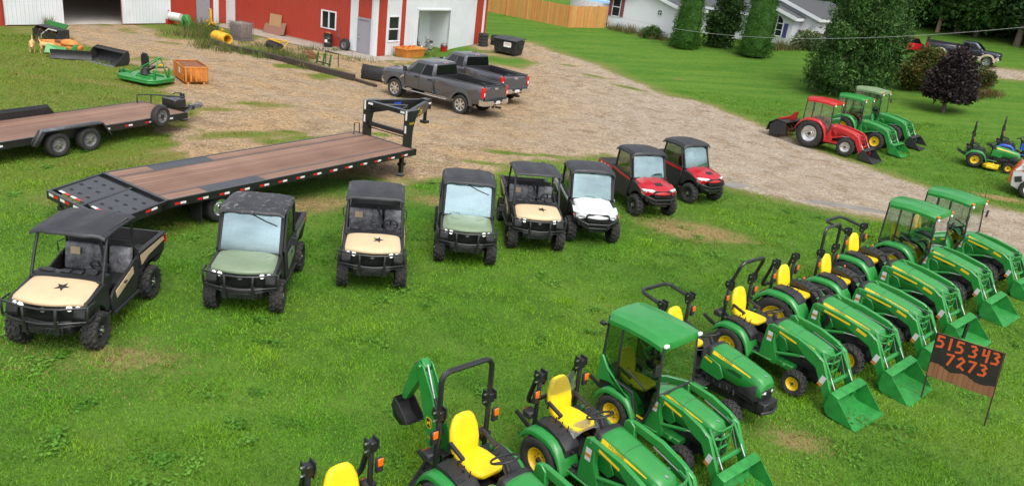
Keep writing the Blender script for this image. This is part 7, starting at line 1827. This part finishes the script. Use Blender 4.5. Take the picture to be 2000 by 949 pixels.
def vegetation():
    DK = [(.022, .062, .012), (.035, .085, .016), (.05, .11, .02)]
    for lab, u, v, r0, h, sd in (('tall clipped cone evergreen left of the dark spruce in front of the white house', 1336, 94, 1.10, 8.2, 1), ('tall clipped cone evergreen right of the dark spruce, before the arched window', 1470, 110, 1.22, 9.2, 2)):
        t = thing('clipped_evergreen', lab, 'evergreen', gp(u, v), 0, 'clipped cone evergreens by the white house')
        MB().tube([(0, 0, 0), (0, 0, h * .8)], [.14, .05], 8).build('trunk', 'pole', t)
        core = [[(.88 * rad * math.cos(a), .88 * rad * math.sin(a), z) for a in [2 * PI * k / 14 for k in range(14)]] for z, rad in ((.05, r0 * .85), (h * .1, r0), (h * .35, r0 * .85), (h * .7, r0 * .54), (h * .98, .15))]
        MB().loft(core).build('inner_foliage', mat('dense_needles', (.035, .10, .012), .9, var=.5, vscale=18, bump=1., bscale=22), t)
        foliage('crown', t, [(0, 0, h * f, r0 * k_, r0 * k_, h * .085) for f, k_ in ((.03, .93), (.1, 1), (.18, .96), (.26, .91), (.34, .86), (.42, .80), (.5, .73), (.58, .66), (.66, .58), (.74, .5), (.82, .4), (.9, .29), (.97, .16))], 42000, .05, [(.052, .165, .014), (.07, .19, .016), (.04, .125, .014)], sd, fill=.86, asp=.45)
    rr = random.Random(4)
    bl = cone_blobs(6.5, 1.2, .3, 7, 5) + [(rr.uniform(-1.0, 1.0), rr.uniform(-.7, .7), rr.uniform(.3, 5), .75, .75, .5) for _ in range(14)]
    tree('spruce', 'dark ragged spruce between the two clipped cone evergreens', 'spruce', gp(1402, 92), 6, .14, bl, 16000, .10, DK, 6, droop=.5, fill=.35)
    # weeping tree
    p = gp(1662, 186); rq = random.Random(31); bl = [(rq.uniform(-2.3, 1.9), rq.uniform(-1.8, .6), rq.uniform(.6, 9), rq.uniform(.4, .8), rq.uniform(.4, .8), rq.uniform(.5, 1.0)) for _ in range(26)] + [(0, 0, 5.2, 2.3, 2.2, 3.6), (-1.5, .2, 2.0, 1.7, 1.6, 1.9), (.8, 0, 1.7, 1.5, 1.6, 1.7), (-.2, -.9, 1.3, 1.9, 1.3, 1.3), (-2.2, .1, 1.0, 1.0, 1.0, 1.0), (1.5, .2, 1.0, .8, 1.0, 1.0), (.2, .2, 3.6, 2.2, 2.2, 2.0), (-.9, -.1, 7.6, 1.7, 1.6, 1.8), (.8, .2, 8.2, 1.5, 1.5, 1.6), (1.6, -.4, 3.4, 1.0, 1.0, 1.4), (-1.7, -.3, 4.3, .9, .9, 1.4)]
    tree('weeping_tree', 'huge dark green weeping tree with foliage to the ground, behind the parked tractors', 'tree', p, 7, .26, bl, 60000, .115, [(.042, .11, .02), (.065, .15, .032), (.10, .19, .044), (.03, .082, .018)], 12, droop=.9, fill=.42, asp=.28)
    tree('red_shrub', 'small dark red shrub at the foot of the weeping tree', 'shrub', gp(1622, 176), .8, .04, [(0, 0, .6, .45, .45, .6)], 1500, .06, [(.12, .03, .02), (.16, .05, .03)], 13, fill=.3)
    tree('maple', 'small purple-leaved maple with a short bare trunk on the lawn', 'maple', gp(1841, 219), 2.2, .09, [(0, 0, 1.95, 1.25, 1.2, 1.0), (.1, 0, 2.95, .75, .8, .9), (-.75, .1, 1.3, .75, .8, .6), (.8, -.1, 1.2, .8, .8, .55), (0, -.5, 1.2, .9, .7, .55), (-.4, .2, 2.5, .6, .6, .7), (.6, 0, 2.2, .6, .6, .6)], 22000, .09, [(.020, .014, .017), (.032, .020, .024), (.05, .032, .036), (.07, .05, .05)], 14, fill=.3)
    tree('bush', 'wide yellow-green bush with reddish tips left of the purple maple', 'bush', gp(1792, 176), 1.2, .08, [(0, 0, 1.2, 1.45, 1.3, 1.15), (-.8, -.2, .9, .95, .9, .85), (.8, .1, 1.3, .95, .9, 1.1), (.2, 0, 2.1, 1.0, .9, .75)], 15000, .085, [(.075, .12, .016), (.05, .10, .016), (.12, .12, .02), (.16, .09, .025)], 15, fill=.4)
    tree('shrub', 'round green and rusty shrub right of the purple maple', 'shrub', gp(1910, 174), .8, .06, [(0, 0, .75, .80, .75, .72), (.4, 0, .6, .5, .5, .5)], 5000, .07, [(.05, .12, .03), (.08, .13, .03), (.16, .08, .025)], 16, fill=.4)
    tree('shrub', 'white-flowering shrub in front of the brown deck screen', 'shrub', gp(1574, 98), .8, .05, [(0, 0, .8, 1.0, .8, .75), (.6, 0, .5, .7, .7, .5), (-.7, 0, .5, .6, .6, .5)], 6000, .07, [(.06, .13, .025), (.08, .15, .03), (.35, .38, .26)], 17, fill=.4)
    # flower bed stones right of the maple
    for k, (u, v, sz, lab, c) in enumerate(((1885, 195, .26, 'pinkish round stone beside the small purple maple', (.42, .25, .19)), (1904, 194, .16, 'small dark blue stone right of the pinkish stone', (.07, .09, .17)), (1918, 182, .20, 'pale flat stone under the rusty shrub', (.5, .4, .33)))):
        o = MB().ell((0, 0, sz * .35), (sz, sz * .8, sz * .55), 12, 7, p=.85).build('stone', mat('stone_surface', c, .9, var=.2)); o.location = gp(u, v); tag(o, lab, 'stone')
    for k, (u, v) in enumerate(((1905, 190), (1925, 188), (1940, 187), (1895, 182))):
        weeds('low rusty flowering plant in the bed beside the purple maple', gp(u, v), 260, .55, .45, [(.14, .10, .03), (.10, .13, .03), (.22, .12, .06)], 'bedding plants beside the maple', 200 + k)
    for k, (u, v) in enumerate(((1205, 60), (1232, 64), (1258, 72), (1288, 78), (1510, 98), (1530, 97))):
        weeds('tall straggly plant growing along the foot of the white house', gp(u, v), 300, .75 if k < 5 else 1.0, .55, [(.14, .15, .05), (.09, .14, .03), (.24, .19, .09), (.16, .10, .06)], 'plants along the house wall', 220 + k)
    tree('shrub', 'leafy plant clump left of the clipped evergreen by the house wall', 'shrub', gp(1272, 76), .4, .03, [(0, 0, .5, .8, .5, .5)], 2500, .08, [(.07, .16, .03), (.10, .17, .04)], 18, fill=.3)
    # woods beyond the drive
    protos = []
    WD = [[(.05, .115, .028), (.07, .145, .036), (.09, .17, .045)], [(.06, .14, .03), (.09, .17, .04), (.05, .12, .028)], [(.035, .085, .024), (.05, .11, .03), (.06, .125, .034)]]
    spots = [(36.0, 73.9, 0)] + [(gp(u, v).x, gp(u, v).y, 1) for u, v in ((1748, 46), (1782, 52), (1806, 48), (1868, 66), (1905, 72))] + [ (30.5, 78, 1), (33.5, 80, 1), (39.5, 78.5, 2), (42, 71, 2), (45.5, 66, 2), (40.5, 69, 2), (48, 61, 2), (51, 57, 2), (37, 84, 1), (43, 82, 0), (27, 82, 1), (24, 86, 0), (49, 72, 2), (54, 65, 2), (30, 88, 0), (20, 90, 1), (46, 88, 1), (55, 52, 2)]
    names = ['pale-trunked tree at the edge of the far mown grass, its bare trunk showing', 'leafy mid green tree standing in the woods behind the far drive', 'very dark tree of the woods behind the dark pickup']
    first = {}
    for i, (x, y, kd) in enumerate(spots):
        if kd not in first:
            r = random.Random(40 + kd); low = 3.5 if kd == 0 else .6
            bl = [(0, 0, 8.0, 3.0, 3.0, 3.4)] + ([(0, 0, 2.2, 2.6, 2.4, 1.9)] if kd == 1 else []) + [(r.uniform(-2.6, 2.6), r.uniform(-2.6, 2.6), r.uniform(low + .8, 9.5), r.uniform(1.2, 2.0), r.uniform(1.2, 2.0), r.uniform(1.0, 1.7)) for _ in range(16)]
            first[kd] = o = tree('woodland_tree', names[kd], 'tree', (x, y, ter(x, y) - .1), 8, .14 if kd == 0 else .2, bl, 15000, .20, WD[kd], 60 + kd, fill=.45, bark='palebark' if kd == 0 else 'pole', group='trees of the woods behind the drive')
        else:
            o = copy_tree(first[kd]); o.location = (x, y, ter(x, y) - .1); o.rotation_euler = (0, 0, i * 1.3); s = .85 + .3 * ((i * 37) % 10) / 10; o.scale = (s, s, s)
        if i == 0: o['label'] = names[0]
        elif kd == 0: o['label'] = 'tall leafy tree far back in the woods on the hill'
    # undergrowth and the far wood as one mass
    r = np.random.default_rng(5); bl = []
    for k in range(90):
        u = k / 90; x = 22 + 40 * u + r.normal() * 2; y = 98 - 44 * u + r.normal() * 2.5; bl.append((x, y, ter(x, y) + r.uniform(.5, 7), 2.6, 2.6, 2.4))
    foliage('woods', None, bl, 60000, .32, [(.035, .085, .022), (.05, .11, .028), (.065, .14, .034)], 77, fill=.4); tag(bpy.data.objects['woods'], kind='stuff')
    bl = []
    for k in range(46):
        u = k / 45; x = 41.5 + 11 * u + r.normal() * .4; y = 69.5 - 17 * u + r.normal() * .5; bl.append((x, y, ter(x, y) + r.uniform(.3, 2.2), 1.1, 1.1, 1.0))
    foliage('undergrowth', None, bl, 26000, .16, [(.025, .07, .016), (.045, .10, .025)], 78, fill=.35); tag(bpy.data.objects['undergrowth'], kind='stuff')

K['palebark'] = mat('pale_bark', (.36, .24, .17), .9, var=.3, streak=(6, 6, .8), bump=.4)
# ------------------------------------------------------------------ assemble
build_land(); build_grass()
tag(MB().prism([(p.x, p.y) for p in PUDDLE], -.2, .012, ax='z').build('puddle_water', mat('shallow_water', (.30, .28, .26), .12, var=.25, vscale=1.5, spec=.6)), kind='structure')
barn(); yard_clutter(); house(); fence(); vegetation()

# utility vehicles: front axle position, heading
GU = 'utility vehicles parked in a row on the lawn'
for (x, y, th), (lab, paint, cab, star, dusty) in zip(
    [(-7.712, 11.756, 4.765), (-5.219, 13.929, 4.831), (-3.046, 15.766, 4.899), (-1.148, 17.837, 4.845), (.586, 19.403, 4.884)],
    [('open tan utility vehicle with a black star bonnet, leftmost and nearest', 'tan', False, True, False),
     ('olive green utility vehicle with windscreen and dusty scuffed black roof', 'olive', True, False, True),
     ('open tan utility vehicle with a black star, between the two olive green ones', 'tan', False, True, False),
     ('olive green utility vehicle with windscreen and clean black roof', 'olive', True, False, False),
     ('open tan utility vehicle with a black star, next to the white one', 'tan', False, True, False)]):
    utv(lab, (x, y, 0), th, paint, cab, GU, star, dusty)
for (x, y, th), (lab, paint) in zip([(2.17, 20.553, 4.903), (4.303, 23.716, 5.135), (6.352, 26.043, 5.344)],
    [('white cab utility vehicle, the only white one in the row', 'white'), ('red cab utility vehicle beside the white one, red cargo box sides showing', 'red'), ('red cab utility vehicle at the far right end of the row by the gravel', 'red')]):
    utv2(lab, (x, y, 0), th, paint, GU, .98, paint == 'red')

GT = 'green tractors lined up on the lawn'
T_ = lambda d: R(d)
tractor('nearest green tractor, cut by the bottom edge, folded rollover bar and yellow seat', (-1.45, 7.30, 0), T_(314), 1.06, GT, 'folded')
tractor('green tractor with a backhoe arm behind and upright black rollover hoop', (-.10, 8.68, 0), T_(314), 1.08, GT, 'up', backhoe=True)
tractor('green loader tractor with plastic film over its yellow seat', (1.23, 10.01, 0), T_(313), 1.066, GT, 'folded', seatfilm=True)
tractor('green loader tractor with a dark glazed cab and plain green roof, nearest cab tractor', (2.42, 11.58, 0), T_(314), .955, GT, cab='dark')
tractor('green tractor without a loader, rollover bar laid back, beside the dark cab', (3.50, 13.22, 0), T_(312), 1.04, GT, 'back', loader=False)
tractor('green loader tractor with its rollover hoop leaning forward, third bucket from the sign', (5.09, 14.66, 0), T_(312.5), 1.042, GT, 'forward')
tractor('green loader tractor with a black intake hose beside the hood', (6.40, 16.00, 0), T_(314.4), 1.06, GT, 'folded', big=True, hose=True)
tractor('green loader tractor with upright rollover hoop and pale hood behind the black-hose one', (7.80, 17.27, 0), T_(316), 1.03, GT, 'up', big=True)
tractor('green loader tractor with rollover hoop laid back, next to the first big cab', (9.08, 18.92, 0), T_(313), 1.10, GT, 'back', big=True)
tractor('large green cab tractor with clear glass, left of the last one in the row', (10.94, 20.70, 0), T_(314), 1.06, GT, cab='clear', big=True)
tractor('large green cab tractor at the far right end of the row, by the gravel', (12.92, 22.63, 0), T_(311), 1.06, GT, cab='clear', big=True)

# across the drive
GA = 'tractors across the gravel drive'
a, c = gp(1585, 288), gp(1650, 304); th = math.atan2(c.y - a.y, c.x - a.x); s_ = (c - a).xy.length / 1.62
tractor('red cab tractor with silver wheels and a loader, a tiller hitched behind', (14.25, 38.35, ter(14.2, 38.3)), R(-41), 1.12, GA, cab='clear', big=True, tall=True, paint='tred', rimc='silver', bucketc='black', simple=True)
tractor('green cab tractor with darker green roof, directly behind the red tractor', (16.45, 40.2, ter(16.4, 40.2)), R(-44), 1.12, GA, cab='clear', big=True, tall=True, simple=True, roofc='green')
tractor('green cab tractor with a faded pale roof and black bucket, rearmost behind the red one', (17.9, 41.9, ter(17.9, 41.9)), R(-42), 1.16, GA, cab='clear', big=True, tall=True, simple=True, roofc='fadegreen', bucketc='black')
tractor('small green garden tractor with a yellow mowing deck on the far lawn', (21.85, 37.5, ter(21.8, 37.5)), R(-27), 1.0, None, 'up', loader=False, mower=True, seat='vinyl', simple=True)
tractor('small blue tractor with pale hood behind the green garden tractor', (24.0, 38.9, ter(24, 38.9)), R(-30), 1.0, None, 'up', loader=False, paint='blue', seat='vinyl', rimc='white', simple=True, hoodc='white')

# tiller behind the red tractor
t = thing('rotary_tiller', 'black and red rotary tiller behind the red cab tractor at the drive edge', 'tiller', gp(1533, 266), R(-41), None, 1.12)
b = MB()
for sd in (-1, 1): MB().prism([(-.45, .05), (-.5, .5), (-.2, .78), (.25, .72), (.35, .2)], sd * .80, sd * .76).build('side_plate', 'black', t, .01)
MB().panel([[(x, y, z) for x, z in ((-.62, .25), (-.55, .62), (-.2, .84), (.28, .76))] for y in (-.82, 0, .82)], .04).build('hood', 'roof', t, .01)
MB().tube([(-.1, -.8, .86), (-.1, .8, .86)], .05).prism([(-.1, .8), (.3, .8), (.35, 1.2), (.25, 1.2)], -.06, .06).build('frame', 'tred', t)
b = MB()
for k in range(26): a = k * .9; b.box((-.05 + .26 * math.cos(a), -.7 + .056 * k, .28 + .26 * math.sin(a)), (.05, .05, .16), (0, -math.degrees(a), 0))
b.tube([(-.05, -.76, .28), (-.05, .76, .28)], .06); b.build('tine_rotor', 'rust', t)

# trailers
gooseneck('long black gooseneck flatbed trailer with wood deck and rear loading ramps', (-9.37, 17.76, 0), R(58.4))
car_trailer('black wood-decked car trailer with mudguards and spare wheel, cut by the left edge', (-14.86, 22.96, 0), R(67))

# pickups
GP = 'dark grey pickups parked nose to the barn'
pickup('dark grey crew cab pickup, nearer of the pair on the gravel', (-6.172, 38.511, 0), 2.591, GP, 'tgrey')
pickup('dark grey crew cab pickup, half hidden behind the nearer one', (-4.75, 43.0, .02), R(137), GP, 'tgrey')
K['navy'] = mat('dark_blue_paint', (.022, .028, .045), .25, coat=.5, var=.05); K['beige'] = mat('beige_paint', (.52, .44, .33), .4, var=.06)
f = gp(1932, 134); pickup('dark blue and beige pickup on the far drive under the trees', (f.x, f.y + .5, ter(f.x, f.y + .5)), R(-35), None, 'navy', 'beige', simple=True, s=.80)
# small red car behind the bush
f = gp(1765, 101); t = thing('red_car', 'small red car mostly hidden behind the yellow-green bush', 'car', f, R(-150), None, .8)
q = []
for y, k in ((-.82, .9), (-.78, 1), (0, 1.03), (.78, 1), (.82, .9)): q.append([(x, y, z * (k if z > .6 else 1)) for x, z in ((-2.0, .3), (-2.05, .75), (-1.5, .92), (.6, .95), (1.7, .80), (2.0, .65), (1.95, .3))])
MB().loft(q).build('body', 'red', t, .03)
q = [[(x, y * w, z) for x, y in ((-1.5, -.7), (.7, -.7), (.7, .7), (-1.5, .7))] for z, w in ((.9, 1),)] + [[(x, y * .8, 1.38) for x, y in ((-1.1, -.7), (.0, -.7), (.0, .7), (-1.1, .7))]]
MB().loft(q).build('cabin_glass', 'tglass', t, .03); MB().box((-.55, 0, 1.40), (1.0, 1.05, .05)).build('roof', 'red', t, .02)
for x in (-1.3, 1.25):
    for sd in (-1, 1): wheel(t, (x, sd * .72, .31), .31, .2, .2, sd, 'road', 36, 'spoke', 'silver', 'black', 0, .01, 0)
t = thing('utility_trailer', 'small black trailer behind the dark blue pickup, mostly hidden by the purple maple', 'trailer', gp(1838, 107), R(-32))
MB().bx((-1.2, -.8, .45), (1.2, .8, .52)).bx((-1.2, -.82, .52), (1.2, -.78, 1.0)).bx((-1.2, .78, .52), (1.2, .82, 1.0)).bx((-1.22, -.8, .52), (-1.18, .8, 1.25)).build('trailer_body', 'black', t, .01); MB().bx((-1.25, -.8, .40), (-1.22, .8, .50)).build('bumper', 'refwhite', t)
for sd in (-1, 1): wheel(t, (0, sd * .9, .33), .33, .2, .18, sd, 'road', 36, 'dish', 'white', 'black', 0, .01, 0)

# skid steer at the right edge
t = thing('skid_loader', 'white and orange compact loader cut by the right edge of the view', 'loader', (22.75, 32.7, ter(22.1, 33)), R(-31))
b = MB(); b.loft([[(x, y, z) for x, z in ((-1.55, .38), (-1.62, .95), (-1.35, 1.45), (-.6, 1.5), (.7, .9), (.8, .35), (-1.2, .25))] for y in (-.62, .62)]); b.build('body', 'white', t, .04, seg=2)
b = MB()
for sd in (-1, 1): MB().prism([(-1.35, 1.10), (-1.22, 1.30), (-.80, 1.24), (-.70, 1.08), (-1.0, .96)], sd * .622, sd * .635).build('orange_decal', 'skidor', t)
MB().prism([(-1.66, .45), (-1.70, .9), (-1.45, 1.42), (-1.40, 1.42), (-1.62, .92), (-1.60, .45)], -.5, .5).build('tailgate', 'skidor', t, .01)
for sd in (-1, 1):
    MB().box((-1.42, sd * .64, 1.14), (.28, .03, .12), (0, -25, 0)).build('tail_lamp', 'refwhite', t, .01); MB().box((-1.35, sd * .64, .72), (.26, .04, .24), (0, -20, 0)).build('vent', 'black', t, .01)
    for x in (-.85, .55): wheel(t, (x, sd * .78, .40), .40, .28, .2, sd, 'bar', 16, 'dish', 'white', 'black', 0, .03, .8)
    MB().tube([(-1.3, sd * .70, 1.35), (-.9, sd * .72, 1.5), (.9, sd * .72, 1.2), (1.35, sd * .70, .3)], .085, 4).build('lift_arm', 'white', t)
b = MB(); b.bx((-.62, -.45, 1.4), (-.55, .45, 2.0)); b.bx((.5, -.45, 1.0), (.55, .45, 1.05))
for sd in (-1, 1): b.tube([(-.6, sd * .45, 1.45), (-.6, sd * .43, 2.02), (.4, sd * .43, 2.02), (.6, sd * .45, 1.0)], .04, 4)
b.bx((-.65, -.47, 2.0), (.45, .47, 2.06)); b.build('cab_frame', 'black', t, .01)
MB().prism([(1.3, .05), (1.25, .6), (1.35, .6), (1.5, .15), (2.1, .08), (2.1, .04)], -.8, .8).build('bucket', 'black', t)

# sign with the telephone number in orange paint
a, c = gp(1799, 776), gp(1922, 830); d = c - a; w_ = d.xy.length; z0, z1 = SIGN_Z
t = thing('plywood_sign', 'plywood sign with an orange painted telephone number on black, on two thin steel posts', 'sign', a, math.atan2(d.y, d.x), None, 1., -.075)
for x in (-.012, w_ - .012): MB().bx((x, -.016, -.2), (x + .026, .012, z1 + .0)).build('post', 'darkrust', t)
MB().bx((-.0, -.036, z0), (w_, -.018, z1)).build('board', plank_mat('sign_plywood', (.20, .075, .035), (.36, .16, .075), 'x', .09, .8), t, .002)
pb = MB(); zb = z0 + (z1 - z0) * .31; n = 24; top = [(w_, z1), (0, z1)]; low = [(w_ * k / n, zb + .035 * math.sin(k * .6) + .03 * mnoise.noise(Vector((k * .7, 3, 0))) - .10 * k / n) for k in range(n + 1)]
pb.prism(low + top, -.0385, -.0365); bp_ = pb.build('black_paint', mat('black_spray_paint', (.022, .017, .015), .65, var=.4, vscale=5), t)
STROKE = {'5': [[(.9, 1), (.15, 1), (.1, .58), (.6, .6), (.9, .38), (.75, .08), (.05, .0)]], '1': [[(.5, 1.05), (.45, 0)]], '3': [[(.1, .95), (.6, 1), (.85, .8), (.45, .55), (.9, .35), (.7, .05), (.05, .02)]], '4': [[(.15, 1), (.15, .5), (.85, .55)], [(.8, 1.05), (.75, -.05)]], '7': [[(.05, .95), (.9, 1), (.35, -.05)]], '2': [[(.1, .8), (.45, 1.02), (.85, .8), (.15, .05), (.3, .25), (.95, -.05)]]}
lt = MB()
def digit(ch, x, z, w, h):
    for st in STROKE[ch]:
        P = [Vector((x + w * px, z + h * pz)) for px, pz in st]
        for i in range(len(P) - 1):
            u = (P[i + 1] - P[i]).normalized(); nn = Vector((-u.y, u.x)) * .021; e = u * .012
            q = [P[i] - e + nn, P[i] - e - nn, P[i + 1] + e - nn, P[i + 1] + e + nn]
            y0 = -.0395 - .0004 * (i % 3)
            lt.loft([[(v.x, y0, v.y) for v in q], [(v.x, y0 - .0003, v.y) for v in q]])
H_ = z1 - z0; k = w_ / 1.17
for ch, x in zip('515', (.04, .235, .385)): digit(ch, x * k, z0 + H_ * .70, .125 * k if ch != '1' else .08, H_ * .24)
for ch, x in zip('343', (.62, .83, 1.0)): digit(ch, x * k, z0 + H_ * .705, .125 * k, H_ * .24)
for ch, x in zip('7273', (.26, .46, .65, .84)): digit(ch, x * k, z0 + H_ * .385, .135 * k, H_ * .23)
lt.build('phone_number', mat('orange_spray_paint', (.72, .11, .025), .55, var=.2, vscale=20), t)
for k, (u, v) in enumerate(((1880, 662), (1901, 645))):
    o = MB().bx((-.03, -.03, -.1), (.03, .03, .42)).build('stake', 'black'); o.location = gp(u, v); tag(o, 'short dark stake in the grass above the plywood sign, %s of the two' % ('nearer', 'farther')[k], 'stake')

# utility pole and the line to the house
pb_ = gp(1986, 366); t = thing('utility_pole', 'weathered brown utility pole behind the white and orange loader', 'pole', pb_)
MB().tube([(0, 0, -.3), (0, 0, 9)], [.17, .12], 12).build('pole_shaft', 'pole', t); MB().box((0, -.1, 8.4), (.05, .2, .25)).build('bracket', 'grey', t)
A = Vector((pb_.x, pb_.y, pb_.z + 7.25)); B_ = Vector((6.7, 68.7, 3.2)); pts = []
for k in range(41):
    u = k / 40; p = A.lerp(B_, u); pts.append((p.x, p.y, p.z - 4 * 1.2 * u * (1 - u)))
tag(MB().tube(pts, .011, 5).build('overhead_cable', mat('cable_grey', (.45, .46, .47), .5)), 'thin grey overhead cable sagging between the utility pole and the white house', 'cable')

# ------------------------------------------------------------------ light
w = bpy.data.worlds.new('World'); scene.world = w; w.use_nodes = True
nt = w.node_tree; bg = nt.nodes['Background']; sky = nt.nodes.new('ShaderNodeTexSky'); sky.sky_type = 'NISHITA'; sky.sun_disc = False
SE, SR = R(60), R(160)
sky.sun_elevation = SE; sky.sun_rotation = SR; sky.altitude = 300; sky.air_density = 1.0; sky.dust_density = 5.0; sky.ozone_density = 1.0
hs = nt.nodes.new('ShaderNodeHueSaturation'); hs.inputs['Saturation'].default_value = .32; nt.links.new(sky.outputs[0], hs.inputs['Color']); tcw = nt.nodes.new('ShaderNodeTexCoord'); cn = nt.nodes.new('ShaderNodeTexNoise'); cn.inputs['Scale'].default_value = 3.2; cn.inputs['Detail'].default_value = 7; cn.inputs['Roughness'].default_value = .55; nt.links.new(tcw.outputs['Generated'], cn.inputs['Vector'])
mr_ = nt.nodes.new('ShaderNodeMapRange'); mr_.inputs['From Min'].default_value = .35; mr_.inputs['From Max'].default_value = .65; mr_.inputs['To Min'].default_value = .72; mr_.inputs['To Max'].default_value = 1.28; nt.links.new(cn.outputs['Fac'], mr_.inputs['Value'])
cm = nt.nodes.new('ShaderNodeMix'); cm.data_type = 'RGBA'; cm.blend_type = 'MULTIPLY'; cm.inputs[0].default_value = 1; nt.links.new(hs.outputs[0], cm.inputs[6]); nt.links.new(mr_.outputs[0], cm.inputs[7]); nt.links.new(cm.outputs[2], bg.inputs[0]); bg.inputs[1].default_value = SKY
sd_ = bpy.data.lights.new('sun', 'SUN'); sd_.energy = SUN; sd_.angle = R(45); sd_.color = (1, .97, .92); so = bpy.data.objects.new('sun', sd_); COL.objects.link(so)
dv = Vector((math.sin(SR) * math.cos(SE), math.cos(SR) * math.cos(SE), math.sin(SE))); so.rotation_euler = dv.to_track_quat('Z', 'Y').to_euler()
vs = scene.view_settings; vs.view_transform = 'Standard'; vs.look = 'None'; vs.exposure = EXPO; vs.gamma = 1; vs.use_curve_mapping = False
scene.render.resolution_x, scene.render.resolution_y = 1024, 485
scene.cycles.max_bounces = 6; scene.cycles.transparent_max_bounces = 16; scene.cycles.use_denoising = True; scene.cycles.caustics_reflective = False; scene.cycles.caustics_refractive = False
